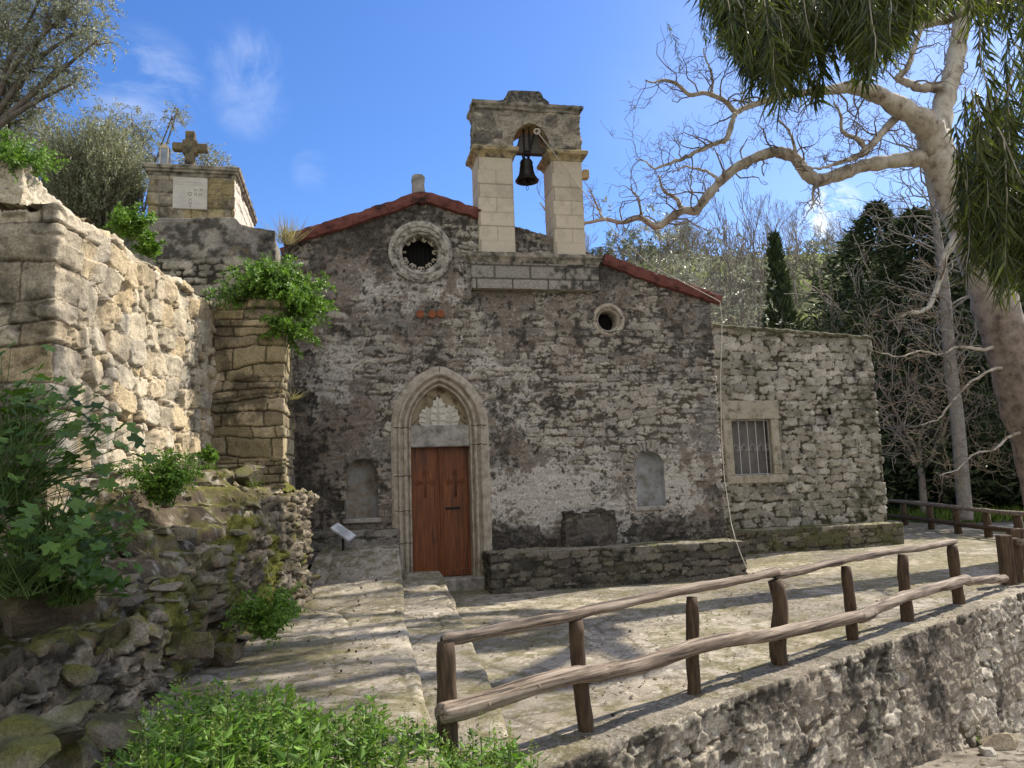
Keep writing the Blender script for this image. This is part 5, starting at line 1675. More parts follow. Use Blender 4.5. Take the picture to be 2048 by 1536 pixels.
# grave lantern
LD = -0.30
lu0, lu1 = TF.px(321, 310, LD)[0], TF.px(339, 310, LD)[0]
lz0, lz1, lz2 = zt1 + 0.005, TF.px(330, 300, LD)[1], TF.px(330, 291, LD)[1]
lan = thing('grave_lantern', 'small cream metal lantern with glass panes beside the stone cross', 'lantern', TF.w((lu0 + lu1) / 2, LD, lz0))
mb = MB()
cream = mat_noise('cream_paint', [(0.46, 0.39, 0.28), (0.58, 0.50, 0.38)], 9, 0.6, 0.1)
wl_ = lu1 - lu0
mb.fbox(TF, lu0, lu1, LD - wl_ / 2, LD + wl_ / 2, lz0, lz0 + 0.03, 0.004)
for (u, o) in ((lu0, LD + wl_ / 2), (lu1 - 0.02, LD + wl_ / 2), (lu0, LD - wl_ / 2 + 0.02), (lu1 - 0.02, LD - wl_ / 2 + 0.02)):
    mb.fbox(TF, u, u + 0.02, o - 0.02, o, lz0 + 0.03, lz1, 0.003)
mb.fbox(TF, lu0, lu1, LD - wl_ / 2, LD + wl_ / 2, lz1, lz1 + 0.015, 0.004)
mb.prism(TF, [(lu0 - 0.01, lz1 + 0.015), (lu1 + 0.01, lz1 + 0.015), (lu1 - 0.05, lz2 - 0.005), (lu0 + 0.05, lz2 - 0.005)], LD - wl_ / 2, LD + wl_ / 2)
mb.tube([TF.w((lu0 + lu1) / 2, LD, lz2 - 0.01), TF.w((lu0 + lu1) / 2, LD, lz2 + 0.035)], [0.016, 0.01], 8)
mb.build('lantern_frame', cream, lan)
mb = MB()
mb.fbox(TF, lu0 + 0.012, lu1 - 0.012, LD - wl_ / 2 + 0.008, LD + wl_ / 2 - 0.008, lz0 + 0.03, lz1, 0.003)
mb.build('glass_pane', mat_noise('lantern_glass', [(0.10, 0.13, 0.17), (0.30, 0.36, 0.44)], 5, 0.12, 0.0, spec=0.6), lan)

# ------------------------------------------------------------------ mossy ruined bank below the old wall
def rock(rng, size, flat=0.45, n=3):
    """one irregular stone: a rounded, randomly cut lump"""
    k = 7
    a = np.linspace(-1, 1, k)
    vs, fs, m = [], [], 0
    for ax in range(3):
        for sg in (-1, 1):
            A, B = np.meshgrid(a, a)
            p = np.zeros((k, k, 3))
            p[..., ax] = sg
            p[..., (ax + 1) % 3] = A; p[..., (ax + 2) % 3] = B * sg
            vs.append(p.reshape(-1, 3)); fs.append(grid_faces(k, k) + m); m += k * k
    v = np.concatenate(vs)
    l = np.linalg.norm(v, axis=1, keepdims=True)
    v = v * (0.55 + 0.45 / l)
    for _ in range(11):
        d = unit(rng, 1)[0]
        h = rng.uniform(0.50, 0.82)
        ex = np.maximum(v @ d - h, 0)
        v = v - ex[:, None] * d
    s = np.array([rng.uniform(0.75, 1.3), rng.uniform(0.7, 1.1), flat * rng.uniform(0.7, 1.3)]) * size / 2
    v = v * s
    w = 0.06 * size * (np.stack([fbm(v[:, 0] / size * 4 + i * 9, v[:, 1] / size * 4 + v[:, 2] / size * 5, 3, int(rng.integers(1e6))) for i in range(3)], 1) - 0.5)
    v = v + w
    th = rng.uniform(0, 6.28)
    Rz = np.array([[math.cos(th), -math.sin(th), 0], [math.sin(th), math.cos(th), 0], [0, 0, 1]])
    t2 = rng.normal() * 0.18
    Rx = np.array([[1, 0, 0], [0, math.cos(t2), -math.sin(t2)], [0, math.sin(t2), math.cos(t2)]])
    return v @ (Rz @ Rx).T, np.concatenate(fs)

XC = -2.84                                     # foot of the bank along the path
def bank_z(x, y):
    """height of the bank: ledges that step down towards the camera and up to the old wall"""
    top = np.interp(y, [2.0, 3.0, 4.0, 4.8, 5.5, 6.4, 7.2, 8.0, 9.0, 10.0, 10.9], [0.10, 0.32, 0.50, 0.56, 0.52, 0.66, 0.92, 1.16, 1.42, 1.60, 1.66])
    rise = np.interp(y, [3, 5, 6.5, 7.3, 10, 11], [0.5, 0.75, 0.95, 0.95, 0.62, 0.6])
    n = fbm(x * 1.7, y * 1.7, 4, 401)
    t = np.clip((XC - x) / (XC - xA), 0, 1.6)
    raw = top + rise * np.clip(t, 0, 1) ** 0.9 + 0.5 * np.maximum(t - 1, 0) + 0.34 * (n - 0.5)
    st = 0.21
    q = raw / st
    fl = np.floor(q)
    raw = st * (fl + ss(0.55, 1.0, q - fl)) * 0.75 + raw * 0.25
    edge = XC - 0.06 + 0.12 * (fbm(y * 1.6, y * 0, 4, 405) - 0.5) * 2
    cliff = ss(edge + 0.05, edge - 0.16, x)
    base = np.interp(y, [4, 6.2, 9, 11], [0.0, 0.1, 0.2, 0.5]) - 0.25
    far = ss(10.95, 10.6, y)
    return base + (raw - base) * cliff * far
bx, by = np.arange(-5.6, -2.5, 0.022), np.arange(2.2, 11.0, 0.022)
X, Y = np.meshgrid(bx, by)
Zb = bank_z(X, Y) + 0.05 * (fbm(X * 6, Y * 6, 4, 411, 0.6) - 0.5) + 0.02 * (fbm(X * 20, Y * 20, 3, 412) - 0.5)
nz = fbm(X * 2.3, Y * 2.3, 5, 415, 0.6)
cb = pal(fbm(X * 5, Y * 5 + Zb * 3, 4, 416) * 1.6 - 0.3, [(0.04, 0.03, 0.02), (0.095, 0.073, 0.048), (0.16, 0.128, 0.088)])
slope = np.hypot(*np.gradient(Zb, 0.022))
ms = ss(0.40, 0.54, nz) * ss(2.2, 0.6, slope)
cb = mixc(cb, mixc((0.075, 0.080, 0.018), (0.15, 0.145, 0.03), fbm(X * 11, Y * 11, 3, 417)), ms * 0.85)
sp = ss(0.66, 0.72, fbm(X * 16, Y * 16, 3, 418))
cb = mixc(cb, (0.36, 0.33, 0.27), sp * 0.6)
bank = thing('ruined_bank', 'mossy stepped ruin of collapsed masonry below the high rubble wall', 'ruin', (-3.2, 7, 0.6))
kp = (X > xA - 1.6) & ((Y < 6.7) | (X > xA - 0.15))
mesh_obj('earth_bank', np.stack([X, Y, Zb], -1), [grid_faces(*X.shape, keep=kp[:-1, :-1])], M['earth'], bank, cb)
ey = np.arange(2.4, 10.55, 0.12)
ex_ = XC + 0.12 * (fbm(ey * 1.6, ey * 0, 4, 405) - 0.5) * 2
fk = tex_rubble(441, [(0.20, 0.165, 0.115), (0.14, 0.115, 0.08), (0.30, 0.255, 0.19), (0.10, 0.082, 0.056)], 0.12, 0.065, 2.8, 0.4, 0.075, (0.035, 0.027, 0.017), 0.6, 0.0, tight=-0.05, slant=0.3, chip=0.7, rough=0.05)
def face_tex(S, V, top, P):
    h, c = fk(S, V, top, P)
    h = h + 0.10 * (fbm(S * 2.2, V * 2.2, 3, 443) - 0.5)
    c = moss(c, S, V, 445, 1.3 * ss(0.30, 0.50, fbm(S * 0.9, V * 1.4, 4, 447)) + 0.6 * top, (0.115, 0.115, 0.024))
    h = h + 0.035 * (fbm(S * 9, V * 9, 5, 448, 0.65) - 0.5)
    r = ss(0.52, 0.6, fbm(S * 0.6, V * 0.9, 3, 449)) * ss(9.3, 10.3, P[..., 1])
    c = mixc(c, (0.34, 0.22, 0.155), r * 0.6)
    return h, c
def face_top(S):
    y = 2.4 + S * (8.1 / S.max())
    return bank_z(np.full(S.shape, XC - 0.32), y) + 0.02
wall('masonry_face', list(zip(ex_, ey)) + [(ex_[-1] - 0.5, 10.75)], lambda S: np.interp(S, [0, 4, 8.5], [-0.3, -0.2, 0.1]), face_top, 0.018, face_tex, M['stone'], bank, top=0.22)
rng = np.random.default_rng(77)
V_, F_, C_, m = [], [], [], 0
def put(x, y, z, size, flat, colr):
    global m
    v, f = rock(rng, size, flat)
    p = v + (x, y, z)
    cc = np.array(colr) * (0.7 + 0.6 * fbm(p[:, 0] * 9, p[:, 1] * 9 + p[:, 2] * 7, 4, 431, 0.6))[:, None]
    mm = ss(0.42, 0.56, fbm(p[:, 0] * 6, p[:, 1] * 6, 4, 433)) * ss(-0.2, 0.25, v[:, 2] / size) * 0.9
    cc = mixc(cc, (0.11, 0.112, 0.024), mm)
    cc = mixc(cc, (0.05, 0.045, 0.038), ss(0.54, 0.66, fbm(p[:, 0] * 5 + 3, p[:, 2] * 8 + p[:, 1] * 5, 4, 435)) * 0.6)
    V_.append(p); F_.append(f + m); C_.append(cc); m += len(p)
for k in range(300):
    y = rng.uniform(3.0, 10.6)
    ex = XC + 0.12 * (fbm(np.array([y * 1.6]), np.array([0.0]), 4, 405)[0] - 0.5) * 2
    if rng.random() < 0.35:
        x = ex + rng.uniform(-0.10, 0.03)
        z0 = np.interp(y, [4, 6.2, 9, 11], [0.0, 0.15, 0.25, 0.55])
        z1 = float(bank_z(np.array([XC - 0.35]), np.array([y]))[0])
        z = rng.uniform(z0, max(z1, z0 + 0.1))
        s = rng.uniform(0.12, 0.30)
    else:
        x = rng.uniform(xA + 0.05, XC - 0.1)
        z = float(bank_z(np.array([x]), np.array([y]))[0]) + rng.uniform(-0.05, 0.02)
        s = rng.uniform(0.06, 0.24)
    g = pal(np.array([rng.random()]), [(0.26, 0.22, 0.16), (0.19, 0.16, 0.115), (0.12, 0.10, 0.072), (0.36, 0.31, 0.235), (0.15, 0.126, 0.09)])[0]
    put(x, y, z, s, rng.uniform(0.22, 0.5), g)
# bigger blocks seen at the foot, on the crest and in the near corner
for (px, py, d, s, fl) in ((445, 1312, 7.3, 0.34, 0.7), (430, 960, 9.6, 0.55, 0.5), (492, 952, 9.8, 0.45, 0.55), (470, 1010, 9.2, 0.35, 0.6), (256, 1090, 7.0, 0.34, 0.8), (360, 1065, 7.6, 0.32, 0.5), (380, 1290, 6.4, 0.42, 0.9), (290, 1318, 5.9, 0.25, 0.35),
                           (400, 1210, 6.9, 0.22, 0.5), (60, 1470, 4.0, 0.42, 0.7), (110, 1440, 4.2, 0.35, 0.4), (215, 1480, 4.7, 0.36, 1.1), (160, 1520, 4.2, 0.30, 1.0), (20, 1525, 3.7, 0.35, 0.6), (110, 1300, 5.0, 0.34, 0.6), (140, 1350, 4.9, 0.3, 0.5), (250, 1160, 6.6, 0.28, 0.3), (60, 1200, 5.1, 0.7, 0.6), (270, 1200, 6.3, 0.25, 0.35)):
    p = at_depth(px, py, d)
    put(p[0], p[1], p[2], s, fl, pal(np.array([rng.random()]), [(0.24, 0.205, 0.15), (0.16, 0.135, 0.098), (0.22, 0.185, 0.135)])[0])
mesh_obj('embedded_stones', np.concatenate(V_), [np.concatenate(F_)], M['stone'], bank, np.concatenate(C_), smooth=False)

# loose rocks at the foot of the terrace wall
for (px, py, s, fl, colr, lab) in ((1990, 1485, 0.42, 0.6, (0.42, 0.35, 0.25), 'large angular tan rock lying at the foot of the terrace wall'),
                                   (1976, 1499, 0.24, 0.45, (0.44, 0.41, 0.35), 'smaller flat pale rock just in front of the tan rock')):
    g = at_z(px, py + 12, -1.45)
    for _ in range(4):
        g = at_z(px, py + 12, float(low_ground(g[0], g[1])))
    v, f = rock(rng, s, fl)
    v[:, 2] -= v[:, 2].min() + 0.03
    o = mesh_obj('rock', v + g, [f], M['stone'], None, np.array(colr) * (0.8 + 0.4 * rng.random((len(v), 1))), smooth=False, loc=g)
    tag(o, lab, 'rock')

# tilted information panel on a short leg
ip = [at_depth(676, 1045, 12.5), at_depth(712, 1070, 12.4), at_depth(698, 1081, 12.2), at_depth(661, 1055, 12.3)]
cpt = sum(ip) / 4
gz = float(edge_interp(UP_E, np.array([cpt[1]]), 2)[0])
sign = thing('information_panel', 'small white tilted information panel on a short leg by the raised path', 'sign', (cpt[0], cpt[1], gz))
nrm = np.cross(ip[1] - ip[0], ip[3] - ip[0]); nrm /= np.linalg.norm(nrm)
if nrm[2] < 0: nrm = -nrm
mb = MB()
mb.box(np.array([p - nrm * 0.03 for p in ip] + [p for p in ip]))
board = mb.build('panel', M['white'], sign)
mb = MB()
for fr_ in (0.25, 0.42, 0.58, 0.74):
    a = ip[0] + (ip[3] - ip[0]) * fr_; b = ip[1] + (ip[2] - ip[1]) * fr_
    mb.tube([a + (b - a) * 0.12 + nrm * 0.001, a + (b - a) * (0.86 - 0.2 * (fr_ > .7)) + nrm * 0.001], 0.004, 4)
mb.build('printed_lines', mat_noise('grey_print', [(0.25, 0.26, 0.28), (0.35, 0.36, 0.38)], 9, 0.6, 0.0), board)
mb = MB()
mb.tube([(cpt[0], cpt[1], gz - 0.05), cpt - nrm * 0.03], 0.022, 8)
mb.build('leg', M['iron'], sign)
# ------------------------------------------------------------------ plants: builders
def perp(rng, d):
    v = unit(rng, len(d))
    v = v - d * (v * d).sum(1, keepdims=True)
    return v / (np.linalg.norm(v, axis=1, keepdims=True) + 1e-9)

def sprays(rng, P, D, length, nleaf, droop=0.3, spread=0.9, t0=0.1):
    """leaf bases, directions and sides along n twigs"""
    n = len(P)
    t = np.linspace(t0, 1, nleaf)[None, :, None] + rng.uniform(-0.04, 0.04, (n, nleaf, 1))
    Lg = (np.broadcast_to(length, (n,)))[:, None, None]
    B = P[:, None, :] + D[:, None, :] * Lg * t
    B = B + np.array([0, 0, -1.0]) * (droop * Lg * t * t)
    D2 = np.repeat(D, nleaf, 0)
    q = perp(rng, D2)
    ld = D2 * 0.55 + q * spread + np.array([0, 0, -droop]) * 0.5
    return B.reshape(-1, 3), ld, np.cross(D2, q) + 0.5 * rng.normal(size=ld.shape)

def branching(mb, rng, p, d, L, r, level, maxlev, tips, nchild=(3, 5), wig=0.25, up=0.15, ratio=0.62, sides=5, spread=0.8, rmin=0.004, zig=0.0, curve=None):
    """one limb and its children, thinning as it goes; tips collects the last twigs"""
    n = 5 if level < maxlev else 4
    P = [np.array(p, float)]
    d = np.array(d, float)
    for i in range(n):
        d = d + rng.normal(size=3) * wig + np.array([0, 0, up])
        if zig:
            d = d + np.cross(d, rng.normal(size=3)) * zig
        d /= np.linalg.norm(d)
        P.append(P[-1] + d * L / n)
    P = np.array(P)
    rr = np.linspace(r, max(r * 0.45, rmin), n + 1)
    mb.tube(P, rr, max(3, sides - level), caps=False)
    if level >= maxlev:
        tips.append((P[-1], d, P[len(P) // 2]))
        return
    k = rng.integers(nchild[0], nchild[1] + 1)
    for j in range(k):
        t = rng.uniform(0.35, 1.0) if j < k - 1 else 1.0
        i = min(int(t * n), n - 1)
        q = P[i] + (P[i + 1] - P[i]) * (t * n - i)
        dd = P[min(i + 1, n)] - P[i]
        dd /= np.linalg.norm(dd) + 1e-9
        s = perp(rng, dd[None])[0]
        nd = dd * (1 - 0.35 * spread) + s * spread
        branching(mb, rng, q, nd / np.linalg.norm(nd), L * ratio * rng.uniform(0.7, 1.15), max(r * 0.55 * (1 - 0.35 * t), rmin), level + 1, maxlev, tips, nchild, wig, up, ratio, sides, spread, rmin, zig)

OLIVE_C = ((0.17, 0.18, 0.11), (0.44, 0.445, 0.36))
def olive_crown(rng, name, P, D, n_leaf, slen, L, W, parent, mat='olive', cols=OLIVE_C, droop=0.35, spread=0.8):
    B, ld, sd = sprays(rng, P, D, slen * rng.uniform(0.6, 1.2, len(P)), n_leaf, droop, spread)
    n = len(B)
    return leaves(name, B, ld, sd, L * rng.uniform(0.7, 1.25, n), W * rng.uniform(0.7, 1.2, n), leafcol(rng, n, *cols), M[mat], parent)

def leafy_tree(name, label, cat, base, h, rng, crown_r, lev=3, n_leaf=14, slen=0.5, L=0.14, W=0.05, cols=OLIVE_C, group=None, mat='olive', trunk_r=0.16, lean=(0, 0, 1), extra=2, nchild=(3, 5), trunk_h=0.35, up=0.12):
    o = thing(name, label, cat, base, group)
    mb = MB(); tips = []
    b = np.array(base, float)
    top = b + np.array(lean) * h * trunk_h
    mb.tube(smooth_path([b + (0, 0, -0.2), b + (0.06 * h * rng.normal() * .3, 0, h * trunk_h * .5), top], 3), np.linspace(trunk_r, trunk_r * 0.8, 7), 8)
    k = 6
    for j in range(k):
        a = 2 * math.pi * (j + rng.random() * .6) / k
        d = np.array([math.cos(a) * crown_r / h * 1.5, math.sin(a) * crown_r / h * 1.5, rng.uniform(0.5, 1.0)])
        branching(mb, rng, top + (0, 0, -0.1), d / np.linalg.norm(d), h * 0.42 * rng.uniform(.8, 1.15), trunk_r * 0.55, 1, lev, tips, nchild, 0.22, up, 0.62, 7, 0.85, 0.008)
    mb.build('trunk', M['twig'], o, smooth=True)
    T = np.array([t[0] for t in tips]); Dv = np.array([t[1] for t in tips])
    P = np.concatenate([T] * extra); Dd = np.concatenate([Dv] * extra) + 0.8 * rng.normal(size=(len(P), 3))
    P = P + rng.normal(size=P.shape) * 0.06 * crown_r
    Dd /= np.linalg.norm(Dd, axis=1, keepdims=True)
    olive_crown(rng, 'crown', P, Dd, n_leaf, slen, L, W, o, mat, cols)
    return o

# ------------------------------------------------------------------ the great plane tree
M['plane_bark'] = mat_noise('mottled_plane_bark', [(0.13, 0.105, 0.075), (0.36, 0.315, 0.245), (0.50, 0.455, 0.37), (0.30, 0.255, 0.19)], 3.2, 0.85, 0.25, 0.02, (1, 1, 0.6), lo=0.35, hi=0.66)
M['plane_twig'] = mat_noise('plane_twig_bark', [(0.11, 0.085, 0.06), (0.27, 0.22, 0.16)], 6, 0.85, 0.2, 0.01)
M['trunk_bark'] = mat_noise('brown_trunk_bark', [(0.085, 0.062, 0.048), (0.20, 0.155, 0.12), (0.29, 0.235, 0.185)], 5, 0.9, 0.6, 0.03, (1, 1, 0.5), lo=0.35, hi=0.66)
def zbark(name, low, high, z0, z1):
    """rough brown bark on the bole that peels to pale mottled bark higher up"""
    m, n, l, p = _nt(name)
    tc = n.new('ShaderNodeTexCoord')
    outs = []
    for cols, sc in ((low, 5), (high, 3.2)):
        nz = n.new('ShaderNodeTexNoise'); nz.inputs['Scale'].default_value = sc; nz.inputs['Detail'].default_value = 7; nz.inputs['Roughness'].default_value = 0.65
        l.new(tc.outputs['Object'], nz.inputs['Vector'])
        cr = n.new('ShaderNodeValToRGB'); el = cr.color_ramp.elements
        while len(el) < len(cols): el.new(0.5)
        for k, c in enumerate(cols):
            el[k].position = 0.35 + 0.31 * k / (len(cols) - 1); el[k].color = (*c, 1)
        l.new(nz.outputs[0], cr.inputs[0]); outs.append((cr, nz))
    sx = n.new('ShaderNodeSeparateXYZ'); l.new(tc.outputs['Object'], sx.inputs[0])
    ad = n.new('ShaderNodeMath'); ad.operation = 'MULTIPLY_ADD'
    l.new(outs[1][1].outputs[0], ad.inputs[0]); ad.inputs[1].default_value = 3.0; l.new(sx.outputs['Z'], ad.inputs[2])
    mr = n.new('ShaderNodeMapRange'); mr.inputs['From Min'].default_value = z0 + 1.5; mr.inputs['From Max'].default_value = z1 + 1.5
    l.new(ad.outputs[0], mr.inputs['Value'])
    mx = n.new('ShaderNodeMix'); mx.data_type = 'RGBA'
    l.new(mr.outputs[0], mx.inputs['Factor']); l.new(outs[0][0].outputs[0], mx.inputs['A']); l.new(outs[1][0].outputs[0], mx.inputs['B'])
    l.new(mx.outputs['Result'], p.inputs['Base Color'])
    b = n.new('ShaderNodeBump'); b.inputs['Strength'].default_value = 0.45; b.inputs['Distance'].default_value = 0.025
    l.new(outs[0][1].outputs[0], b.inputs['Height']); l.new(b.outputs[0], p.inputs['Normal'])
    p.inputs['Roughness'].default_value = 0.88
    return m
M['trunk_bark'] = zbark('plane_bole_bark', [(0.085, 0.062, 0.048), (0.20, 0.155, 0.12), (0.29, 0.235, 0.185)], [(0.13, 0.105, 0.075), (0.36, 0.315, 0.245), (0.50, 0.455, 0.37), (0.30, 0.255, 0.19)], 4.4, 6.6)
rng = np.random.default_rng(2024)
pl_base = at_depth(2165, 1190, 15.0); pl_base[2] = 0.0
plane = thing('plane_tree', 'huge bare plane tree with mottled pale bark and twisting limbs', 'tree', pl_base)
def px_path(pts, d0, d1=None, k=5):
    n = len(pts)
    d1 = d0 if d1 is None else d1
    dd = np.linspace(d0, d1, n)
    P = np.array([at_depth(p[0], p[1], d) for p, d in zip(pts, dd)])
    r = np.array([p[2] for p in pts]) * dd / FPX
    t = np.linspace(0, n - 1, (n - 1) * k + 1)
    Q = smooth_path(P, k)
    return Q, np.interp(t, np.arange(n), r)
mt, ml, mtw = MB(), MB(), MB()
trunk = [(2190, 1230, 66), (2150, 1130, 56), (2091, 914, 50), (2040, 763, 46), (1988, 600, 42), (1958, 520, 37), (1926, 440, 33), (1898, 372, 34), (1882, 320, 37), (1866, 272, 30)]
Q, r = px_path(trunk, 15.0)
Q[0][2] = min(Q[0][2], -0.3)
mt.tube(Q, r * (1 + 0.05 * rng.normal(size=len(r))), 18, True, 0.03, rng)
LIMBS = [
    ([(1902, 356, 17), (1872, 330, 22), (1845, 315, 19), (1790, 322, 15), (1725, 331, 13.5), (1680, 349, 13.5), (1634, 363, 14.5), (1610, 345, 13.5), (1590, 313, 12.5), (1550, 302, 11.5), (1510, 315, 10.5), (1470, 336, 10), (1440, 363, 9.5), (1412, 395, 9), (1392, 424, 10), (1368, 419, 7.5), (1340, 436, 7.5), (1315, 457, 7), (1280, 433, 5.5), (1245, 447, 4.5), (1210, 437, 3.8), (1172, 447, 3.2), (1130, 440, 2.4), (1098, 430, 2.0), (1080, 405, 1.3)], 15.0, 15.6),
    ([(1872, 300, 32), (1862, 262, 28), (1845, 240, 26), (1793, 210, 21), (1757, 189, 18), (1706, 172, 14), (1660, 180, 10), (1614, 184, 8), (1553, 194, 7), (1491, 215, 6), (1471, 226, 6), (1450, 200, 5), (1409, 184, 4.6), (1379, 192, 4.2), (1353, 166, 3.8), (1327, 159, 2.8), (1305, 166, 2.0), (1290, 160, 1.2)], 15.0, 12.6),
    ([(1471, 226, 5), (1463, 246, 6), (1455, 281, 6.5), (1437, 284, 5), (1420, 292, 5), (1389, 305, 4.5), (1358, 320, 4), (1332, 330, 3), (1307, 338, 2.4), (1292, 322, 1.6), (1272, 318, 1.0)], 13.5, 13.2),
    ([(1868, 290, 28), (1890, 200, 22), (1910, 130, 18), (1921, 60, 16), (1936, -40, 13), (1930, -160, 9)], 15.0, 15.6),
    ([(1810, 222, 10), (1798, 228, 9), (1768, 261, 8.5), (1732, 302, 7), (1706, 317, 5), (1670, 328, 3.6), (1640, 338, 2.4), (1600, 330, 1.4)], 15.0, 14.2),
    ([(1732, 302, 5), (1722, 280, 5.5), (1700, 272, 4.6), (1681, 261, 4), (1683, 230, 3), (1668, 205, 2)], 14.7, 14.2),
    ([(1895, 185, 12), (1870, 174, 11), (1839, 176, 10), (1819, 166, 8), (1788, 157, 6), (1814, 140, 6), (1829, 92, 5), (1850, 40, 4), (1862, -30, 3)], 15.2, 14.6),
    ([(1916, 474, 10), (1888, 510, 7.5), (1883, 552, 6), (1868, 590, 5.5), (1860, 614, 5), (1840, 624, 4), (1815, 626, 2.6), (1790, 640, 1.6)], 14.9, 14.3),
    ([(1425, 184, 3), (1424, 160, 2.8), (1421, 138, 2.4), (1411, 118, 2), (1406, 96, 1.2)], 13.3, 13.2),
    ([(1590, 315, 4), (1588, 285, 3.2), (1575, 255, 2.6), (1556, 240, 1.6)], 15.1, 14.8),
    ([(1365, 418, 5), (1350, 395, 4.2), (1330, 385, 3.4), (1322, 372, 2.4), (1318, 350, 1.4)], 15.4, 15.6),
    ([(1440, 362, 4), (1420, 345, 3), (1395, 338, 2.6), (1370, 332, 1.8), (1345, 345, 1.2)], 15.2, 15.6),
    ([(1205, 437, 2.6), (1196, 415, 2.2), (1188, 398, 1.6), (1178, 380, 1.0)], 15.5, 15.7),
    ([(1632, 365, 4), (1625, 385, 3), (1628, 408, 2), (1612, 430, 1.2)], 15.0, 14.7),
    ([(2010, 690, 5), (1960, 700, 3.4), (1915, 690, 3), (1880, 712, 2.4), (1840, 700, 1.9), (1800, 716, 1.5), (1740, 700, 1.0)], 15.0, 14.0),
    ([(2035, 740, 4.5), (1990, 735, 3), (1945, 760, 2.4), (1905, 800, 1.9), (1880, 838, 1.4), (1840, 850, 1.0)], 15.0, 14.0),
    ([(2060, 860, 4.5), (2020, 870, 3), (1990, 900, 2.4), (1950, 905, 1.8), (1915, 940, 1.3), (1880, 950, 0.9)], 15.0, 14.0),
    ([(1985, 600, 6), (2030, 570, 5), (2070, 500, 4), (2110, 460, 3)], 15.0, 14.5),
]
tips = []
def twigs_on(Q, r, step, Lr, lev, seedup=0.05):
    d = np.concatenate([[0], np.cumsum(np.linalg.norm(np.diff(Q, axis=0), axis=1))])
    s = d[-1] * 0.12
    while s < d[-1]:
        i = min(np.searchsorted(d, s), len(Q) - 1)
        dd = Q[i] - Q[i - 1]; dd /= np.linalg.norm(dd)
        v = perp(rng, dd[None])[0]
        v = v * 0.9 + dd * 0.35 + np.array([0, 0, 0.15])
        rr = min(r[i] * 0.38, 0.022)
        branching(mtw, rng, Q[i], v / np.linalg.norm(v), rng.uniform(*Lr), max(rr, 0.008), 1, lev, tips, (2, 4), 0.30, seedup, 0.62, 6, 0.85, 0.0036, 0.35)
        s += rng.uniform(0.6, 1.4) * step
for k, (pts, d0, d1) in enumerate(LIMBS):
    Q, r = px_path(pts, d0, d1)
    w = 0.02 * (k not in (0, 1, 3))
    ml.tube(Q + w * rng.normal(size=Q.shape) * 0.4, r * (1 + 0.07 * rng.normal(size=len(r))), 10 if r[0] > .06 else 7, True, 0.03, rng)
    twigs_on(Q[len(Q) // 6:], r[len(Q) // 6:], 0.17 if k in (0, 1, 3) else 0.12, (0.35, 0.95) if k in (0, 1, 3, 14, 15, 16) else (0.3, 0.7), 3)
# more of the crown, above the view: its limbs lay long soft shadows over the paving and the path
for pts, r0 in (([(11.2, 15.6, 12.6), (9.6, 15.2, 13.2), (8.2, 14.6, 12.7), (7.3, 14.3, 12.9), (6.3, 13.7, 12.6), (5.6, 13.5, 12.9)], 0.23), ([(11.2, 15.7, 12.0), (11.0, 17.6, 12.8), (9.4, 17.6, 12.5), (8.2, 17.0, 12.9), (6.9, 16.8, 12.6)], 0.19),
                ([(11.3, 15.6, 12.2), (10.5, 13.8, 12.6), (9.4, 13.4, 12.4), (8.4, 12.7, 12.8), (7.2, 12.2, 12.6)], 0.20), ([(11.4, 15.7, 12.8), (12.6, 16.4, 13.4), (10.9, 16.6, 14.4), (9.6, 15.9, 14.2), (8.4, 15.6, 14.6)], 0.17), ([(11.5, 15.6, 12.6), (12.4, 14.4, 13.2), (11.2, 13.9, 13.6), (10.2, 14.4, 13.5), (9.0, 14.0, 14.0)], 0.17)):
    Q = smooth_path(pts, 6)
    rr = np.linspace(r0, 0.025, len(Q)) * (1 + 0.06 * rng.normal(size=len(Q)))
    ml.tube(Q, rr, 8, True, 0.03, rng)
    twigs_on(Q[3:], rr[3:], 0.3, (0.5, 1.3), 2)
mt.build('trunk', M['trunk_bark'], plane, smooth=True)
ml.build('limbs', M['plane_bark'], plane, smooth=True)
mtw.build('twigs', M['plane_twig'], plane, smooth=True)
# ------------------------------------------------------------------ the evergreen with long hanging leaves
rng = np.random.default_rng(5)
eu_base = np.array([6.2, 3.0, -0.25])
euc = thing('eucalyptus_tree', 'evergreen with long narrow hanging leaves drooping across the top of the view', 'tree', eu_base)
mb = MB()
mb.tube(smooth_path([eu_base + (0, 0, -0.3), (6.15, 3.1, 2.0), (5.9, 3.5, 4.2), (5.6, 4.2, 6.5), (5.4, 5.2, 9), (5.2, 6.4, 11.5)], 4), np.linspace(0.34, 0.10, 21), 14)
mains = [[(5.95, 3.5, 4.0), (4.9, 4.2, 5.2), (3.6, 4.7, 5.75), (2.6, 4.9, 5.85), (1.6, 4.8, 5.7), (0.9, 4.7, 5.5)],
         [(5.9, 3.5, 4.2), (5.0, 4.6, 5.0), (4.0, 5.3, 5.4), (3.4, 5.5, 5.2)],
         [(5.5, 4.6, 7.4), (4.8, 6.6, 9.6), (4.0, 8.6, 11.0), (3.0, 10.0, 11.6)],
         [(5.5, 4.6, 7.0), (5.2, 6.4, 8.8), (4.8, 8.0, 9.8), (4.4, 9.0, 10.2)],
         [(5.5, 4.8, 8), (5.2, 7.4, 10.0), (4.9, 9.6, 11.2), (4.6, 11, 11.6)]]
for b in mains:
    P = smooth_path(b, 5)
    mb.tube(P, np.linspace(0.10, 0.02, len(P)), 8)
def py_low(px):
    return float(np.interp(px, [1370, 1400, 1440, 1475, 1500, 1560, 1600, 1650, 1700, 1740, 1790, 1830, 1880], [20, 70, 90, 150, 205, 235, 225, 235, 160, 190, 150, 60, 60]))
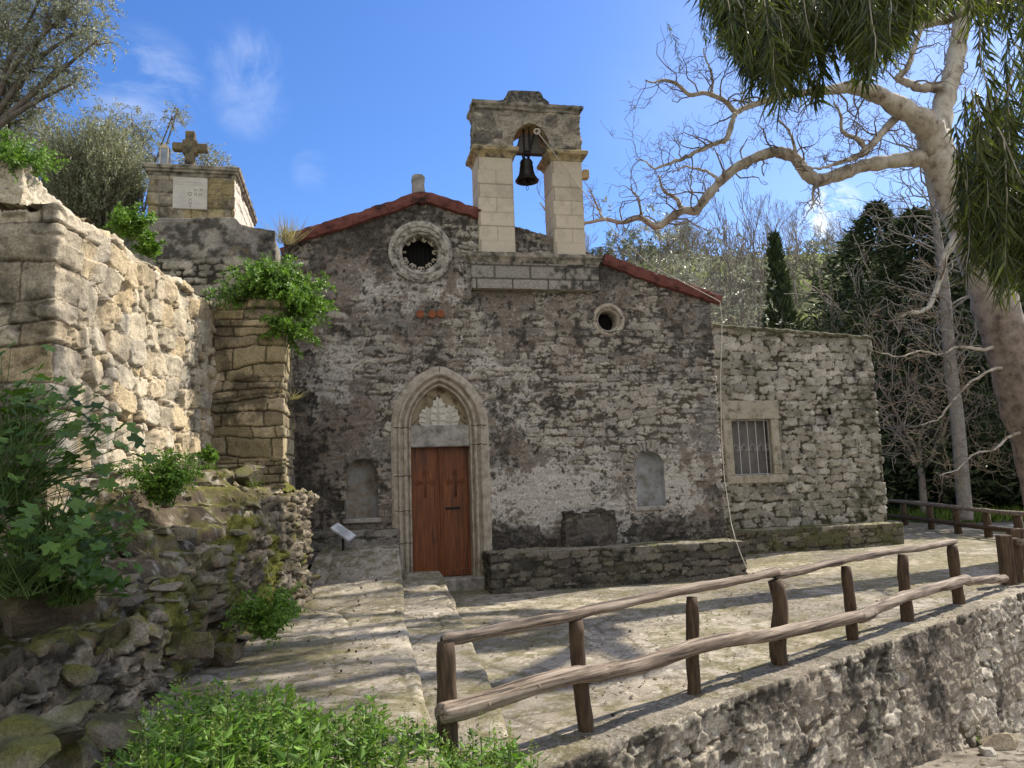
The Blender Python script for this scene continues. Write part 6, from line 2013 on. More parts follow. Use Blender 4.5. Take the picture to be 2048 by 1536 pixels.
def py_low2(px):
    return float(np.interp(px, [1880, 1910, 1930, 1960, 2000, 2048, 2120], [330, 560, 590, 560, 615, 620, 560]))
E_P, E_D, E_L = [], [], []
def strand(top, length, nseg=7, end=None):
    """a hanging twig, given by its upper or its lower end"""
    P = [np.array(top, float)]
    d = np.array([rng.normal() * 0.35, rng.normal() * 0.35, -0.7])
    for i in range(nseg):
        d = d * 0.75 + np.array([rng.normal() * 0.12, rng.normal() * 0.12, -0.5])
        d /= np.linalg.norm(d)
        P.append(P[-1] + d * length / nseg)
    P = np.array(P)
    if end is not None:
        P = P + (np.asarray(end) - P[-1])
    mb.tube(P, np.linspace(0.006, 0.0018, len(P)), 4, caps=False)
    return P
def dress(P, per=7):
    for i in range(1, len(P)):
        for _ in range(per):
            t = rng.random()
            E_P.append(P[i - 1] + (P[i] - P[i - 1]) * t)
            v = np.array([rng.normal() * 0.5, rng.normal() * 0.5, -1.0])
            E_D.append(v)
for k in range(54):
    cx = rng.uniform(1430, 1885)
    cd = rng.uniform(4.1, 5.6)
    cl_ = rng.uniform(0.45, 1.05) if cx > 1480 else rng.uniform(0.5, 0.95)
    for j in range(6):
        px = cx + rng.normal() * 24
        lo = min(py_low(px) * cl_ * rng.uniform(0.65, 1.05), py_low(px) * 1.05)
        d = cd + rng.normal() * 0.12
        bot = at_depth(px, lo - 30, d)
        ln = rng.uniform(0.35, 0.75)
        dress(strand(bot, ln, 7, bot), 6)
for k in range(185):
    px = rng.uniform(1925, 2140)
    lo = py_low2(px) - abs(rng.normal()) * 190 * (0.3 + rng.random())
    if px < 1990 and lo < 200 and rng.random() < 0.55:
        continue
    d = rng.uniform(4.4, 6.0)
    bot = at_depth(px, lo - 22, d)
    ln = rng.uniform(0.4, 0.9)
    dress(strand(bot + (0.10 + rng.normal() * 0.08, rng.normal() * 0.05, ln), ln), 8)
for k in range(26):
    px = rng.uniform(1885, 2110)
    d = rng.uniform(4.4, 6.0)
    bot = at_depth(px, rng.uniform(-10, 75), d)
    dress(strand(bot + (0, 0, 0.5), 0.5), 6)
# upper crown, above the view: it shades the bank and the weeds
shade_t = [(-3.3, 6.0, 1.0), (-2.6, 4.6, 0.3), (-3.9, 5.2, 2.0), (-3.2, 7.2, 1.2), (-3.6, 4.6, 1.0), (-2.9, 5.2, 0.7), (-4.6, 6.2, 2.2), (-3.1, 8.3, 1.2), (-4.2, 4.4, 1.5), (-3.5, 6.6, 1.6), (-3.0, 4.0, 0.6), (-3.4, 3.6, 0.6), (-2.8, 6.4, 0.5), (-3.6, 5.6, 1.4), (-3.4, 4.2, 0.7), (-2.9, 3.4, 0.4), (-3.8, 3.8, 1.0), (-2.6, 5.4, 0.2), (-3.2, 6.8, 1.0), (-2.9, 7.4, 0.8)]
for k, t in enumerate(shade_t):
    c_ = np.array(t) + SUNV * rng.uniform(12.3, 13.6)
    for j in range(64):
        dress(strand(c_ + rng.normal(size=3) * (0.5, 0.5, 0.35), rng.uniform(0.5, 1.0)), 6)
    m = min((np.linalg.norm(np.array(b[-1]) - c_), i) for i, b in enumerate(mains))[1]
    a = np.array(mains[m][-1])
    mb.tube(smooth_path([a, (a + c_) / 2 + (0, 0, 0.3), c_ + (0, 0, 0.5)], 4), np.linspace(0.03, 0.012, 9), 5)
mb.build('trunk', M['plane_bark'], euc, smooth=True)
E_P, E_D = np.array(E_P), np.array(E_D)
n = len(E_P)
leaves('foliage', E_P, E_D, unit(rng, n), 0.07 + 0.16 * rng.random(n) ** 0.8, rng.uniform(0.009, 0.021, n), leafcol(rng, n, (0.045, 0.062, 0.018), (0.125, 0.145, 0.036), 0.35), M['euc'], euc, fold=0.25, mid=0.38)

# ------------------------------------------------------------------ olives and the silver shrub above the old wall
rng = np.random.default_rng(8)
def hang_tree(name, label, cat, base, blobs, dens, rng, L=0.075, W=0.021, cols=OLIVE_C, slen=0.30, nleaf=15, trunk_r=0.16, mat='olive'):
    """tree whose crown fills given blobs (px, py, d, radius_px) from inside, limbs run to each blob"""
    o = thing(name, label, cat, base)
    mb = MB()
    base = np.array(base, float)
    C = [(at_depth(px, py, d), r * d / FPX) for px, py, d, r in blobs]
    hub = base + (np.mean([c for c, _ in C], 0) - base) * 0.45
    mb.tube(smooth_path([base + (0, 0, -0.2), base + (hub - base) * .5 + (0.1, 0, 0), hub], 4), np.linspace(trunk_r, trunk_r * .7, 9), 9)
    Pp, Dd = [], []
    for c_, r in C:
        P = smooth_path([hub, (hub + c_) / 2 + rng.normal(size=3) * 0.15 + (0, 0, 0.12), c_], 4)
        mb.tube(P, np.linspace(trunk_r * .45, 0.02, len(P)), 6)
        k = max(8, int(dens * r * r * 270))
        v = unit(rng, k) * (rng.random((k, 1)) ** 0.4) * r * (1, 0.8, 0.85)
        for q in v[:max(3, k // 7)]:
            mb.tube(smooth_path([c_ - (0, 0, 0.1), c_ + q * 0.5 + rng.normal(size=3) * 0.05, c_ + q], 3), np.linspace(0.014, 0.005, 7), 4, caps=False)
        Pp.append(c_ + v); Dd.append(v / (np.linalg.norm(v, axis=1, keepdims=True) + 1e-6) * 0.7 + 0.6 * rng.normal(size=v.shape))
    mb.build('trunk', M['twig'], o, smooth=True)
    Pp, Dd = np.concatenate(Pp), np.concatenate(Dd)
    Dd /= np.linalg.norm(Dd, axis=1, keepdims=True)
    olive_crown(rng, 'crown', Pp, Dd, nleaf, slen, L, W, o, mat, cols, 0.4, 0.75)
    return o
def gz(x, y):
    return float(ground_z(np.array([float(x)]), np.array([float(y)]))[0])
b = at_depth(-130, 470, 13.5); b[2] = gz(b[0], b[1])
hang_tree('olive_tree', 'tall silvery olive tree whose crown fills the upper corner above the old wall', 'tree', b,
          [(20, 60, 13.5, 90), (100, 40, 13.2, 80), (160, 60, 13.4, 60), (195, 80, 13.2, 34), (60, 130, 13.6, 80), (120, 130, 13.4, 62), (20, 180, 13.7, 70), (150, 165, 13.5, 26), (70, 205, 13.7, 36), (-60, 80, 13.6, 110), (-60, 220, 13.8, 90), (20, 240, 14, 55), (-20, 10, 13.4, 90), (90, -20, 13.2, 80), (170, -10, 13.2, 60)], 1.45, rng, W=0.024)
b = at_depth(20, 470, 15.5); b[2] = gz(b[0], b[1])
hang_tree('olive_tree', 'grey olive tree half hidden behind the round silver shrub', 'tree', b,
          [(40, 290, 15.5, 60), (95, 250, 15.5, 50), (20, 240, 15.6, 50), (75, 330, 15.2, 60), (110, 300, 15.4, 40), (-30, 300, 15.5, 70)], 1.5, rng)
b = at_depth(285, 470, 17); b[2] = gz(b[0], b[1])
hang_tree('olive_tree', 'thin olive sapling with one long bare leaning branch behind the silver shrub', 'tree', b,
          [(215, 240, 17, 40), (265, 245, 17, 34), (290, 275, 17, 34), (345, 232, 17, 24), (310, 310, 17, 36), (355, 222, 17, 16), (255, 290, 17, 40)], 1.5, rng, trunk_r=0.04)
b = at_depth(420, 470, 19); b[2] = gz(b[0], b[1])
hang_tree('olive_tree', 'small pale olive bush rising behind the stone cross', 'tree', b, [(415, 315, 19, 34), (440, 330, 19, 24), (395, 330, 19, 26), (360, 325, 19, 20)], 1.6, rng, trunk_r=0.04)
# round shrub with upright stems
b = at_depth(190, 470, 12.4); b[2] = gz(b[0], b[1])
sh = thing('silver_shrub', 'dense rounded grey green shrub with many upright stems behind the rubble wall', 'shrub', b)
cS = at_depth(188, 345, 12.4)
hx, hz = 118 * 12.4 / FPX, 128 * 12.4 / FPX
mb = MB(); Pp, Dd = [], []
for k in range(330):
    v = unit(rng, 1)[0]
    v[2] = abs(v[2]) if rng.random() < 0.75 else v[2]
    q = cS + v * np.array([hx, hx * 0.8, hz]) * rng.uniform(0.55, 1.0)
    st = np.array([b[0], b[1], b[2]]) + np.array([(q[0] - b[0]) * 0.35, (q[1] - b[1]) * 0.35, 0]) + rng.normal(size=3) * 0.05
    mid = (st + q) / 2 + np.array([(q[0] - st[0]) * 0.2, (q[1] - st[1]) * 0.2, 0]) + rng.normal(size=3) * 0.04
    P = smooth_path([st, mid, q], 4)
    if k % 2 == 0:
        mb.tube(P, np.linspace(0.012, 0.003, len(P)), 4, caps=False)
    for i in range(2, len(P)):
        for _ in range(3):
            Pp.append(P[i - 1] + 0.06 * rng.normal(size=3)); Dd.append(P[i] - P[i - 1])
mb.build('stems', M['twig'], sh, smooth=True)
Pp, Dd = np.array(Pp), np.array(Dd)
Dd = Dd / np.linalg.norm(Dd, axis=1, keepdims=True) + 0.25 * rng.normal(size=Dd.shape)
olive_crown(rng, 'foliage', Pp, Dd, 12, 0.24, 0.06, 0.017, sh, 'olive', ((0.17, 0.18, 0.10), (0.40, 0.405, 0.28)), 0.05, 0.55)

# ------------------------------------------------------------------ trees beyond the church
rng = np.random.default_rng(9)
for (px, d, h, cr, lab) in ((1255, 24, 9.6, 2.9, 'pale silver olive tree rising behind the low end of the church roof'), (1375, 27, 10.2, 3.0, 'second silver olive tree beyond the roof corner and flat roofed building')):
    p = at_depth(px, 900, d)
    leafy_tree('olive_tree', lab, 'tree', (p[0], p[1], gz(p[0], p[1])), h, rng, cr, 3, 14, 0.7, 0.15, 0.045, ((0.16, 0.17, 0.12), (0.34, 0.345, 0.28)), extra=2)
def conifer(name, label, base, h, rw, rng, n, L, W, cols, slope=0.5, group=None, parts=True):
    o = thing(name, label, 'tree', base, group)
    b = np.array(base, float)
    mb = MB()
    mb.tube([b + (0, 0, -0.3), b + (0, 0, h * 0.5), b + (0, 0, h * 0.97)], [0.02 * h, 0.014 * h, 0.01], 7)
    z = rng.random(n) ** 0.8
    lump = 0.7 + 0.6 * fbm(z * 9, rng.random(n) * 3, 3, int(rng.integers(1e5)))
    a = rng.random(n) * 2 * math.pi
    lump *= 0.5 + 1.0 * vnoise(a * 1.9 + 3, z * 9, int(rng.integers(1e5)))
    prof = np.minimum(1.0, (1 - z) * 1.6) ** 0.8 * np.minimum(1, 0.35 + z * 4)
    r = rw * prof * lump * (0.35 + 0.65 * rng.random(n) ** 0.5)
    P = np.stack([np.cos(a) * r, np.sin(a) * r, (0.06 + 0.94 * z) * h - slope * r * 0.4], 1) + b
    D = np.stack([np.cos(a), np.sin(a), np.full(n, -slope) + 0.3 * rng.normal(size=n)], 1) + 0.4 * rng.normal(size=(n, 3))
    mb.build('trunk', M['twig'], o, smooth=True)
    leaves('crown', P, D, unit(rng, n), L * rng.uniform(0.6, 1.3, n), W * rng.uniform(0.7, 1.3, n), leafcol(rng, n, *cols), M['conifer'], o)
    return o
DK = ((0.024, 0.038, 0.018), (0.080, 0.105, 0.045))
for (px, d, h, rw, lab) in ((1575, 42, 13.4, 0.95, 'slender dark cypress standing alone among the bare trees'), (1553, 44, 8.5, 0.8, 'shorter dark cypress tucked against the slender one')):
    p = at_depth(px, 800, d)
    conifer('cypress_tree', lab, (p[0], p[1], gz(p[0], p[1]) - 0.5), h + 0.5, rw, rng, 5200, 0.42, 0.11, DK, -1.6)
for (px, d, h, rw, lab) in ((1800, 33, 14.5, 4.2, 'tall dark pine left of the mottled trunk, its top against the sky'), (1880, 29, 12.5, 3.6, 'dark bushy pine directly behind the thin grey trunk'), (1740, 40, 12.0, 3.6, 'dark pine on the slope beyond the corner of the flat roof'), (1990, 31, 15, 4.4, 'broad dark pine behind the great plane trunk'), (2110, 27, 13, 4.2, 'dark pine at the edge of the grove beyond the track')):
    p = at_depth(px, 900, d)
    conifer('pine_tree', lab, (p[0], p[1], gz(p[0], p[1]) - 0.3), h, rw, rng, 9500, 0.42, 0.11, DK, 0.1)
# dark evergreen bushes on the shaded slope behind the track
def mound(name, label, base, rx, rz, rng, n, L, W, cols, mat='leaf', group=None):
    o = thing(name, label, 'bush', base, group)
    b = np.array(base, float)
    mb = MB()
    for k in range(7):
        a = rng.random() * 6.28
        mb.tube([b + (0, 0, -0.1), b + (math.cos(a) * rx * .3, math.sin(a) * rx * .3, rz * .7), b + (math.cos(a) * rx * .6, math.sin(a) * rx * .6, rz * 1.2)], [0.03, 0.02, 0.008], 5, caps=False)
    mb.build('stems', M['twig'], o)
    v = unit(rng, n)
    a = np.arctan2(v[:, 1], v[:, 0])
    lump = 0.6 + 0.8 * vnoise(a * 2.2 + 9, v[:, 2] * 3 + 5, int(rng.integers(1e5)))
    P = v * (rng.random((n, 1)) ** 0.35) * np.array([rx, rx, rz]) * lump[:, None] + b + (0, 0, rz * 0.85)
    leaves('foliage', P, v + 0.8 * rng.normal(size=v.shape), unit(rng, n), L * rng.uniform(.6, 1.3, n), W * rng.uniform(.7, 1.3, n), leafcol(rng, n, *cols), M[mat], o)
    return o
first = None
for k, (px, d, s) in enumerate(((1790, 27.5, 1.0), (1850, 29, 1.25), (1930, 27, 1.1), (2000, 26, 1.2), (2080, 25, 1.3), (1770, 31, 1.5), (1830, 33, 1.4), (1900, 32, 1.5), (1965, 30, 1.4), (2040, 29, 1.5), (1745, 34, 1.6), (2110, 30, 1.6))):
    d += 3.2
    p = at_depth(px, 950, d)
    bs = (p[0], p[1], gz(p[0], p[1]) - 0.1)
    if first is None:
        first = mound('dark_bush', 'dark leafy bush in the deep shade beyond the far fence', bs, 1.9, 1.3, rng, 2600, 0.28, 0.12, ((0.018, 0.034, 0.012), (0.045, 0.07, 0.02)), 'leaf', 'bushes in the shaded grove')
        o = first
    else:
        o = copy_tree(first)
        o.location = bs
    o.rotation_euler = (0, 0, k * 1.3)
    o.scale = (s, s, s * (0.9 + 0.15 * (k % 3)))
# thin grey trunk in front of the pines
p0 = at_depth(1930, 1006, 23.5)
th = thing('slim_tree', 'slim straight grey tree trunk with bare branches between the track and the pines', 'tree', (p0[0], p0[1], gz(p0[0], p0[1])))
mb = MB(); tips = []
Q, r = px_path([(1932, 1040, 14), (1928, 1002, 13.5), (1914, 826, 12.5), (1901, 738, 12), (1890, 590, 10.5), (1880, 500, 8), (1868, 420, 5.5), (1852, 350, 3.5), (1840, 300, 2)], 23.5)
mb.tube(Q, r, 10)
for i in range(14, len(Q), 1):
    for _ in range(2):
        dd = Q[i] - Q[i - 1]; dd /= np.linalg.norm(dd)
        v = perp(rng, dd[None])[0] * 0.9 + dd * 0.5
        branching(mb, rng, Q[i], v / np.linalg.norm(v), rng.uniform(1.0, 2.2), 0.03, 1, 3, tips, (2, 4), 0.2, 0.06, 0.62, 6, 0.8, 0.008, 0.15)
mb.build('trunk', mat_noise('pale_grey_bark', [(0.13, 0.115, 0.10), (0.27, 0.25, 0.22)], 6, 0.9, 0.4), th, smooth=True)
# bare trees and scrub on the hill: a few of each kind, copied
def bare_tree(name, label, base, h, rng, up=0.10, spread=0.7, lev=4, nchild=(3, 4), rmin=0.014, group=None, tr=0.13, mat='hill_twig'):
    o = thing(name, label, 'tree', base, group)
    b = np.array(base, float)
    mb = MB(); mt_ = MB(); tips = []
    top = b + (rng.normal() * .1, rng.normal() * .1, h * 0.28)
    mt_.tube([b + (0, 0, -0.3), (b + top) / 2, top], [tr, tr * .85, tr * .75], 7)
    for j in range(5):
        a = 2 * math.pi * (j + rng.random() * .6) / 5
        d = np.array([math.cos(a) * spread, math.sin(a) * spread, 1.0])
        branching(mb, rng, top + (0, 0, -0.05), d / np.linalg.norm(d), h * 0.36 * rng.uniform(.8, 1.15), tr * .5, 1, lev, tips, nchild, 0.2, up, 0.64, 6, spread, rmin)
    mt_.build('trunk', M[mat], o, smooth=True)
    mb.build('branches', M[mat], o, smooth=True)
    return o
M['hill_twig'] = mat_noise('hill_grey_bark', [(0.16, 0.135, 0.11), (0.30, 0.265, 0.225)], 3, 0.9, 0.2)
rng = np.random.default_rng(12)
far = 0, 0, 0
protos = [bare_tree('bare_tree', 'leafless grey tree among many on the hillside behind the church', (20, 60, 0), 7.0, rng, group='bare trees on the hillside'),
          bare_tree('bare_tree', 'leafless grey tree among many on the hillside behind the church', (20, 60, 0), 6.0, rng, 0.05, 0.9, group='bare trees on the hillside'),
          bare_tree('bare_tree', 'leafless grey tree among many on the hillside behind the church', (20, 60, 0), 8.0, rng, 0.16, 0.5, group='bare trees on the hillside')]
green = [leafy_tree('hillside_olive', 'small grey green tree among many on the hillside behind the church', 'tree', (20, 60, 0), 4.6, rng, 1.9, 2, 12, 0.8, 0.30, 0.10, ((0.10, 0.115, 0.06), (0.22, 0.23, 0.15)), 'green trees on the hillside', extra=5),
         leafy_tree('hillside_olive', 'small grey green tree among many on the hillside behind the church', 'tree', (20, 60, 0), 3.4, rng, 2.0, 2, 12, 0.8, 0.30, 0.11, ((0.06, 0.075, 0.03), (0.14, 0.155, 0.075)), 'green trees on the hillside', extra=5)]
used = set()
def place(o, px, d, s, rz, py=700):
    p = at_depth(px, py, d)
    if id(o) in used:
        o = copy_tree(o)
    else:
        used.add(id(o))
    o.location = (p[0], p[1], gz(p[0], p[1]) - 0.1)
    o.rotation_euler = (0, 0, rz)
    o.scale = (s, s, s)
for k in range(128):
    d = 34 + 78 * rng.random() ** 1.1
    px = rng.uniform(1130, 2120)
    if rng.random() < 0.62:
        place(protos[rng.integers(3)], px, d, rng.uniform(0.7, 1.15), rng.random() * 6)
    else:
        place(green[rng.integers(2)], px, d, rng.uniform(0.7, 1.3), rng.random() * 6)
for (px, d, sc) in ((1672, 28, 1.1), (1815, 27, 1.15), (1700, 31, 1.4), (1985, 28, 1.2)):
    place(protos[int(px) % 3], px, d, sc, px * 1.0)
# tall bare poplars
pop = None
for (px, d, s) in ((1478, 46, 1.0), (1492, 45, 1.12), (1505, 47, 0.95), (1348, 40, 0.8)):
    p = at_depth(px, 800, d)
    bs = (p[0], p[1], gz(p[0], p[1]))
    if pop is None:
        pop = bare_tree('poplar_tree', 'tall narrow leafless poplar in the row on the slope', bs, 13.5, rng, 0.28, 0.28, 4, (3, 4), 0.016, 'bare poplars on the slope', 0.16)
    else:
        o = copy_tree(pop); o.location = bs; o.scale = (s, s, s); o.rotation_euler = (0, 0, px)
# scrub covering the hill: nobody could count it
n = 26000
d = 30 + 95 * rng.random(n) ** 0.8
px = rng.uniform(1050, 2200, n)
hx_ = (px - 1024) / FPX * d + rng.normal(size=n) * 0.5
hy_ = d
cl = fbm(hx_ * 0.35, hy_ * 0.35, 3, 61)
ok = cl > 0.46
hx_, hy_ = hx_[ok], hy_[ok]
hz_ = ground_z(hx_, hy_) + rng.random(len(hx_)) * 1.1 * (cl[ok] - 0.40) * 8
n = len(hx_)
scr = leaves('hillside_scrub', np.stack([hx_, hy_, hz_], 1), unit(rng, n) + (0, 0, 0.5), unit(rng, n), rng.uniform(0.3, 0.75, n), rng.uniform(0.14, 0.36, n),
             leafcol(rng, n, (0.045, 0.055, 0.025), (0.17, 0.155, 0.10)), M['olive'])
tag(scr, kind='stuff')

# ------------------------------------------------------------------ green plants close by
rng = np.random.default_rng(21)
def herb(name, label, cat, base, size, rng, n_st=26, n_leaf=9, L=0.05, W=0.028, cols=((0.085, 0.17, 0.022), (0.17, 0.29, 0.045)), lean=(0, 0, 0), wide=0.8, group=None, droop=0.3, flat=1.0):
    """clump of leafy stems that rise from one foot"""
    o = thing(name, label, cat, base, group)
    b = np.array(base, float)
    mb = MB(); Pp, Dd = [], []
    for k in range(n_st):
        v = np.array([rng.normal() * wide, rng.normal() * wide * 0.8, rng.uniform(0.35, 1.0) * flat]) + np.array(lean)
        ln = size * rng.uniform(0.55, 1.05)
        v = v / np.linalg.norm(v) * ln
        s0 = b + rng.normal(size=3) * size * 0.06 * (1, 1, 0)
        P = smooth_path([s0, s0 + v * 0.5 + (0, 0, ln * 0.12), s0 + v + (0, 0, -droop * ln * 0.3)], 4)
        mb.tube(P, np.linspace(0.006, 0.002, len(P)) * (0.6 + size), 4, caps=False)
        for i in range(2, len(P)):
            for _ in range(2):
                Pp.append(P[i - 1]); Dd.append(P[i] - P[i - 1] + 0.5 * np.linalg.norm(P[i] - P[i - 1]) * rng.normal(size=3))
    mb.build('stems', M['stem'], o)
    Pp, Dd = np.array(Pp), np.array(Dd)
    Dd /= np.linalg.norm(Dd, axis=1, keepdims=True)
    B, ld, sd = sprays(rng, Pp, Dd, size * 0.22, n_leaf, 0.3, 1.0)
    n = len(B)
    leaves('foliage', B, ld, sd, L * rng.uniform(.6, 1.3, n), W * rng.uniform(.7, 1.2, n), leafcol(rng, n, *cols), M['leaf'], o)
    return o
p = at_depth(545, 640, 10.75); p[2] = PZ - 0.25
herb('leafy_bush', 'bright green leafy bush spilling over the top of the stone pier', 'bush', p, 1.0, rng, 105, 11, 0.062, 0.034, lean=(0.22, -0.1, 0.10), wide=0.55, droop=0.5)
p = at_depth(575, 655, 10.6); p[2] -= 0.1
herb('leafy_bush', 'trailing bright green plant hanging down the side of the stone pier', 'bush', p, 0.45, rng, 30, 9, 0.05, 0.03, lean=(0.35, -0.2, -0.5), wide=0.5)
for (px, py, d, s, nst, lab) in ((18, 385, 7.3, 0.62, 60, 'bright green bush on top of the wall beside the thin parapet'), (262, 480, 8.6, 0.42, 34, 'yellow green plant growing on the wall top below the tomb'), (300, 515, 8.9, 0.30, 26, 'small green plant on the sloping wall top beside the plinth'),
                                  (325, 1010, 7.6, 0.62, 50, 'bright green leafy plant at the foot of the sunlit rubble wall'), (535, 1275, 7.4, 0.50, 46, 'bushy green plant growing out of the bank beside the raised path'), (420, 925, 9.6, 0.22, 16, 'small tuft of green on top of the ruined bank by the pier')):
    p = at_depth(px, py, d)
    herb('green_plant', lab, 'plant', p, s, rng, int(nst * 0.8), 8, 0.045, 0.022, lean=(0.1, -0.15, 0.45), wide=0.62, droop=0.15)
# dry grass tufts
def tuft(name, label, base, size, n, rng, cols, lean=(0, 0, 0), group=None):
    v = np.stack([rng.normal(size=n) * 0.45, rng.normal(size=n) * 0.45, rng.uniform(0.5, 1.0, n)], 1) + np.array(lean)
    P = np.array(base) + rng.normal(size=(n, 3)) * size * (0.12, 0.12, 0)
    o = leaves(name, P, v, unit(rng, n), size * rng.uniform(0.5, 1.1, n), 0.006 + 0.008 * size, leafcol(rng, n, *cols), M['leaf'], None, loc=base)
    return tag(o, label, 'grass', group)
DRY = ((0.28, 0.23, 0.13), (0.42, 0.36, 0.23))
p = at_depth(572, 490, 12.6)
tuft('dry_grass', 'pale dry grass behind the plinth wall next to the red roof end', p, 0.6, 160, rng, DRY)
p = at_depth(583, 800, 10.9)
tuft('dry_grass', 'wiry dry tuft sticking out of the side of the stone pier', p, 0.30, 26, rng, DRY, (0.7, 0, -0.2))
for (px, py, s, lab) in ((1520, 1340, 0.22, ''),):
    pass
for k, (px, py, s, lab) in enumerate(((1745, 1505, 0.22, 'small green weed at the foot of the terrace wall nearest the camera'), (1862, 1470, 0.20, 'grassy weed at the wall foot in front of the loose rocks'), (1915, 1452, 0.24, 'leafy weed between the terrace wall and the large tan rock'), (1950, 1490, 0.12, 'tiny bright weed beside the flat pale rock'))):
    g = at_z(px, py, -1.3)
    for _ in range(4):
        g = at_z(px, py, float(low_ground(g[0], g[1])))
    herb('wall_weed', lab, 'weed', g, s, rng, 14, 7, 0.03, 0.015, wide=0.5)
# mallow with broad lobed leaves in the shade of the old wall
def mallow(label, base, size, n, rng, cols=((0.045, 0.095, 0.016), (0.11, 0.19, 0.032)), lr=(0.036, 0.078)):
    o = thing('mallow_plant', label, 'plant', base)
    b = np.array(base, float)
    mb = MB(); V, F, C, m = [], [], [], 0
    a = np.linspace(0, 2 * math.pi, 16, endpoint=False)
    lob = 0.80 + 0.20 * np.cos(a * 5 + 0.3)
    lob[np.argmin(np.abs(a - math.pi))] *= 0.25
    for k in range(n):
        v = np.array([rng.normal() * 0.55, rng.normal() * 0.5, rng.uniform(0.15, 1.0)])
        tip = b + v / max(1, np.linalg.norm(v)) * size * rng.uniform(0.45, 1.05)
        s0 = b + rng.normal(size=3) * size * 0.1 * (1, 1, 0)
        mb.tube([s0, (s0 + tip) / 2 + (0, 0, 0.06 * size), tip], [0.004, 0.003, 0.0018], 4, caps=False)
        r = rng.uniform(*lr)
        up = np.array([rng.normal() * 0.5 + v[0] * 0.4, -0.35 + rng.normal() * 0.4, 0.9]); up /= np.linalg.norm(up)
        e1 = np.cross(up, unit(rng, 1)[0]); e1 /= np.linalg.norm(e1)
        e2 = np.cross(up, e1)
        ring_ = tip + r * lob[:, None] * (np.cos(a)[:, None] * e1 + np.sin(a)[:, None] * e2) + up * (0.25 * r * (rng.random(16)[:, None] - 0.2))
        V.append(np.concatenate([ring_, tip[None]]))
        i = np.arange(16)
        F.append(np.stack([i, (i + 1) % 16, np.full(16, 16)], 1) + m)
        C.append(np.repeat(leafcol(rng, 1, *cols), 17, 0))
        m += 17
    mb.build('stems', M['stem'], o)
    mesh_obj('foliage', np.concatenate(V), [np.concatenate(F)], M['leaf'], o, np.concatenate(C), smooth=False)
for (px, py, d, s, n_, lab) in ((15, 1010, 5.0, 0.9, 190, 'tall dark mallow clump at the edge of the view against the shaded wall end'), (85, 1120, 5.3, 0.72, 160, 'broad leaved dark mallow on the bank below the rubble wall corner'), (135, 1210, 5.0, 0.5, 100, 'low dark mallow hanging over the mossy steps'), (40, 1190, 4.7, 0.7, 150, 'dense dark mallow above the near block of the ruined bank'), (10, 900, 5.4, 0.8, 110, 'upright mallow rising beside the shaded wall blocks'), (175, 1130, 5.9, 0.45, 70, 'mallow at the inner end of the clump beside the pale stones')):
    mallow(lab, at_depth(px, py, d), s, n_, rng)
# annual weeds in the foreground
def weed_proto(h, rng, group):
    o = thing('annual_weed', 'leafy green annual weed in the thick patch at the near end of the path', 'weed', (0, 0, 0), group)
    mb = MB(); B, D, S, Ls, C = [], [], [], [], []
    ns = rng.integers(3, 6)
    for s in range(ns):
        a = rng.random() * 6.28
        sp = 0.0 if s == 0 else rng.uniform(0.15, 0.4)
        hh = h * (1 if s == 0 else rng.uniform(0.55, 0.9))
        top = np.array([math.cos(a) * sp * h, math.sin(a) * sp * h, hh])
        P = smooth_path([(0, 0, -0.03), top * (0.6, 0.6, 0.5), top], 5)
        mb.tube(P, np.linspace(0.0045, 0.002, len(P)), 5, caps=False)
        nn = int(hh / 0.042)
        for k in range(1, nn + 1):
            t = k / nn
            q = np.array([np.interp(t, np.linspace(0, 1, len(P)), P[:, i]) for i in range(3)])
            aa = k * 1.57 + rng.random() * .5
            for sg in (0, math.pi):
                v = np.array([math.cos(aa + sg), math.sin(aa + sg), rng.uniform(-0.1, 0.55)])
                ln = rng.uniform(0.065, 0.105) * (1.15 - 0.5 * t)
                B.append(q + v * 0.012); D.append(v); S.append(np.cross(v, (0, 0, 1)) + 0.2 * rng.normal(size=3)); Ls.append(ln)
                C.append(leafcol(rng, 1, (0.070, 0.145, 0.018), (0.135, 0.24, 0.034))[0] * (0.80 + 0.55 * t))
                if rng.random() < 0.55:            # short axillary shoot
                    for j in range(3):
                        w = v + 0.7 * rng.normal(size=3) + (0, 0, 0.4)
                        B.append(q + v * 0.03 + rng.normal(size=3) * 0.008); D.append(w); S.append(unit(rng, 1)[0]); Ls.append(ln * 0.55)
                        C.append(leafcol(rng, 1, (0.08, 0.15, 0.022), (0.15, 0.25, 0.04))[0])
        if rng.random() < 0.7:                     # flower spike
            e = P[-1]
            for j in range(14):
                B.append(e + (0, 0, j * 0.006)); D.append(unit(rng, 1)[0] + (0, 0, 0.4)); S.append(unit(rng, 1)[0]); Ls.append(0.014)
                C.append(np.array((0.20, 0.26, 0.06)))
    mb.build('stems', M['stem'], o)
    n = len(B)
    Ls = np.array(Ls)
    leaves('foliage', np.array(B), np.array(D), np.array(S), Ls, Ls * 0.42, np.array(C), M['leaf'], o, fold=0.12)
    return o
wp = [weed_proto(h, rng, 'weeds at the near end of the path') for h in (0.36, 0.44, 0.52, 0.40, 0.30, 0.47)]
first_used = [False] * len(wp)
cnt = 0
def low_z(x, y):
    return 0.02 if x > -2.7 else 0.1
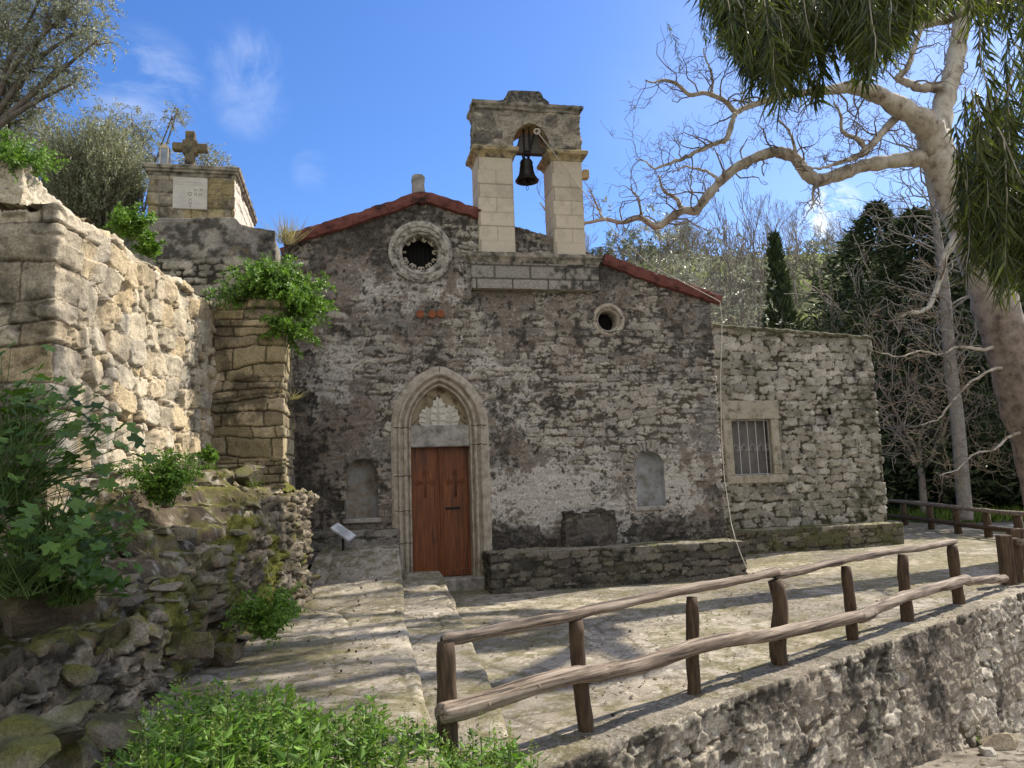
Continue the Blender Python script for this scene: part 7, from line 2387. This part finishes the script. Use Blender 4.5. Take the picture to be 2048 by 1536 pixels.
for k in range(1500):
    px = rng.uniform(150, 1050)
    d = rng.uniform(3.5, 5.3)
    x = (px - 1024) / FPX * d
    if x < -2.75:
        continue
    out_ = side_of_wall(x, d) > 0.0
    topy = np.interp(px, [200, 300, 420, 560, 640, 720, 850, 1000, 1040], [1470, 1370, 1310, 1345, 1380, 1360, 1415, 1430, 1525])
    z0 = -0.02 + 0.05 * rng.random() - 0.15 * ss(4.2, 3.5, d)
    if out_:
        z0 = float(low_ground(np.array([x]), np.array([d]))[0]) + 0.15
    hmax = EYE - (topy - 973) * d / FPX - z0
    if hmax < 0.2 or cnt >= 295:
        continue
    j = rng.integers(len(wp))
    hj = (0.36, 0.44, 0.52, 0.40, 0.30, 0.47)[j] * 1.05
    s = min(1.75, hmax / hj) * rng.uniform(0.72, 1.0)
    if s < 0.5:
        continue
    o = copy_tree(wp[j]) if first_used[j] else wp[j]
    first_used[j] = True
    o.location = (x, d, z0)
    o.rotation_euler = (0, 0, rng.random() * 6.28)
    o.scale = (s, s, s)
    cnt += 1
p = at_depth(585, 1460, 5.0)
herb('green_seedling', 'single upright plant with large bright heart shaped leaves among the weeds', 'plant', p, 0.34, rng, 3, 1, 0.085, 0.06, ((0.15, 0.27, 0.03), (0.22, 0.36, 0.05)), wide=0.25, droop=0.1)
# earth under the weeds
xx, yy = np.arange(-3.2, 0.3, 0.04), np.arange(2.6, 5.2, 0.04)
# dark seed balls fallen on the stones
rng = np.random.default_rng(66)
sb = None
for k in range(56):
    if k < 26:
        px, py = rng.uniform(600, 840), rng.uniform(1130, 1380)
        E, y = UP_E, None
        p = at_z(px, py, 0.3)
        for _ in range(5):
            p = at_z(px, py, float(edge_interp(UP_E, np.array([p[1]]), 2)[0]))
        if p[0] < -2.7 or p[0] > float(edge_interp(UP_E, np.array([p[1]]), 0)[0]) - 0.05: continue
        z = p[2] + 0.022
    else:
        px, py = rng.uniform(930, 1950), rng.uniform(1120, 1460)
        p = at_z(px, py, 0.03)
        if side_of_wall(p[0], p[1]) > -0.4 or p[1] > 12.4: continue
        if p[0] < float(edge_interp(MID_E, np.array([p[1]]), 0)[0]) + 0.05: continue
        z = float(pz(p[0], p[1])) + 0.022
    if sb is None:
        v, f = rock(rng, 0.032, 0.9)
        sb = mesh_obj('seed_ball', v, [f], mat_noise('dark_seed', [(0.02, 0.014, 0.009), (0.06, 0.04, 0.025)], 60, 0.9, 0.5), None, None, smooth=False)
        tag(sb, 'small dark seed ball fallen on the sunlit paving', 'seed ball', 'seed balls scattered on the paving')
        o = sb
    else:
        o = copy_tree(sb)
    s = rng.uniform(0.6, 1.2)
    o.location = (p[0], p[1], z); o.scale = (s, s, s); o.rotation_euler = (rng.random() * 3, rng.random() * 3, 0)

# dry leaves and bits of bark lying about: nobody could count them
rng = np.random.default_rng(91)
L_P, L_N = [], 0
n = 2600
lx = np.concatenate([rng.uniform(-2.7, 9.0, n), rng.uniform(0.5, 9, 1500)])
ly = np.concatenate([4.2 + 11 * rng.random(n) ** 1.3, rng.uniform(3.5, 11, 1500)])
sdw = side_of_wall(lx, ly)
xm, xu = edge_interp(MID_E, ly, 0), edge_interp(UP_E, ly, 0)
lz = np.where(sdw > 0.1, low_ground(lx, ly) + 0.012, np.where(lx < xu, edge_interp(UP_E, ly, 2) + 0.02, np.where(lx < xm, edge_interp(MID_E, ly, 2) + 0.02, pz(lx, ly) + 0.02)))
dens = fbm(lx * 1.1, ly * 1.1, 4, 95)
ok = ((dens > 0.50) | (rng.random(len(lx)) < 0.16)) & ((sdw > 0.12) | (sdw < -0.05)) & (ly < 12.3)
lx, ly, lz = lx[ok], ly[ok], lz[ok]
n = len(lx)
v = np.stack([rng.normal(size=n), rng.normal(size=n), 0.18 * np.abs(rng.normal(size=n))], 1)
o = leaves('leaf_litter', np.stack([lx, ly, lz], 1), v, np.cross(v, (0, 0, 1)) + 0.25 * rng.normal(size=(n, 3)), rng.uniform(0.02, 0.07, n), rng.uniform(0.008, 0.03, n), leafcol(rng, n, (0.07, 0.042, 0.022), (0.26, 0.19, 0.11)), M['leaf'])
tag(o, kind='stuff')
# grass on the ruined bank
for k in range(16):
    y = rng.uniform(4.6, 10.2)
    x = rng.uniform(xA + 0.15, XC - 0.1)
    z = float(bank_z(np.array([x]), np.array([y]))[0])
    green_ = rng.random() < 0.6
    tuft('grass_tuft', 'thin tuft of grass growing from the mossy ruined bank', (x, y, z), rng.uniform(0.12, 0.26), 34, rng, ((0.08, 0.13, 0.02), (0.17, 0.22, 0.05)) if green_ else DRY, (0.1, -0.1, 0), 'grass tufts on the ruined bank')


# bright grass on the verge beyond the gravel track
rng = np.random.default_rng(97)
n = 9000
vx, vy = rng.uniform(13.5, 27, n), rng.uniform(25.2, 30.5, n)
ok = fbm(vx * 0.6, vy * 0.6, 3, 99) > 0.42
vx, vy = vx[ok], vy[ok]
n = len(vx)
vz = np.maximum(ground_z(vx, vy), 0.05)
o = leaves('verge_grass', np.stack([vx, vy, vz], 1), np.stack([rng.normal(size=n) * .4, rng.normal(size=n) * .4, np.ones(n)], 1), unit(rng, n), rng.uniform(0.25, 0.6, n), 0.05, leafcol(rng, n, (0.08, 0.14, 0.02), (0.20, 0.28, 0.05)), M['leaf'])
tag(o, kind='stuff')
